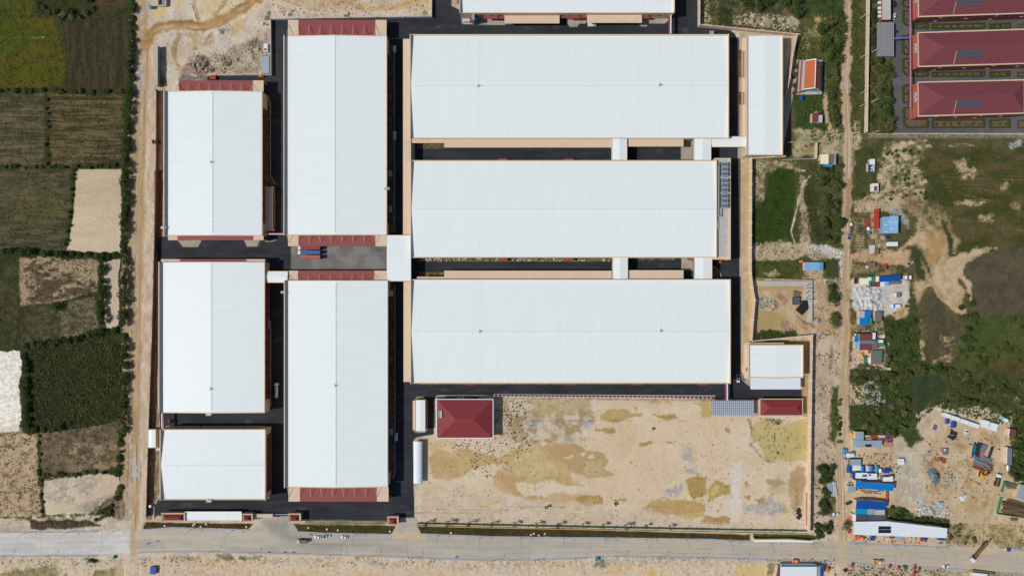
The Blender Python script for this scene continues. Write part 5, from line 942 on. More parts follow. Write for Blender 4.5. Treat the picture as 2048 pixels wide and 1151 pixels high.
shack("maroon_roofed_house", "patchwork house of maroon and grey sheet roofs with a blue front awning", "house", [((1719,667,1744,680),4.2,MRN),((1719,680,1749,687),4.5,GREY),((1719,687,1744,699.5),4.2,MRN),([(1744,687),(1756,680),(1754,698),(1744,699)],4.0,TARP),((1709,672,1718.5,683),3.0,BLUE),((1710,683,1718.5,697),2.9,SKYB),((1712,666.5,1719,672),2.8,GRN),((1745,665,1751,678),3.2,WHITE),((1757,679,1766.5,685),3.0,WHITE),((1757,685.5,1768,692),2.8,GRN)])
shack("grey_tiled_house", "house with a dull grey tiled roof and a green patch, south of the maroon roofs", "house", [((1742,700,1764,728),4.0,TARP),((1756.5,705,1764.5,714.5),4.2,GRN),((1736.5,699,1741.8,706),3.0,MRN),((1737.5,714,1741.6,726),2.6,WHITE)]); shack("yellow_cart", "tiny yellow roofed cart in the yard of the grey tiled house", "cart", [((1720.5,707,1726,712.5),2.0,YEL)]); shack("green_cart", "small cart with a green and white top in the yard of the grey tiled house", "cart", [((1727,714,1733,724),1.9,GRN)]); shack("red_awning", "small red awning beside the yellow cart", "awning", [((1726,711,1734,714.5),2.1,MRN)])
shack("tiny_white_hut", "tiny white hut among the weeds south of the grey tiled house", "hut", [((1775,735,1782,740),2.0,CONC)]); shack("weed_shed", "small pale shed at the edge of the weeds, right of the maroon house", "shed", [((1762,669,1770,676),2.2,PALE)])
r = shack("grey_blue_long_house", "long house with a blue grey sheet roof and an open brick yard", "house", [((1711,862.5,1727.5,880),4.2,GALV),((1711,880,1764,894),4.2,GALV,.35),((1706,878,1718,890.5),3.4,SKYB),((1727.8,869,1784.5,881),1.4,RUST,0),((1766,883,1784.5,893),1.0,mat("clay_floor",(176,132,104),.9,.1),0)]); MB().prect(1731,888,1743,892.5,4.3,4.42).build("solar_panel", SOLAR, r)
for a, b, c, d, m in ((1728,870,1740,873,PALE),(1745,873,1752,876,RUST),(1757,870,1770,874,PALE),(1732,876,1744,880,PALE),(1774,870,1780,877,ROYAL),(1756,877,1766,880,PALE),(1776,881.5,1784,884,ROYAL)): MB().prect(a,b,c,d,1.42,2.1).build("stored_goods", m, r)
def tent(label, q, h, m, name="canvas_tent", cat="tent", group=None):
    p = qpts(q, h); t = thing(name, label, cat, (sum(a[0] for a in p)/4, sum(a[1] for a in p)/4, 0), group=group); xs = [a[0] for a in p]; ys = [a[1] for a in p]; x0,x1,y0,y1 = min(xs),max(xs),min(ys),max(ys)
    gable_roof(x0,y0,x1,y1,h-.5,h,'y' if x1-x0 < y1-y0 else 'x',.08).build("canopy", m, t)
    for X in (x0+.15,x1-.15):
        for Y in (y0+.15,y1-.15): MB().box(X-.06,Y-.06,0,X+.06,Y+.06,h-.55).build("post", GREY, t)
LIL = mat("lilac_canvas",(168,176,214),.7,.06)
tent("bright blue tent nearest the earth road, above the row of tents", (1685,897.5,1694,908),2.6,TEAL); tent("white and blue tent right of the bright blue one", (1693.5,906,1709,914),2.6,WHITE); tent("small blue tent behind the white and blue one", (1703,903,1709,908),2.4,BLUE); tent("small lilac parasol tent beside the earth road", (1686,916.5,1692,922),2.3,LIL)
shack("canvas_shed", "grey canvas shed roof behind the row of tents", "shed", [((1700,917.5,1722,930),2.9,GALV)], BRN)
for q, m, l in (((1694,930,1705,945),ROYAL,"large royal blue tent at the road end of the tent row"),((1705.5,930,1722,940.5),WHITE,"wide white tent in the tent row"),((1722.5,931,1729,943),BLUE,"bright blue tent right of the wide white tent"),((1732.5,931,1741.5,942),LIL,"lilac tent in the middle of the tent row"),((1741.8,931,1747.5,942.5),ROYAL,"narrow royal blue tent touching the lilac tent"),((1751,932,1758.5,944),TEAL,"turquoise blue tent near the far end of the tent row"),((1759,937,1764.5,944.5),WHITE,"tiny white tent near the far end of the tent row"),((1767.5,937,1780,946),ROYAL,"dark blue tent at the far end of the tent row")): tent(l, q, 2.7, m, group="tents in the row by the earth road")
tent("white square tent alone on the gravel right of the tent row", [(1797,920),(1803,917),(1809,922),(1802,929)], 2.5, WHITE)
shack("white_roofed_row", "row house with a white sheet roof and blue patches below the tents", "house", [((1711,944.5,1735,956),3.5,WHITE),((1735,946,1754,958),3.4,WHITE),((1725,948.5,1734,952.5),3.56,ROYAL,.1,False),((1738,947,1742,951),3.5,ROYAL,.1,False),((1704.5,946,1711,956.5),3.0,ROYAL)], GREY); shack("white_block", "small white roofed block right of the white roofed row", "shed", [((1766,953,1786,962),3.6,WHITE),((1780,951.5,1786,954),3.8,WHITE)], GREY)
shack("bright_blue_hall", "long hall with a bright blue roof", "hall", [([(1725,963),(1788,967.5),(1787,981.5),(1724.5,976)],5.2,BLUE,.5),((1711.5,960,1724,974),4.8,BLUE)]); shack("grey_box_shed", "square blue grey shed at the road end of the bright blue hall", "shed", [((1695.5,970.5,1712,984),3.2,GALV)]); 
r = shack("walled_yard", "brick walled yard full of poles below the bright blue hall", "yard", [((1718,976,1776,977.5),1.8,RBR,0),((1774,978,1776,1000),1.8,RBR,0)], RBR); 
for k in range(7): MB().bar(W3(1720+k*6,980+k%3*3,.6),W3(1738+k*5,982+k%2*5,.8),.25).build("pole", GREY if k%2 else BRN, r)
r = shack("royal_blue_house", "house with royal blue and turquoise roofs beside the long white hall", "house", [([(1713,1000),(1735,1000.5),(1735,1018),(1712,1016)],5.4,ROYAL),([(1736,1000.5),(1773,1004),(1772,1018.5),(1736,1017)],5.3,ROYAL),((1711,1015.5,1734,1029),4.2,TEAL),((1734.4,1016.5,1750,1029.5),4.0,GALV),((1750.4,1018.5,1769.5,1032),4.2,CONC)]); shack("dark_roofed_house", "house with dark grey roofs between the blue roofs and the long white hall", "house", [((1712,1028.5,1735,1044),4.6,mat("slate_sheet",(70,78,88),.5,.08)),((1736,1029.5,1771,1046),4.6,mat("slate_sheet2",(76,84,94),.5,.08)),((1705,1027,1711.5,1041),3.6,WHITE)])
r = shack("long_white_hall", "long white sheet roofed hall tapering along the main road with solar panels", "hall", [([(1708,1042),(1773,1041),(1895,1055.5),(1894,1075.5),(1708,1068.5)],5.6,WHITE,.9)])
for i in range(6):
    for j in range(2): MB().prect(1757+i*4.2,1051.5+j*7.2,1760.8+i*4.2,1057.8+j*7.2,5.75,5.9).build("solar_panel", SOLAR, r)
for q, m, l in (((1779,1070,1790,1075.5),MRN,"dark red awning below the long white hall"),((1790.5,1070,1807,1076),SKYB,"pale blue awning below the long white hall"),((1846,1072,1856,1078.5),ROYAL,"royal blue awning below the long white hall, the smaller"),((1876,1073.5,1891,1079.5),ROYAL,"royal blue awning at the tapered end of the long white hall"),((1740,1073,1750,1080),ROYAL,"royal blue stall roof between orange parasols and the dark red awning")): shack("shop_awning", l, "awning", [(q,2.7,m,.3,False)]) 
r = shack("roadside_hall", "white roofed roadside hall with a royal blue end, cut by the bottom edge", "hall", [((1560.5,1132,1633.5,1190),5.0,WHITE),((1560,1127.5,1632,1131.2),3.4,SKYB),((1634,1132,1640.5,1190),4.4,GALV),((1640.8,1132,1648,1149),4.0,ROYAL),([(1556,1129.5),(1560.5,1130.5),(1560,1190),(1546,1190)],3.2,MRN)])
shack("cream_shelter", "very long narrow cream roof along the road by the corner of the sand lot", "shelter", [([(1505,1075.5),(1508,1078),(1577,1077.5),(1626,1081),(1626,1084),(1580,1083.5),(1509,1083)],3.4,CREAMS,.2)]); shack("roadside_kiosk", "small pale roofed kiosk cut by the bottom edge, east of the junction", "kiosk", [([(1945,1143.5),(1975,1147),(1972,1180),(1944,1180)],3.2,WHITE),([(1945,1140),(1990,1146),(1990,1150),(1945,1143)],2.2,BRN)])
# containers and steel on the construction lot
def rot_rect(px, py, L, w, deg):
    a = R(deg); ux, uy = math.cos(a), math.sin(a); return [(px+sx*ux*L/2-sy*uy*w/2, py+sx*uy*L/2+sy*ux*w/2) for sx, sy in ((-1,-1),(1,-1),(1,1),(-1,1))]
for i, (x, y, L) in enumerate(((1896,831,13),(1911.5,836.5,17),(1930,843,17),(1949,849.5,20))): shack("site_cabin", "white site cabin in the slanting row, " + ("at the far end from the square cabins","second from the far end","third from the far end","touching the square cabin")[i], "site cabin", [(rot_rect(x,y,L,8,18.5),2.9,WHITE,0)], WHITE, group="slanting row of site cabins")
shack("square_site_cabin", "square white cabin at the end of the slanting row", "site cabin", [(rot_rect(1971,847.5,13.5,15,16),3.2,WHITE)], WHITE); shack("square_site_cabin", "square white cabin standing apart right of the slanting row", "site cabin", [(rot_rect(1988.5,853.5,14,15,16),3.2,WHITE)], WHITE); shack("small_trailer", "small white and blue trailer at the edge of the weeds", "trailer", [(rot_rect(2005,835.5,7,6,22),2.2,SKYB),(rot_rect(2012,839.5,9,6,22),2.4,WHITE)], WHITE)
shack("maroon_hut", "square maroon roofed hut at the right edge of the construction lot", "hut", [(rot_rect(2025.5,865,13,15,8),3,MRN),(rot_rect(2018,864,2.5,15,8),2.6,WHITE)]); shack("long_grey_shed", "long narrow grey roofed shed at the right edge of the construction lot", "shed", [((2014.5,895,2024,929),3.2,GREY),((2012.5,893,2015,926),3.0,WHITE)])
tent("royal blue and green tent left of the white car", (1891,838,1899,847),2.6,ROYAL); tent("round royal blue tent nearest the white car", (1902.5,843,1913,855),2.8,ROYAL); tent("white tent at the end of the long grey shed", (2014.5,930,2018.5,941),2.6,WHITE); tent("small green parasol beside the long grey shed", (2017,930,2023,938),2.4,GRN)
def pile(name, label, cat, q, h, m, n, w=.35, seed=1, ang=0, jit=6, lens=(.6,1.), two=None):
    """a stack of long pieces"""
    rg = random.Random(seed); x0, y0, x1, y1 = q; t = thing(name, label, cat, W3((x0+x1)/2,(y0+y1)/2)); mb = [MB(), MB()]; L = math.hypot(x1-x0, y1-y0)*.5
    cx, cy = (x0+x1)/2, (y0+y1)/2; ex, ey = math.cos(R(ang)), math.sin(R(ang)); Wd = abs((x1-x0)*ey)+abs((y1-y0)*ex); Ln = abs((x1-x0)*ex)+abs((y1-y0)*ey)
    for k in range(n):
        o = rg.uniform(-.5,.5)*Wd*.8; l = Ln*.5*rg.uniform(*lens); z = .2+rg.random()*h; da = R(rg.uniform(-jit,jit)); fx, fy = math.cos(R(ang)+da), math.sin(R(ang)+da); px, py = cx-ey*o, cy+ex*o
        mb[k % 2 if two else 0].bar(W3(px-fx*l,py-fy*l,z), W3(px+fx*l,py+fy*l,z), w*rg.uniform(.7,1.4), w)
    mb[0].build("stacked_lengths", m, t)
    if two: mb[1].build("stacked_lengths", two, t)
    return t
pile("steel_stack", "dark steel stack beside a blue hoarding on the construction lot", "steel stack", (1949,884,1957,914),1.4,DGRY,16,.5,3,105,10); shack("blue_hoarding", "thin bright blue hoarding beside the dark steel stack", "hoarding", [(rot_rect(1949,903,27,1.6,100),1.8,TEAL,0)], TEAL); beam("single dark steel beam standing apart on the construction lot", (1986,893.5),(1976,922),1.0,DGRY,1.2)
pile("pipe_stack", "blue grey stack of long pipes on the construction lot", "pipe stack", (1950,914,1982,930),1.2,STONE,18,.55,5,22,3,(.8,1)); pile("rusty_stack", "brown rusty steel stack just below the blue grey pipes", "steel stack", (1947,922,1984,940),.8,RUST,16,.5,6,22,5,(.7,1),BRN); pile("grey_sheet_stack", "small stack of grey sheets among the steel stacks", "sheet stack", (1958,888,1970,902),.8,GREY,8,1.0,8,120,8)
pile("scrap_heap", "tangled heap of orange scrap beside the dark steel", "scrap heap", (1956,902,1966,914),1.0,mat("orange_scrap",(206,110,84),.8,.1),14,.35,9,120,60); pile("timber_stack", "brown timber stack inside the green fence at the right edge", "timber stack", (2004,1002,2060,1026),1.2,mat("dark_timber",(92,72,56),.9,.25),34,.6,10,12,5,(.5,1),BRN); pile("steel_rack", "mixed steel lengths in the upper green fenced bay at the right edge", "steel rack", (2008,968,2034,980),1.0,GREY,16,.4,11,10,14,(.4,.9),BRN); pile("beam_pair", "short dark beam lying below the green fence at the right edge", "beam stack", (2019,1034,2037,1040),.5,BRN,4,.6,12,5,2)
fence("green fence round the upper steel bay at the right edge", [(2005,984),(2011,963),(2036,970)], 1.8, .35, GRN, "green_fence", "fence"); fence("green fence round the lower timber bay at the right edge", [(2004,995),(1996,1027),(2100,1042)], 1.8, .35, GRN, "green_fence", "fence"); shack("grey_yard_shed", "large grey roof cut by the right edge beside the steel bays", "shed", [([(2042,968),(2090,980),(2076,1010),(2032,994)],4,GALV)])
pile("scrap_heap", "rusty scrap frames around a grey machine on the construction lot", "scrap", (1866,906,1894,930),.6,RUST,16,.3,14,100,50,(.2,.5)); shack("grey_machine", "grey and white machine among the rusty frames", "machine", [((1887,896,1896,909),1.6,GREY),((1888,896.5,1891,901),2.0,WHITE)], GREY); shack("blue_tarp", "small dark blue tarpaulin on the construction lot, left of the white car", "tarpaulin", [(rot_rect(1870,854,8,10,20),.6,mat("faded_blue_tarp",(92,96,130),.8,.1),.1)]); pile("dark_gear", "dark gear heap below the round blue tent", "gear heap", (1893,864,1917,876),.8,DGRY,14,.6,16,20,20,(.3,.7)); shack("blue_pump", "small pale blue pump trailer on the sand", "pump", [((1877,1003.5,1886,1008.5),1.4,SKYB)]); pile("scrap_heap", "white frame heap in the middle of the construction lot", "scrap heap", (1921,989,1930,1002),.8,WHITE,9,.5,17,80,40)
pile("sheet_heap", "heap of pale grey sheets beside the earth road, above the trees", "sheet heap", (1657,963,1664,993),.6,GALV,9,.8,18,80,6,(.7,1)); pile("sheet_heap", "narrow heap of pale sheets with red ends beside the earth road", "sheet heap", (1667,961,1674,992),.6,PALE,8,.7,19,82,6,(.7,1),GALV)
for l, p, q in (("long white pole lying near the green fence, the upper of two",(1384,1052),(1402,1046)),("long white pole lying near the green fence, the lower of two",(1394,1052),(1418,1046))):
    t = thing("lying_pole", l, "pole", W3(*p)); MB().cone(W3(*p,.3),W3(*q,.35),.28,.2,8).build("shaft", WHITE, t); MB().cone(W3(*p,.3),W3(p[0]-.8,p[1]+.3,.3),.4,.4,8).build("base_plate", GREY, t)
# north-west oddments
shack("dented_metal_shed", "dented blue grey sheet roof at the corner of the pale wall", "shed", [((522,113,538.5,147),2.6,GALV,.1),((523,110.5,538,113.5),2.5,GREY,0)], GREY); r = shack("rust_stained_container", "small white container with rust stains in the sand beside the pale wall", "container", [((527,87,535,103),2.6,WHITE,0)], WHITE); MB().prect(528,97,533,101,2.62,2.7).build("rust_patch", RUST, r)
shack("orange_skip", "orange skip at the end of the top west factory", "skip", [((419,150.5,431,158.5),1.8,RUST,.05)], RUST); shack("blue_topped_hut", "tiny hut with a pale blue top in the sand by the canal", "hut", [((297,10,302.5,16),2.6,TEAL)], GREY)
t = thing("concrete_tank", "open concrete tank in the wet sand, cut by the top edge", "tank", W3(324,-10)); MB().prect(314.5,-40,316.5,12,0,2).build("tank_wall", CONC, t); MB().prect(330,-40,332,12,0,2).build("tank_wall", CONC, t); MB().prect(316.6,10,329.9,12,0,2).build("tank_wall", CONC, t); MB().prect(316.6,-40,329.9,9.8,0,.35).build("tank_floor", DCON, t)
pile("timber_pair", "two small timber frames beside the lone grey wall", "timber", (323,155,331,167),.5,BRN,6,.3,22,70,12,(.6,1)); shack("blue_pit_cover", "small square of bright blue tarpaulin south of the main road", "tarpaulin", [((300,1132,312,1147),1.6,ROYAL,.1)], BRN); shack("blue_roadside_stall", "tiny bright blue stall south of the road below the sand lot", "stall", [((1190,1114.5,1197,1122),2.0,TEAL)]); shack("green_bin", "tiny green bin on the verge south of the western road", "bin", [((225.5,1110.5,229,1117),1.4,GRN)], GRN); shack("blue_canvas_cart", "tiny blue cart parked near the right end of the road", "cart", [(rot_rect(2017.5,1099.5,8,5,10),1.8,ROYAL)])
shack("black_tarp_heap", "black tarpaulin heap on the building plot, the larger", "tarpaulin heap", [([(1592,619),(1601,610),(1613,600),(1617,616),(1604,630)],1.6,mat("black_plastic",(38,38,44),.5,.2),.3),([(1604,601),(1612,600),(1618,615),(1609,618)],2.0,mat("black_plastic",(38,38,44)),.3)], BLK); shack("slatted_pallet", "dark slatted pallet stack on the building plot", "pallet stack", [((1586,593,1601,609),1.4,DGRY,.1)], BLK)
m = MB()
for k in range(6): m.bar(W3(1587,595+k*2.2,1.55), W3(1600,596+k*2.2,1.55), .35, .1)
ident(o := m.build("pallet_slats", GREY)); tag(o, "pale slats laid across the dark pallet stack", "slats")
pile("plank_heap", "heap of pink grey planks above the slatted pallets", "plank heap", (1584,581,1604,594),.6,TARP,12,.6,24,5,15,(.4,.8),BRN); shack("teal_water_tank", "tiny teal tank beside the slab of the building plot", "tank", [((1635,638,1640,644),1.4,TEAL)]); shack("orange_awning", "tiny orange awning left of the lone pale blue shed", "awning", [((1601,520,1607,525),2.0,ORP)])
beam("lying red steel girder along the foot of the east fence", (1615,985),(1614.5,1050),.7,RBM,.8); 
for i, (x, y) in enumerate(((1597,1021),(1598,1032))): pile("stone_heap", "small dark heap of stones in the corner of the sand lot, the " + ("upper","lower")[i], "stone heap", (x-4,y-3,x+4,y+3),.8,DGRY,9,.9,30+i,20,60)
for i, (x, y, a) in enumerate(((1232,1006,30),(1092,1014,80),(1100,1010,20),(1307,857,5))): pile("dead_branch", ("dead branch lying in the sand near the green fence, the eastern one","dead branch lying in the sand, lower of a close pair","dead branch lying in the sand, upper of a close pair","dead branch lying in the middle of the sand lot")[i], "branch", (x-4,y-3,x+4,y+3),.3,TRUNK,5,.25,40+i,a,45)
def parasol(label, px, py, c, r=1.6):
    h = 2.5; r *= .8; X, Y = W(px,py,h); t = thing("parasol", label, "parasol", (X,Y,0)); MB().cone((X,Y,h-.5),(X,Y,h+.05),r,.06,10).build("canopy", c, t, False); MB().cone((X,Y,0),(X,Y,h),.05,.05,6).build("pole", GREY, t)
SCAR = mat("scarlet_canvas",(176,52,48),.7,.1)
for px, py, c, l, r_ in ((1713,1075.5,ORP,"orange parasol at the road end of the long white hall, left of a close trio",1.7),(1718.5,1074,ORP,"orange parasol in the middle of a close trio",1.7),(1726,1078,mat("salmon_canvas",(226,130,110),.7,.08),"salmon parasol right of two orange parasols",1.5),(1588.3,1122.5,ORP,"orange parasol left of a touching pair above the roadside hall",1.6),(1593.6,1123,mat("peach_canvas",(214,150,120),.7,.08),"peach parasol right of a touching pair above the roadside hall",1.6),(1844,1079,SCAR,"scarlet parasol below the royal blue awning",1.5),(1851,1081,SCAR,"smaller scarlet parasol beside the road",1.2),(1699,1063,SCAR,"scarlet parasol at the corner of the long white hall",1.5),(1702,1036,mat("pink_red_canvas",(206,84,90),.7,.08),"pink red parasol beside the dark roofed house",1.8),(1705,1130,SCAR,"scarlet parasol at the junction south of the road",1.4),(1780,1133,SCAR,"lone scarlet parasol south of the road, left of the green tree",1.3),(1830,1137,SCAR,"scarlet parasol south of the road, top of a column of three",1.4),(1839,1138.5,SCAR,"scarlet parasol south of the road, right of the column",1.3),(1829,1147,SCAR,"scarlet parasol at the bottom edge",1.4),(1797,1137,mat("rust_canvas",(190,100,70),.7,.08),"rust coloured parasol south of the road",1.6),(1656.5,1139,ORP,"orange parasol beside the royal blue end of the roadside hall",1.8),(1604,195,ROYAL,"royal blue parasol below the temple",2.0),(1774,444+30,ROYAL,"royal blue parasol between the pale blue shed and the white container",1.4),(1739,465,TEAL,"teal parasol in the weeds below the red girders",1.4),(1738,457,WHITE,"white parasol in the weeds below the red girders",1.5),(1703.5,448,WHITE,"white parasol at the edge of the earth road",1.3),(1693,901,PINK,"pink parasol among the tents",1.2),(1704,868,YEL,"yellow parasol beside the grey blue long house",1.4)):
    if r_: parasol(l, px, py, c, r_)
# ---- road furniture
kb = mat("blue_grey_kerb",(154,160,166),.8,.1)
def kerb(pts, w=.9, h=.14):
    m = MB()
    for i in range(len(pts)-1): m.bar(W3(*pts[i],h/2),W3(*pts[i+1],h/2),w,h+.1)
    o = ident(m.build("kerb", kb)); o["kind"] = "structure"
for k in ([(0,1063.4),(100,1063),(195,1061.8)],[(0,1111),(195,1110.6)],[(286,1058.2),(345,1054),(400,1055.4),(498,1058.5)],[(277,1104.5),(300,1103),(400,1102),(600,1107),(800,1113),(950,1119),(1050,1119),(1150,1116),(1230,1111.5),(1400,1114),(1500,1117),(1665,1123)],[(598,1062.5),(650,1065.5),(782,1068)],[(842,1066.5),(985,1072.5),(1200,1074.6),(1420,1077.5),(1500,1082.8),(1640,1085.5)],[(1700,1085),(1800,1089.5),(1900,1094.5)],[(1700,1124),(1750,1127.4),(1900,1136.5),(2048,1148)],[(1995,1094),(2060,1100)]): kerb(k)
kc = mat("pale_kerb",(186,180,162),.85,.08)
def edging(pts):
    m = MB()
    for i in range(len(pts)-1): m.bar(W3(*pts[i],.08),W3(*pts[i+1],.08),.35,.2)
    o = ident(m.build("kerb", kc)); o["kind"] = "structure"
for k in ([(1395.5,-40),(1396,36),(1400,44),(1410,50),(1460,60),(1470,67),(1476,80),(1477,330),(1480,560),(1481,690)],[(828,862),(828,802),(832,796),(840,793),(848,795),(855,803),(855,856),(850,863),(834,864)],[(869,820),(868.5,800),(874,791),(914,791)],[(928,797),(928,791),(958,791),(958,797)],[(828,884),(834,876),(846,875),(868,876)],[(528,190),(536,192),(541,205),(541,350),(550,368)],[(541.5,655),(541.5,810),(537,820),(529,824)],[(404,851.5),(528,851.5),(537,857),(542,868),(542,986),(536,996)],[(327,856),(335,851.5),(398,851.5)],[(789,96),(789.5,464)],[(790,572),(790,944),(786,956)],[(308,1038),(308,1012),(321,990),(321,870),(316,800),(314,560),(313,480)],[(988,788),(1430,790.5)],[(1480,742),(1486,760),(1500,772)],[(925,47),(1000,49.5)],[(552,480),(540,483),(530,482)],[(1420,533),(1432,535),(1440,544),(1443,556)]): edging(k)
def lamp_proto():
    t = thing("street_lamp", "", "street lamp"); MB().cone((0,0,0),(0,0,7.5),.1,.06,6).build("pole", DGRY, t); MB().cone((0,0,0),(0,0,.5),.3,.26,8).build("base", GREY, t); MB().bar((0,0,7.4),(0,1.9,7.9),.07).build("arm", DGRY, t); MB().box(-.2,1.7,7.8,.2,2.6,7.92).build("lamp_head", GREY, t); return t
def copy_tree(o, parent=None):
    c = o.copy(); COL.objects.link(c)
    if parent is not None: c.parent = parent; c.matrix_parent_inverse = o.matrix_parent_inverse.copy()
    for ch in o.children: copy_tree(ch, c)
    return c
lp = lamp_proto(); first = True
LT = [(50,1065),(135,1064),(226,1062),(383,1057),(464,1060),(628,1066),(710,1068),(876,1070),(960,1073),(1042,1075),(1126,1076),(1210,1076.5),(1292,1077.5),(1373,1078.5),(1459,1081.5),(1541,1085.5),(1623,1087),(1711,1087),(1789,1090.5),(1873,1094.5)]
LB = [(7,1111),(94,1111),(177,1111),(420,1103),(500,1106),(660,1110),(740,1112),(824,1115),(986,1120),(1070,1119),(1151,1117),(1233,1112),(1315,1113),(1396,1115),(1477,1117),(1558,1119),(1639,1121.5)]
for side, L in ((0, LT), (1, LB)):
    for x, y in L:
        c = lp if first else copy_tree(lp); first = False; c.location = W3(x, y); c.rotation_euler = (0, 0, 0 if side else math.pi)
        tp = "along the sand verge south of the road" if side else "along the north edge of the road"; c["label"] = "thin dark street lamp " + tp; c["group"] = "street lamps " + tp
UPM = mat("pale_pole",(206,204,196),.7,.06)
for i, (b, h) in enumerate((((1721,37),9.5),((1744,104.5),7),((1721,116),6),((1721,187),6),((1742,205),9),((1720,213),5.5),((1741,268),10))):
    t = thing("power_pole", ("pale concrete pole beside the school wall, nearest the top edge","pale concrete pole against the grey grid carport","short pale pole in the grass level with the carport","short pale pole in the grass level with the temple roof","pale concrete pole inside the school wall among trees","short pale pole in the grass, lowest before the wall end","tall pale pole at the south end of the school wall")[i], "pole", W3(*b), group="pale poles along the school wall"); x, y = W(*b); MB().cone((x,y,0),(x,y,h),.22,.16,8).build("shaft", UPM, t); MB().bar((x-.7,y,h-.5),(x+.7,y,h-.5),.12).build("crossarm", GREY, t)
# ---- vehicles
def loft(secs, ch=.12):
    m = MB(); n = 6; vs = []
    for x, w, a, b in secs: vs += [(x,-w,a),(x,w,a),(x,w,b-ch),(x,w-ch,b),(x,-w+ch,b),(x,-w,b-ch)]
    fs = [tuple(range(n))]; k = len(secs)-1; fs.append(tuple(range(k*n,k*n+n))[::-1])
    for i in range(k):
        for j in range(n): fs.append((i*n+j,(i+1)*n+j,(i+1)*n+(j+1)%n,i*n+(j+1)%n))
    return m.add(vs, [f[::-1] for f in fs])
def wheels(t, xs, w, r=.33):
    for x in xs:
        for s in (-1, 1): tr = MB().cone((x,s*(w-.22),r),(x,s*(w+.02),r),r,r,12).build("wheel", BLK, t); MB().cone((x,s*(w+.0),r),(x,s*(w+.03),r),r*.55,r*.55,8).build("rim", GREY, tr)
def vehicle(name, label, cat, px, py, deg, group=None):
    t = thing(name, label, cat, W3(px, py), R(deg) if deg else 1e-6, group); OFF[t] = None; return t
HL = mat("headlight",(220,220,210),.2,.02); PC = {}
def paint(c): return mat("car_paint_%d_%d_%d" % c, c, .3, .02, 1, .1, None, 0, .5)
def car(label, px, py, deg, c, kind="car", L=4.4, w=.88):
    t = vehicle("parked_"+kind if kind != "van" else "van", label, kind, px, py, deg); p = paint(c); h = L/2
    if kind == "van":
        loft([(-h,w*.95,.4,1.9),(-h+.15,w,.3,2.0),(h*.45,w,.3,2.0),(h*.72,w*.97,.3,1.3),(h,w*.9,.35,1.0)]).build("body", p, t); MB().add([(h*.46,-w+.12,1.9),(h*.46,w-.12,1.9),(h*.71,w-.1,1.33),(h*.71,-w+.1,1.33)],[(0,3,2,1)]).build("windscreen", GLS, t)
        MB().box(-h+.4,-w+.1,2.0,h*.4,w-.1,2.04).build("roof", p, t)
    else:
        loft([(-h,w*.86,.4,.85),(-h+.2,w,.28,.95),(h*.4,w,.28,.95),(h-.25,w*.94,.3,.82),(h,w*.8,.38,.7)]).build("body", p, t)
        if kind == "pickup":
            loft([(-.25,w*.9,.9,1.6),(h*.2,w*.88,.9,1.65),(h*.52,w*.82,.9,1.0)]).build("window_glass", GLS, t); loft([(-.1,w*.86,1.6,1.72),(h*.2,w*.82,1.6,1.72)],.04).build("roof", p, t)
            MB().box(-h+.15,-w+.15,.952,-.4,w-.15,.98).build("cargo_bed", DGRY, t)
            for s in (-1,1): MB().box(-h+.1,s*(w-.12)-.06,.95,-.35,s*(w-.12)+.06,1.15).build("bed_side", p, t)
        else:
            loft([(-h+.45,w*.84,.9,1.0),(-h+1.0,w*.86,.9,1.42),(.25,w*.86,.9,1.45),(h*.5,w*.82,.9,.98)]).build("window_glass", GLS, t); loft([(-h+1.0,w*.8,1.40,1.5),(.25,w*.8,1.40,1.52)],.05).build("roof", p, t)
    wheels(t, (-h*.6, h*.6), w)
    for s in (-1,1): MB().box(h-.06,s*w*.6-.16,.55,h+.02,s*w*.6+.16,.72).build("headlight", HL, t)
    return t
WC, SV, LB_, DB = (226,228,230), (150,156,162), (186,192,196), (40,52,78)
car("white car parked on the road verge, first of three behind the brown truck", 636, 1072, 180, WC); car("white pickup on the road verge between two white cars", 654, 1071, 0, WC, "pickup", 4.9, .92); car("white car parked apart, farthest east of the three on the verge", 689.5, 1072.5, 180, (214,218,222))
car("white van parked under the tan canopies of the north factory", 1183.5, 51.5, 0, WC, "van", 5.4, 1.05); car("pale van in deep shadow, higher in the lane right of the middle column", 790, 99.5, 90, LB_, "van", 4.6, .95); car("pale van in deep shadow, lower in the lane right of the middle column", 790, 272, 270, LB_, "van", 5.2, 1.0); car("pale blue van in the shaded lane left of the white utility block", 793, 872, 90, LB_, "van", 5.0, 1.0)
car("white pickup parked beside the corner of the lower big hall", 1476, 756, 270, WC, "pickup", 5.2, .98); car("silver pickup driving on the earth road", 1697, 471.5, 90, SV, "pickup", 5.0, .95); car("white car on the construction lot", 1930.5, 863, 80, WC); car("white car at the kerb near the long truck", 1891, 1130.5, 180, WC); car("white car in the trees beside the earth road", 1671, 1026.5, 185, WC, "car", 4.2); car("dark blue car beside the flat roofed service block", 1787.5, 8.5, 95, DB); car("white car at the end of the service block", 1787.3, 34, 75, (206,208,212)); car("dark car under the edge of the grey grid carport", 1789.5, 64, 0, (60,66,78), "car", 4.2); car("grey car beside the white machine on weeds above the sand track", 1819, 526, 20, (180,184,188), "pickup", 4.6); car("small dark car parked below the weeds of the royal blue house", 1697, 1004, 20, (60,60,64)); car("small grey car in front of the grey box shed", 1701, 966, 0, (170,172,172), "car", 4)
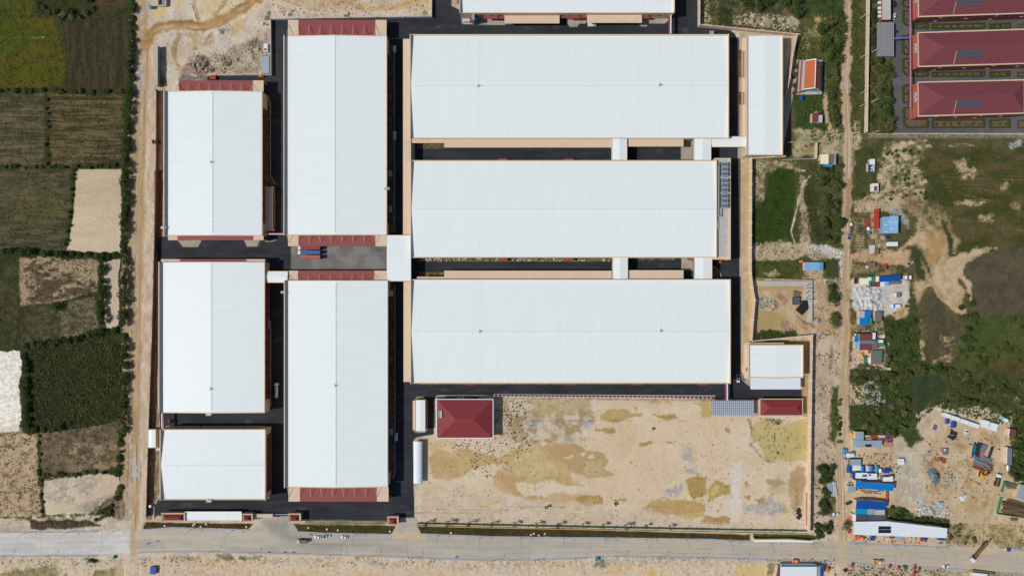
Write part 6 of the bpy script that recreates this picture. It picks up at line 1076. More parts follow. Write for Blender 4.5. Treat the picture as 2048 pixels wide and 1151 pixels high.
def lorry(label, px, py, deg, cabc, boxm, name="container_truck", bl=12.2, bw=1.12, bh=3.9, cab=True):
    t = vehicle(name, label, "truck", px, py, deg); h = bl/2; MB().box(-h,-.5,.7,h+(2.6 if cab else 0),.5,1.1).build("chassis", DGRY, t); MB().box(-h,-bw,1.12,h,bw,bh).build("cargo_box", boxm, t)
    m = MB(); 
    for i in range(int(bl/.6)): m.box(-h+.2+i*.6,-bw-.03,1.3,-h+.45+i*.6,bw+.03,bh-.1)
    m.build("side_ribs", boxm, t)
    if cab: loft([(h+.7,1.15,.6,2.9),(h+2.2,1.15,.6,2.9),(h+2.7,1.1,.6,2.0)]).build("cab", cabm(cabc), t); MB().add([(h+2.23,-1,2.75),(h+2.23,1,2.75),(h+2.71,1,2.0),(h+2.71,-1,2.0)],[(0,3,2,1)]).build("windscreen", GLS, t)
    wheels(t, (-h+1,-h+2.2,-h+3.4,h+1.9 if cab else h-1.5), 1.2, .5); return t
def cabm(c): return paint(c)
CR1 = mat("container_red",(132,56,58),.5,.08,1,0,(3,.2,1)); CR2 = mat("container_faded_red",(176,82,84),.5,.08,1,0,(3,.2,1)); CBL = mat("container_blue",(46,100,150),.5,.1,1,0,(3,.2,1))
lorry("dark red container truck half under the dock canopy", 624.5, 496, 180, WC, CR1); lorry("blue container truck between two red ones", 624.5, 505, 180, WC, CBL); lorry("faded red container trailer without a cab, farthest from the dock", 624.5, 514, 180, WC, CR2, "container_trailer", cab=False)
lorry("small brown covered truck driving past the parked white cars", 610, 1079.3, 180, (190,190,186), TARP, "covered_truck", 4.0, 1.05, 2.7)
t = vehicle("tanker_truck", "white tanker truck in the shaded lane between two west factories", "truck", 555, 779, 90); MB().box(-5,-.5,.7,3.2,.5,1.1).build("chassis", DGRY, t); MB().cone((-4.8,0,2.1),(2.6,0,2.1),1.15,1.15,16).build("tank", mat("polished_tank",(206,204,208),.25,.05,1,.5), t, True); loft([(-7.6+10.6,1.15,.6,2.9),(4.2,1.15,.6,2.9),(4.7,1.1,.6,2.0)]).build("cab", paint(WC), t); wheels(t, (-4,-2.8,3.6), 1.15, .5); MB().cone((-1,0,3.2),(-1,0,3.45),.4,.4,8).build("hatch", GREY, t)
t = vehicle("flatbed_truck", "long flatbed truck with a white cab turning out of the construction lot", "truck", 1954, 1103, 228); MB().box(-9,-1.25,1.0,4.6,1.25,1.25).build("flatbed", DGRY, t); MB().box(-11.5,-.35,1.3,3.5,.35,1.7).build("load_beam", BRN, t); MB().box(-9,.5,1.3,3.8,.95,1.6).build("load_beam", RUST, t); MB().box(-8.5,-1.0,1.3,3,-.6,1.55).build("load_beam", BRN, t); loft([(5.0,1.2,.6,2.9),(6.4,1.2,.6,2.9),(6.9,1.15,.6,2.1)]).build("cab", paint(WC), t); wheels(t, (-7.5,-6.3,-5.1,3.4,5.9), 1.2, .5); MB().bar((4.4,1.0,1.3),(1.2,1.5,1.4),.25).build("mudguard", PIPR, t)
t = vehicle("tipper_truck", "tipper truck with a white cab and an open brown tray on the construction lot", "truck", 1992, 958, 78); MB().box(-4,-1.2,1.2,1.6,1.2,1.35).build("tray_floor", BRN, t)
for s in (-1,1): MB().box(-4,s*1.2-.1,1.2,1.6,s*1.2+.1,2.3).build("tray_side", DGRY, t)
MB().box(1.5,-1.1,1.2,1.7,1.1,2.5).build("headboard", DGRY, t); MB().box(-4,-.5,.6,4,.5,1.1).build("chassis", DGRY, t); loft([(2.0,1.15,.6,2.8),(3.6,1.15,.6,2.8),(4.1,1.1,.6,2.0)]).build("cab", paint(WC), t); wheels(t, (-3,-1.8,3), 1.15, .5)
def digger(label, px, py, deg, c=YEL, s=1., name="excavator"):
    t = vehicle(name, label, "excavator", px, py, deg); t.scale = (s,s,s)
    for k in (-1,1): MB().box(-1.9,k*1.15-.35,0,1.9,k*1.15+.35,.8).build("track", BLK, t)
    loft([(-1.9,1.2,.95,2.0),(-.6,1.25,.95,2.1),(1.0,1.2,.95,1.7)]).build("body", c, t); loft([(.1,.5,1.7,2.8),(1.1,.5,1.7,2.8)]).build("cab", GLS, t); MB().bar((1,-.5,1.6),(3.4,-.5,3.4),.5).build("boom", c, t); MB().bar((3.4,-.5,3.4),(4.8,-.5,1.2),.4).build("arm", c, t); MB().box(4.5,-1.0,.2,5.4,0,1.2).build("bucket", DGRY, t); return t
digger("yellow excavator beside the rusty steel stack on the construction lot", 1962, 948, 75); digger("brown excavator right of the yellow one", 1972, 944, 60, mat("mud_brown_paint",(120,90,50),.7,.2), .9)
def roller(label, px, py, deg, c, cat="road roller", name="road_roller"):
    t = vehicle(name, label, cat, px, py, deg); MB().cone((1.7,-1.0,.7),(1.7,1.0,.7),.7,.7,14).build("drum", DGRY, t); loft([(-2.2,.85,.6,1.5),(-.4,.9,.6,1.6),(.9,.5,.8,1.3)]).build("body", c, t); loft([(-1.0,.75,1.6,2.4),(.2,.75,1.6,2.4)]).build("cab", GLS, t); MB().box(-1.1,-.85,2.42,.3,.85,2.52).build("roof", c, t); wheels(t, (-1.5,), .95, .65); 
    for s in (-1,1): MB().bar((.6,s*1.05,.9),(1.8,s*1.05,.8),.14).build("fork", c, t)
    return t
roller("muddy orange road roller between the two lowest west factories", 345, 841, 0, mat("muddy_orange",(150,84,40),.7,.3)); roller("orange road roller south of the plant deck", 1437, 523.5, 180, mat("dull_orange",(176,84,50),.6,.2)); roller("yellow road roller under the pale wall near the top west factory", 521.5, 152.5, 180, YEL)
t = vehicle("loader", "orange yellow wheel loader driving along the main road", "loader", 1755, 1120.5, 180); loft([(-2.8,1.1,.7,1.8),(-.5,1.2,.7,1.9),(1.2,.9,.8,1.5)]).build("body", YEL, t); loft([(-.6,.8,1.9,2.9),(.7,.8,1.9,2.9)]).build("cab", GLS, t); MB().box(-.7,-.85,2.92,.8,.85,3.0).build("roof", WHITE, t); MB().box(2.6,-1.3,.2,3.5,1.3,1.1).build("bucket", YEL, t); MB().bar((1,.6,1.2),(2.8,.6,.8),.25).build("arm", YEL, t); MB().bar((1,-.6,1.2),(2.8,-.6,.8),.25).build("arm", YEL, t); wheels(t, (-1.7,1.5), 1.25, .75)
# motorcycles with riders
def motorbike(label, px, py, deg, c, rider=None):
    t = vehicle("motorcycle", label, "motorcycle", px, py, deg)
    for x in (-.62,.62): MB().cone((x,-.06,.3),(x,.06,.3),.3,.3,12).build("wheel", BLK, t)
    loft([(-.7,.14,.6,.82),(-.1,.16,.4,.8),(.35,.12,.45,.95)],.04).build("body", c, t); MB().box(-.65,-.13,.8,0,.13,.88).build("seat", BLK, t); MB().bar((.45,-.34,1.05),(.45,.34,1.05),.05).build("handlebar", GREY, t); MB().bar((.45,0,1.05),(.62,0,.3),.07).build("fork", GREY, t)
    if rider:
        import bmesh
        k, shirt = rider; bm = bmesh.new(); lay = bm.verts.layers.skin.verify(); J = person_J; vs = {}
        for n, (x, y, z, r) in J.items(): v = bm.verts.new((x-.25, y, z)); v[lay].radius = (r, r); vs[n] = v
        vs['pel'][lay].use_root = True
        for a, b in person_E: bm.edges.new((vs[a], vs[b]))
        me = bpy.data.meshes.new("person"); bm.to_mesh(me); bm.free(); me.materials.append(shirt); o = bpy.data.objects.new("person", me); COL.objects.link(o); o.location = t.location; o.rotation_euler = t.rotation_euler
        o.modifiers.new("skin",'SKIN'); o.modifiers.new("sub",'SUBSURF').levels = 1; tag(o, k, "person"); OFF[o] = None
        MB().cone((-.05,0,1.55),(-.05,0,1.76),.15,.09,8).build("helmet", BLK, o)
person_J = {'pel':(0,0,.92,.15),'chest':(.1,0,1.26,.17),'neck':(.14,0,1.44,.06),'head':(.18,0,1.6,.11),'ls':(.11,.2,1.36,.06),'le':(.32,.26,1.14,.05),'lh':(.62,.26,1.08,.04),'rs':(.11,-.2,1.36,.06),'re':(.32,-.26,1.14,.05),'rh':(.62,-.26,1.08,.04),'lk':(.36,.2,.86,.08),'lf':(.22,.22,.44,.05),'lt':(.36,.22,.38,.045),'rk':(.36,-.2,.86,.08),'rf':(.22,-.22,.44,.05),'rt':(.36,-.22,.38,.045)}
person_E = [('pel','chest'),('chest','neck'),('neck','head'),('chest','ls'),('ls','le'),('le','lh'),('chest','rs'),('rs','re'),('re','rh'),('pel','lk'),('lk','lf'),('lf','lt'),('pel','rk'),('rk','rf'),('rf','rt')]
DK = mat("dark_shirt",(64,60,70),.9,.1); RS = mat("rust_shirt",(150,76,60),.9,.1)
motorbike("red motorcycle crossing the western road near the gatehouse", 316.5, 1080.5, 5, RBM, ("person in a rust shirt riding the red motorcycle", RS)); motorbike("dark motorcycle behind the red one on the western road", 297.5, 1085.2, 15, DK, ("person in a dark shirt riding the dark motorcycle", DK))
for i, (x, y, a, l) in enumerate(((622,1067,0,"dark motorcycle parked at the kerb above the brown truck"),(539,1102.5,0,"motorcycle on the south kerb, leftmost of three"),(571,1103,0,"motorcycle on the south kerb, middle of three"),(587,1103.5,0,"motorcycle on the south kerb, rightmost of three"),(913,1112.5,10,"dark motorcycle on the road below the sand lot"),(1829,1127.5,165,"dark motorcycle at the south kerb left of the white car"))): motorbike(l, x, y, a, DK if i % 2 else mat("maroon_bike",(96,50,56),.5,.1), ("person in dark clothes riding along below the sand lot", DK) if i == 4 else None)
# planting stones, boxes and loose litter
for i, (x, y) in enumerate(((330,1050),(413,1047),(387,1049),(402,1052),(390,1046),(493,1052),(617,1054),(654,1057),(676,1059),(780,1061),(902,1064),(1062,1068),(1067.5,1065.5),(1077.5,1069),(1089.5,1066))):
    X, Y = W(x, y); t = thing("manhole_box", "small pale concrete box set in the brown verge beside the road", "concrete box", (X,Y,0), group="pale boxes in the verge"); MB().box(X-.5,Y-.5,0,X+.5,Y+.5,.45).build("casing", CONC, t); MB().box(X-.6,Y-.6,.45,X+.6,Y+.6,.55).build("lid", CRM, t)
def litter(name, label, poly, n, cols, size=(.3,1.1), seed=1, h=(.2,.8)):
    rg = random.Random(seed); p = np.array(poly, float); x0,y0 = p.min(0); x1,y1 = p.max(0); mbs = [MB() for _ in cols]
    for _ in range(n):
        x, y = rg.uniform(x0,x1), rg.uniform(y0,y1)
        if not inside(poly, x, y): continue
        X, Y = W(x, y); a = rg.uniform(0,3.1); l, w, hh = rg.uniform(*size), rg.uniform(*size)*.6, rg.uniform(*h); z = gz(x, y); m = mbs[rg.randrange(len(cols))]; c, s = math.cos(a), math.sin(a)
        m.prism([(X+c*u*l-s*v*w, Y+s*u*l+c*v*w) for u, v in ((-.5,-.5),(.5,-.5),(.5,.5),(-.5,.5))], z-.3, z+hh)
    for m, c in zip(mbs, cols):
        if m.v: o = ident(m.build(name, c)); o["kind"] = "stuff"
litter("litter", "", [(1700,905),(1790,905),(1800,950),(1760,955),(1700,950)], 130, (PALE,DGRY,RUST,BRN,GREY,TARP), (.3,1.2), 1); litter("litter", "", [(1703,560),(1812,552),(1818,612),(1706,618)], 110, (PALE,CONC,PALE), (.5,1.6), 2, (.1,.3)); litter("litter", "", [(1706,1068),(1890,1075),(1888,1086),(1706,1082)], 110, (PALE,DGRY,RUST,TARP,BRN), (.3,1.0), 3); litter("litter", "", [(1700,1128),(1900,1138),(1900,1151),(1700,1151)], 110, (PALE,DGRY,RUST,BRN,GREY), (.4,1.4), 4); litter("litter", "", [(1850,880),(2010,870),(2020,940),(1940,1000),(1850,1000)], 150, (BRN,DGRY,PALE,RUST), (.3,1.1), 5); litter("litter", "", [(1600,1115),(1672,1118),(1672,1150),(1640,1150),(1640,1126),(1600,1124)], 70, (DGRY,PALE,RUST,BRN), (.4,1.2), 6); litter("litter", "", [(1705,655),(1775,655),(1780,740),(1705,740)], 130, (BRN,PALE,DGRY,WHITE,TEAL), (.3,1.2), 7); litter("litter", "", [(1830,1000),(1890,1005),(1910,1035),(1830,1030)], 110, (PALE,WHITE,GREY), (.3,1.3), 8)
litter("rubble", "", [(1872,812),(1900,808),(1960,826),(1955,838),(1880,826)], 160, (PALE,DGRY), (.3,1.2), 9); litter("rubble", "", [(1518,594),(1550,594),(1552,622),(1520,620)], 100, (PALE,STONE), (.3,1.0), 10); litter("rubble", "", [(1726,762),(1760,762),(1760,810),(1726,806)], 160, (PALE,CONC,STONE), (.4,1.6), 11); litter("rubble", "", [(1855,938),(1868,933),(1880,945),(1878,962),(1868,970),(1856,950)], 260, (STONE,), (.3,.8), 12); litter("rubble", "", [(1884,946),(1905,946),(1910,965),(1888,965)], 90, (PALE,STONE), (.3,1.0), 13); litter("rubble", "", [(366,140),(380,112),(400,106),(424,120),(424,146),(370,152)], 170, (mat("brown_clods",(160,138,120),.95,.2),), (.3,.8), 14, (.1,.4)); litter("rubble", "", [(430,105),(520,80),(540,100),(540,146),(432,148)], 500, (mat("brown_clods",(160,138,120)),PALE), (.2,.8), 15, (.1,.45)); litter("rubble", "", [(1466,30),(1500,24),(1594,34),(1596,60),(1520,54)], 300, (PALE,mat("brown_clods",())), (.3,.9), 16, (.1,.5)); litter("stones", "", [(835,516.5),(1222,517.5),(1222,522),(835,521)], 120, (CRM,CONC), (.5,1.3), 17, (.1,.5)); litter("stones", "", [(778,100),(787,100),(787,460),(778,460)], 70, (DCON,BRN), (.4,1.0), 18, (.1,.5)); litter("stones", "", [(780,590),(788,590),(788,945),(780,945)], 80, (DCON,BRN), (.4,1.0), 19, (.1,.5)); litter("debris", "", [(540,-10),(862,-10),(860,28),(550,34)], 160, (mat("brown_clods",()),DGRY), (.2,.8), 20, (.1,.4))
# ---------------------------------------------------------------- trees, shrubs, weeds
LEAF = attr_mat("leaf", .7, 1.2, .18, 0, spec=.15)
def leaf_mesh(name, cen, size, col, tilt=(.1, .8), seed=0, nrm=None):
    """many small leaf-cluster faces: centres (n,3), sizes (n), colours (n,3)"""
    rg = np.random.default_rng(seed); n = len(cen)
    if nrm is None:
        az = rg.uniform(0, 6.283, n); tl = rg.uniform(tilt[0], tilt[1], n); nrm = np.stack([np.sin(tl)*np.cos(az), np.sin(tl)*np.sin(az), np.cos(tl)], 1)
    nrm = nrm / np.linalg.norm(nrm, axis=1)[:, None]; r = rg.normal(size=(n, 3)); u = np.cross(nrm, r); u /= np.linalg.norm(u, axis=1)[:, None]; v = np.cross(nrm, u)
    s = size[:, None]; a = rg.uniform(.55, 1, (n, 1)); k = rg.uniform(-.25, .25, (n, 1))
    P = np.stack([cen - u*s*.5, cen - v*s*a*.42 + u*s*k, cen + u*s*.5, cen + v*s*a*.42 - u*s*k], 1).reshape(-1, 3)
    me = bpy.data.meshes.new(name); me.vertices.add(4*n); me.vertices.foreach_set("co", P.astype(np.float32).ravel()); me.loops.add(4*n); me.loops.foreach_set("vertex_index", np.arange(4*n, dtype=np.int32)); me.polygons.add(n); me.polygons.foreach_set("loop_start", np.arange(0, 4*n, 4, dtype=np.int32)); me.update(calc_edges=True)
    at = me.attributes.new("soil", 'FLOAT_COLOR', 'POINT'); c4 = np.concatenate([np.repeat(col, 4, 0), np.ones((4*n, 1))], 1); at.data.foreach_set("color", c4.astype(np.float32).ravel()); me.materials.append(LEAF); return me
KIND = {'dark': ((44,56,26),(70,86,38)), 'olive': ((72,80,40),(104,110,60)), 'mid': ((46,60,28),(80,96,46)), 'grey': ((84,88,60),(116,116,84))}
def crown(kind, seed, nleaf=520, R0=3.2, H=4.6, nl=9, leaf=.8):
    rg = np.random.default_rng(seed); c0, c1 = lin(KIND[kind][0]), lin(KIND[kind][1]); cen = []; col = []; nr = []
    lobes = [(0, 0, H*.62, R0*.62)] + [(math.cos(a)*d, math.sin(a)*d, H*(.5+.28*rg.random()-.1*d/R0), R0*rg.uniform(.3, .52)) for a, d in zip(rg.uniform(0, 6.28, nl), R0*rg.uniform(.35, .75, nl))]
    w = np.array([l[3]**2 for l in lobes]); w /= w.sum()
    for l, p in zip(lobes, w):
        m = int(nleaf*p); d = rg.normal(size=(m, 3)); d[:, 2] = np.abs(d[:, 2])*.9 - .25; d /= np.linalg.norm(d, axis=1)[:, None]; r = l[3]*rg.uniform(.55, 1.12, (m, 1))
        cen.append(np.array(l[:3]) + d*r*np.array([1, 1, .8])); nr.append(d + rg.normal(size=(m, 3))*.45 + np.array([0, 0, .35])); t = np.clip(rg.normal(.45, .25, m) + rg.uniform(-.2, .2), 0, 1)[:, None]; col.append(c0*(1-t) + c1*t)
    cen = np.concatenate(cen); return leaf_mesh("crown", cen, rg.uniform(.55, 1.25, len(cen))*leaf, np.concatenate(col), seed=seed, nrm=np.concatenate(nr))
def trunk_mesh(H=4.6, seed=0, r=.2):
    rg = random.Random(seed); m = MB(); m.cone((0,0,-.3),(0,0,H*.45),r,r*.6,7); 
    for k in range(4):
        a = k*1.57+rg.random(); m.cone((0,0,H*(.25+.05*k)),(math.cos(a)*1.5,math.sin(a)*1.5,H*.62),r*.45,r*.15,5)
    me = bpy.data.meshes.new("trunk"); me.from_pydata(m.v, [], m.f); me.materials.append(TRUNK); return me
CROWNS = {k: [crown(k, 100*i+s) for s in range(3)] for i, k in enumerate(KIND)}
BUSH = {k: [crown(k, 900+100*i+s, 190, 1.7, 2.0, 5, .7) for s in range(2)] for i, k in enumerate(KIND)}
TRK = [trunk_mesh(4.6, s) for s in range(2)]; STEM = trunk_mesh(2.0, 5, .1)
PLANTS = []
def tree(px, py, d, kind, label, group, rg, bush=None):
    bush = d < 11.5 if bush is None else bush
    PLANTS.append((d, px, py, kind, label, group, bush, rg.random(), rg.random(), rg.random(), rg.randrange(6)))
def plant_all():
    """the largest trees and shrubs as things of their own; the small rest as undergrowth"""
    rest = []
    for isb in (False, True):
        L = sorted([p for p in PLANTS if p[6] == isb], key=lambda p: -p[0]); L.sort(key=lambda p: not (p[5].startswith("lone") or "clipped" in p[4]))
        for p in L[:285]:
            d, px, py, kind, label, group, bush, r1, r2, r3, k = p; X, Y = W(px, py, 3 if not bush else 1); z = min(gz(px, py), .6); s = d*PXM/(6.0 if not bush else 3.2)
            t = bpy.data.objects.new("shrub" if bush else "tree", None); COL.objects.link(t); t["label"] = label; t["category"] = "shrub" if bush else "tree"; t["group"] = group
            t.location = (X, Y, z); t.rotation_euler = (0, 0, r1*6.28); t.scale = (s*(.85+.3*r2), s*(1.15-.3*r2), (s**.7)*(.8+.35*r3))
            for nm, me in (("crown", (BUSH if bush else CROWNS)[kind][k % (2 if bush else 3)]), ("trunk", STEM if bush else TRK[k % 2])):
                c = bpy.data.objects.new(nm, me); COL.objects.link(c); c.parent = t
        rest += L[285:]
    rg = np.random.default_rng(5); C = []; S = []; K = []
    for d, px, py, kind, *_ in rest:
        n = int(26*d); r = d*PXM*.5; a = rg.uniform(0,6.28,n); q = r*np.sqrt(rg.random(n)); X, Y = W(px, py, 1); h = r*.9*np.sqrt(np.clip(1-(q/r)**2,0,1))*rg.uniform(.5,1.1,n)
        C.append(np.stack([X+q*np.cos(a), Y+q*np.sin(a), gz(px,py)+h+.1],1)); S.append(rg.uniform(.35,.85,n)); t = np.clip(rg.normal(.45,.28,n),0,1)[:,None]; K.append(lin(KIND[kind][0])*(1-t)+lin(KIND[kind][1])*t)
    if rest: o = bpy.data.objects.new("undergrowth", leaf_mesh("undergrowth", np.concatenate(C), np.concatenate(S), np.concatenate(K), (.1,.9), 6)); COL.objects.link(o); o["kind"] = "stuff"
def hedgerow(pts, step, d, kinds, where, seed=1, jit=2.5, bush=None):
    rg = random.Random(seed); acc = 0
    for (ax, ay), (bx, by) in zip(pts, pts[1:]):
        L = math.hypot(bx-ax, by-ay); q = acc
        while q < L:
            f = q/L; dd = rg.uniform(*d); isb = (dd < 11.5 if bush is None else bush)
            tree(ax+(bx-ax)*f+rg.uniform(-jit,jit), ay+(by-ay)*f+rg.uniform(-jit,jit), dd, rg.choice(kinds), ("low green shrub " if isb else "leafy green tree ")+where, ("shrubs " if isb else "trees ")+where, rg, bush); q += step*rg.uniform(.45, 1.7)
        acc = max(0, q-L)
def grove(poly, n, d, kinds, where, seed=1, bush=None):
    rg = random.Random(seed); p = np.array(poly, float); x0,y0 = p.min(0); x1,y1 = p.max(0); k = 0
    for _ in range(n*6):
        x, y = rg.uniform(x0,x1), rg.uniform(y0,y1)
        if k < n and inside(poly, x, y):
            dd = rg.uniform(*d); isb = (dd < 11.5 if bush is None else bush); tree(x, y, dd, rg.choice(kinds), ("low green shrub " if isb else "leafy green tree ")+where, ("shrubs " if isb else "trees ")+where, rg, bush); k += 1
D_, M_, O_, G_ = 'dark', 'mid', 'olive', 'grey'
w = "in the hedgerow between the paddies and the canal"
hedgerow([(264,-12),(262,60),(260,130),(258,182),(254,250),(251,330)], 7, (11,17), (D_,M_,D_), w, 1); hedgerow([(250,345),(250,420),(246,500),(246,515)], 7, (12,17), (D_,M_), w, 2); hedgerow([(248,520),(245,590),(243,660)], 9, (15,20), (D_,M_), w, 3); hedgerow([(249,672),(248,760),(247,862)], 7.5, (12,17), (D_,M_), w, 4); hedgerow([(241,868),(239,930),(236,948)], 8, (9,14), (D_,M_), w, 5); hedgerow([(238,975),(234,1000)], 9, (10,14), (D_,O_), w, 6)
tree(249, 363, 23, D_, "largest dark tree in the hedgerow, at the upper right corner of the square pond", "large trees by the pond", random.Random(3)); tree(113, 612, 22, D_, "single dark tree at the corner of the brown paddies", "single paddy trees", random.Random(4)); tree(258,186,18,D_,"dark tree at the hedgerow corner where the paddy bank meets the canal","hedgerow corner tree",random.Random(6))
w = "on the grassy banks between the paddies"
hedgerow([(0,180),(40,181),(88,181),(130,183),(190,183),(245,182)], 17, (8,14), (D_,M_,O_), w, 7); hedgerow([(0,334),(90,333),(150,333),(240,332)], 14, (6,10), (D_,O_,M_), w, 8); hedgerow([(93,200),(92,330)], 15, (6,10), (D_,O_), w, 9); hedgerow([(148,340),(140,430),(130,500)], 13, (6,10), (D_,M_), w, 10); hedgerow([(200,518),(203,560),(200,610),(203,655)], 12, (14,18), (D_,M_), w, 12)
w = "along the bank above the muddy paddy"
hedgerow([(5,500),(40,502),(90,508),(150,509),(205,512),(240,511)], 13, (10,18), (D_,M_,D_), w, 11)
w = "along the upper edge of the scrub field"
hedgerow([(50,690),(95,686),(130,680),(180,668),(236,661)], 11, (12,17), (D_,M_), w, 13)
w = "between the scrub field and the white pond"
hedgerow([(46,712),(50,765),(52,800),(52,858)], 13, (13,18), (D_,M_), w, 14)
w = "along the lower banks of the tan paddies"
hedgerow([(60,862),(100,860),(150,845)], 12, (12,16), (D_,M_), w, 15); hedgerow([(77,872),(78,940),(84,1025)], 12, (6,9), (D_,O_), w, 16); hedgerow([(88,947),(130,949),(180,944),(235,942)], 12, (7,11), (D_,O_,M_), w, 17); hedgerow([(190,1040),(220,1025),(228,1004)], 9, (7,11), (D_,G_), w, 18)
w = "among the dark bushes in the top left corner"
grove([(84,22),(168,20),(170,36),(90,36)], 9, (10,17), (D_,M_,G_), w, 19); grove([(172,-5),(186,-5),(186,26),(172,26)], 6, (9,13), (M_,O_), w, 20); grove([(72,-5),(90,-5),(90,24),(72,20)], 4, (8,12), (D_,O_), w, 21)
w = "west of the earth road, north of the temple"
grove([(1640,40),(1684,20),(1686,118),(1655,124),(1640,95)], 24, (15,24), (M_,O_,M_), w, 22); grove([(1480,-10),(1600,-10),(1606,30),(1590,30),(1560,14),(1480,12)], 26, (9,18), (D_,M_), w, 23)
w = "between the temple yard and the earth road"
hedgerow([(1670,126),(1672,180),(1668,210),(1672,250)], 12, (13,18), (M_,O_), w, 24, 4)
hedgerow([(1594,128),(1590,160),(1588,200)], 11, (6,10), (M_,O_), "along the west foot of the temple", 25)
w = "in the wooded strip between the dark meadow and the earth road"
grove([(1640,320),(1684,330),(1688,480),(1660,492),(1645,470),(1636,400)], 46, (10,20), (M_,O_,D_,O_), w, 26)
rg_ = random.Random(8)
tree(1668,596,28,D_,"large round tree beside the earth road, upper of two standing alone","lone trees by the earth road",rg_); tree(1664,573,18,M_,"smaller tree touching the large round tree above it","lone trees by the earth road",rg_); tree(1666,640,27,O_,"large round tree beside the earth road, lower of two standing alone","lone trees by the earth road",rg_)
w = "inside the school wall beside the driveway"
grove([(1758,118),(1784,120),(1785,262),(1760,262)], 34, (13,20), (D_,M_,O_), w, 27); hedgerow([(1746,-8),(1747,40),(1750,80),(1752,108)], 13, (11,16), (M_,D_), w, 28); hedgerow([(1744,125),(1743,190),(1742,260)], 14, (7,12), (O_,M_), w, 29)
w = "in the scrub below the shacks"
grove([(1700,735),(1768,716),(1830,745),(1822,800),(1835,850),(1790,874),(1706,866),(1752,812),(1700,760)], 66, (7,17), (M_,O_,G_,O_), w, 30)
w = "around the weedy pond"
hedgerow([(1790,725),(1830,742),(1870,738),(1915,745),(1935,752)], 10, (10,17), (D_,M_,O_), w, 31, 4); hedgerow([(1905,795),(1950,806),(1995,815)], 10, (10,16), (O_,M_), w, 32, 5); hedgerow([(1928,760),(1960,772),(2000,780),(2040,792)], 14, (9,16), (M_,D_), w, 33, 8)
w = "on the east meadow"
grove([(1770,640),(1838,640),(1836,715),(1770,705)], 22, (6,12), (M_,D_), w, 34); grove([(1920,560),(1945,600),(1960,660),(1935,720),(1920,700)], 16, (7,15), (M_,D_), w, 35); grove([(1940,630),(2048,628),(2048,815),(1960,790)], 34, (6,12), (M_,O_,D_), w, 36); grove([(1720,300),(1860,290),(1870,400),(1720,410)], 40, (4,9), (M_,O_,D_), w, 37)
w = "beside the road junction south of the earth road"
grove([(1640,930),(1668,935),(1668,1000),(1645,990)], 16, (9,16), (D_,M_), w, 38); grove([(1640,1000),(1666,1005),(1664,1022),(1646,1028)], 8, (10,16), (D_,M_), w, 39); grove([(1630,1050),(1660,1038),(1664,1066),(1632,1076)], 12, (8,15), (D_,M_), w, 40); grove([(1665,780),(1683,776),(1683,884),(1668,885)], 20, (5,10), (M_,O_), w, 41); tree(1691,1050,19,G_,"grey green tree at the west end of the long white hall","hall end tree",rg_)
w = "along the north side of the long white hall"
grove([(1776,1012),(1800,1014),(1832,1032),(1890,1040),(1880,1048),(1778,1036)], 26, (6,12), (D_,M_), w, 42)
w = "along the right edge of the construction lot"
grove([(2032,840),(2050,830),(2052,960),(2034,958),(2026,930)], 24, (9,17), (M_,D_,O_), w, 43); grove([(1884,812),(1990,822),(2030,845),(2048,830),(1960,806),(1890,800)], 26, (7,13), (D_,M_,O_), w, 44); grove([(1895,1058),(1915,1045),(1948,1056),(1954,1088),(1900,1088)], 16, (5,9), (O_,G_), w, 45)
tree(1811,1135,11,G_,"pale green tree among parasols south of the road","parasol tree",rg_); tree(1690,1140,8,D_,"dark shrub at the corner of the road junction","junction shrub",rg_); tree(840,947,11,M_,"small green tree against the barrel vaulted shelter","shelter tree",rg_,True); tree(182,1121,9,D_,"dark shrub on the verge south of the western road","verge shrub",rg_); tree(188,1122,8,D_,"dark shrub on the verge, right of a darker twin","verge shrub",rg_); tree(307,283,9,M_,"green shrub between the west wall and the top west factory","wall shrub",rg_); tree(318,284,9,M_,"green shrub between the west wall and the top west factory","wall shrub",rg_)
w = "in the clipped beds of the school"
for q in PLANT:
    p = np.array(q, float); cx, cy = p.mean(0); wx = p[:,0].max()-p[:,0].min(); n = max(1, int(wx/13))
    for i in range(n):
        if -5 < cy < 300 and cx < 2050: tree(p[:,0].min()+wx*(i+.5)/n, cy, rg_.uniform(4.5,7), M_, "low green shrub "+w, "shrubs "+w, rg_, True)
plant_all()
# young, almost bare trees along the green fence
YT = crown('olive', 777, 60, 1.0, 4.2, 5, .55); yt = MB(); yt.cone((0,0,-.2),(0,0,3.0),.2,.1,6)
for k in range(5): a = k*1.3; yt.cone((0,0,1.6+k*.25),(math.cos(a)*.9,math.sin(a)*.9,3.0+k*.22),.09,.04,4)
ytm = bpy.data.meshes.new("trunk"); ytm.from_pydata(yt.v, [], yt.f); ytm.materials.append(TRUNK)
for x, y in ((853,1042.5),(896,1042),(938,1043),(983,1044),(1029,1044.5),(1073,1045.5),(1115,1046),(1165,1046.5),(1205,1047.5),(1250,1048.5),(1290,1049),(1338,1050.5)):
    t = bpy.data.objects.new("young_tree", None); COL.objects.link(t); t.location = W3(x, y); t.rotation_euler = (0,0,rg_.uniform(0,6)); sc_ = rg_.uniform(.8,1.25); t.scale = (sc_*1.5, sc_*1.5, sc_*1.9); t["label"] = "thin young tree planted along the green fence of the sand lot"; t["category"] = "tree"; t["group"] = "young trees along the green fence"
    for nm, me in (("crown", YT), ("trunk", ytm)): c = bpy.data.objects.new(nm, me); COL.objects.link(c); c.parent = t
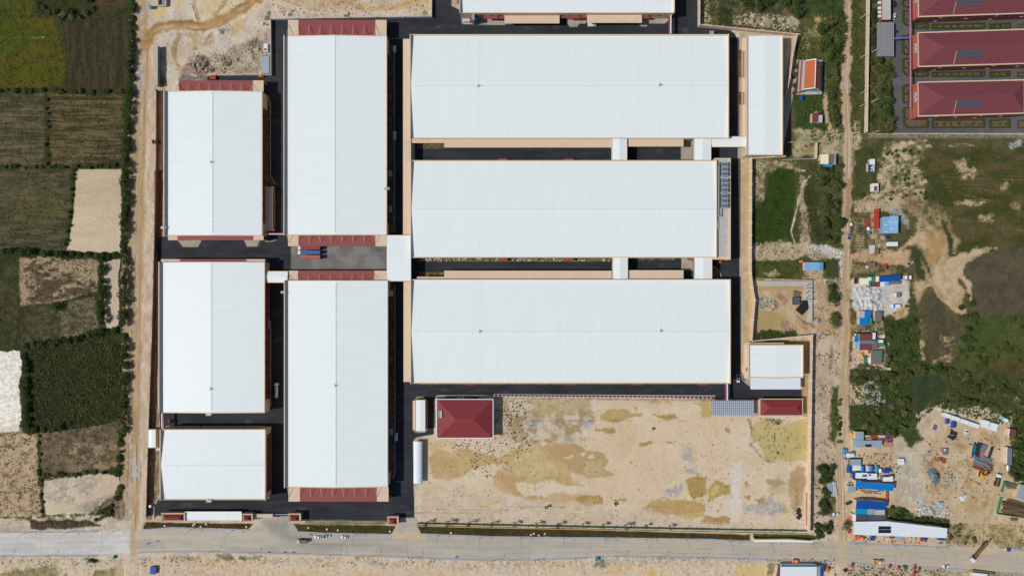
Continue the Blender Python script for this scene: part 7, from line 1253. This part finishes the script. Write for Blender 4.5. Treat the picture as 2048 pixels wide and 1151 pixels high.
# ground cover nobody could count
NOGROW = np.array([1 if (z in (1,2,3,5,7) or (z in ZN and ZN[z][1] in 'WV')) else 0 for z in range(200)])
def cover(name, areas, seed=1):
    rg = np.random.default_rng(seed); C = []; S = []; K = []
    for poly, dens, size, c0, c1, up, br in areas:
        p = np.array(poly, float); x0,y0 = p.min(0); x1,y1 = p.max(0); n = int((x1-x0)*(y1-y0)*dens); x = rg.uniform(x0,x1,n); y = rg.uniform(y0,y1,n); ins = np.zeros(n, bool); m = len(p)
        for i in range(m):
            ax, ay = p[i]; bx, by = p[(i+1) % m]
            if ay != by: ins ^= ((ay > y) != (by > y)) & (x < (bx-ax)*(y-ay)/(by-ay)+ax)
        ii = np.clip(np.searchsorted(GX, x), 0, NX-1); jj = np.clip(np.searchsorted(GY, y), 0, NY-1)
        if br: ins &= fbm(*br[:3])[jj, ii] + rg.uniform(-.1,.1,n) > br[3]
        ins &= NOGROW[ZONE[jj, ii]] < 1; x, y, ii, jj = x[ins], y[ins], ii[ins], jj[ins]; n = len(x)
        s = rg.uniform(*size, n); t = np.clip(rg.normal(.5, .28, n), 0, 1)[:, None]; z = Z[jj, ii] + s*rg.uniform(.15, up, n)
        C.append(np.stack([(x-CX)*PXM, (CY-y)*PXM, z], 1)); S.append(s); K.append(lin(c0)*(1-t)+lin(c1)*t)
    C = np.concatenate(C); me = leaf_mesh(name, C, np.concatenate(S), np.concatenate(K), (.1, .95), seed); o = bpy.data.objects.new(name, me); COL.objects.link(o); o["kind"] = "stuff"
g1, g2, g3, g4 = (52,64,28), (82,96,44), (96,92,54), (46,52,26)
cover("scrub", [([(46,702),(120,680),(210,670),(246,692),(246,838),(200,850),(110,862),(46,862)], .6, (.5,1.2), (50,52,26), (72,76,38), .4, None), ([(46,702),(120,680),(210,670),(246,692),(246,838),(200,850),(110,862),(46,862)], .35, (.6,1.5), (58,61,31), (86,90,46), .7, (15,13,91,.52))], 2)
cover("grass", [([(-60,-60),(262,-60),(262,345),(246,520),(246,700),(240,1035),(-60,1035)], .14, (.4,1.0), g4, (76,78,42), .4, (14,14,51,.45)),
    ([(1402,-60),(1740,-60),(1736,264),(1600,300),(1596,70),(1402,46)], .16, (.5,1.5), g1, g2, .7, (20,20,52,.42)), ([(1506,322),(1690,318),(1690,560),(1506,556)], .12, (.4,1.0), g1, g2, .4, (16,16,53,.38)),
    ([(1938,640),(2060,640),(2060,790),(1930,745)], .1, (.4,1.1), (62,74,34), (92,98,50), .5, (18,18,59,.45)), ([(1706,270),(2060,272),(2060,480),(1960,500),(1880,440),(1760,520),(1706,540)], .10, (.4,1.1), g1, g3, .5, (18,18,54,.46)), ([(1765,640),(1838,640),(1842,722),(1915,742),(1990,762),(2060,790),(2060,860),(1870,815),(1800,870),(1700,866),(1700,740),(1770,718)], .2, (.5,1.6), g1, g2, .8, (16,16,55,.42)),
    ([(1625,560),(1690,560),(1684,1070),(1625,1070)], .10, (.4,1.2), g1, g3, .6, (12,12,56,.6)), ([(1740,-60),(1786,-60),(1786,266),(1738,266)], .3, (.5,1.3), g1, g2, .6, (12,12,57,.4)),
    ([(1890,1045),(2060,1050),(2060,1100),(1890,1090)], .2, (.4,1.2), (110,104,60), (140,132,88), .5, (10,10,58,.5)), ([(2020,830),(2060,820),(2060,970),(2016,950)], .3, (.5,1.5), g1, g2, .8, None), ([(1512,660),(1594,660),(1594,674),(1512,678)], .5, (.4,1.2), g1, g2, .8, None)], 3)
cover("weeds", [([(838,870),(1430,796),(1610,832),(1610,1055),(838,1044)], .012, (.4,1.0), (84,84,52), (124,114,76), .5, (24,24,61,.62)), ([(960,800),(1060,800),(1080,880),(980,960),(900,900)], .05, (.5,1.3), (60,68,34), (96,96,54), .6, (16,16,62,.5)), ([(-60,1112),(1660,1112),(1660,1132),(-60,1132)], .07, (.4,1.1), (84,86,54), (140,128,92), .5, (16,10,63,.6)), ([(1694,1126),(2060,1146),(2060,1200),(1694,1200)], .12, (.4,1.2), (66,72,38), (110,106,66), .6, (10,10,64,.5)), ([(292,-60),(862,-60),(862,33),(541,38),(541,148),(310,170)], .012, (.3,.9), (84,80,54), (130,112,84), .5, (18,18,65,.5)), ([(1540,842),(1616,838),(1616,918),(1540,918)], .05, (.4,1.2), (92,102,52), (120,126,66), .2, (8,8,66,.6)), ([(1790,860),(2030,850),(2030,1090),(1790,1030)], .015, (.4,1.1), (90,90,50), (134,122,84), .5, (14,14,67,.55)), ([(1518,836),(1570,838),(1560,850),(1522,848)], .4, (.4,1.1), g1, g2, .5, None), ([(286,1043),(506,1046),(500,1056),(286,1058)], .35, (.3,.7), (58,54,28), (92,82,46), .4, None), ([(590,1050),(790,1052),(784,1066),(600,1061)], .35, (.3,.7), (58,54,28), (92,82,46), .4, None), ([(838,1052),(1500,1070),(1500,1078),(842,1066)], .35, (.3,.7), (54,48,28), (84,72,44), .4, None)], 4)
# clipped hedges round the school beds
HG = mat("hedge_green", (56,70,34), .9, .3, 1.5, 0, None, .6)
for i, q in enumerate(PLANT):
    cxx = sum(p[0] for p in q)/len(q); cyy = sum(p[1] for p in q)/len(q)
    if cyy < -8 or cxx > 2052: continue
    t = thing("clipped_hedge", "clipped green hedge edging a school planting bed", "hedge", W3(cxx, cyy), group="clipped hedges of the school beds"); m = MB()
    for a, b in zip(q, q[1:]+q[:1]): m.bar(W3(*a,.4), W3(*b,.4), .9, .9)
    m.build("foliage", HG, t)
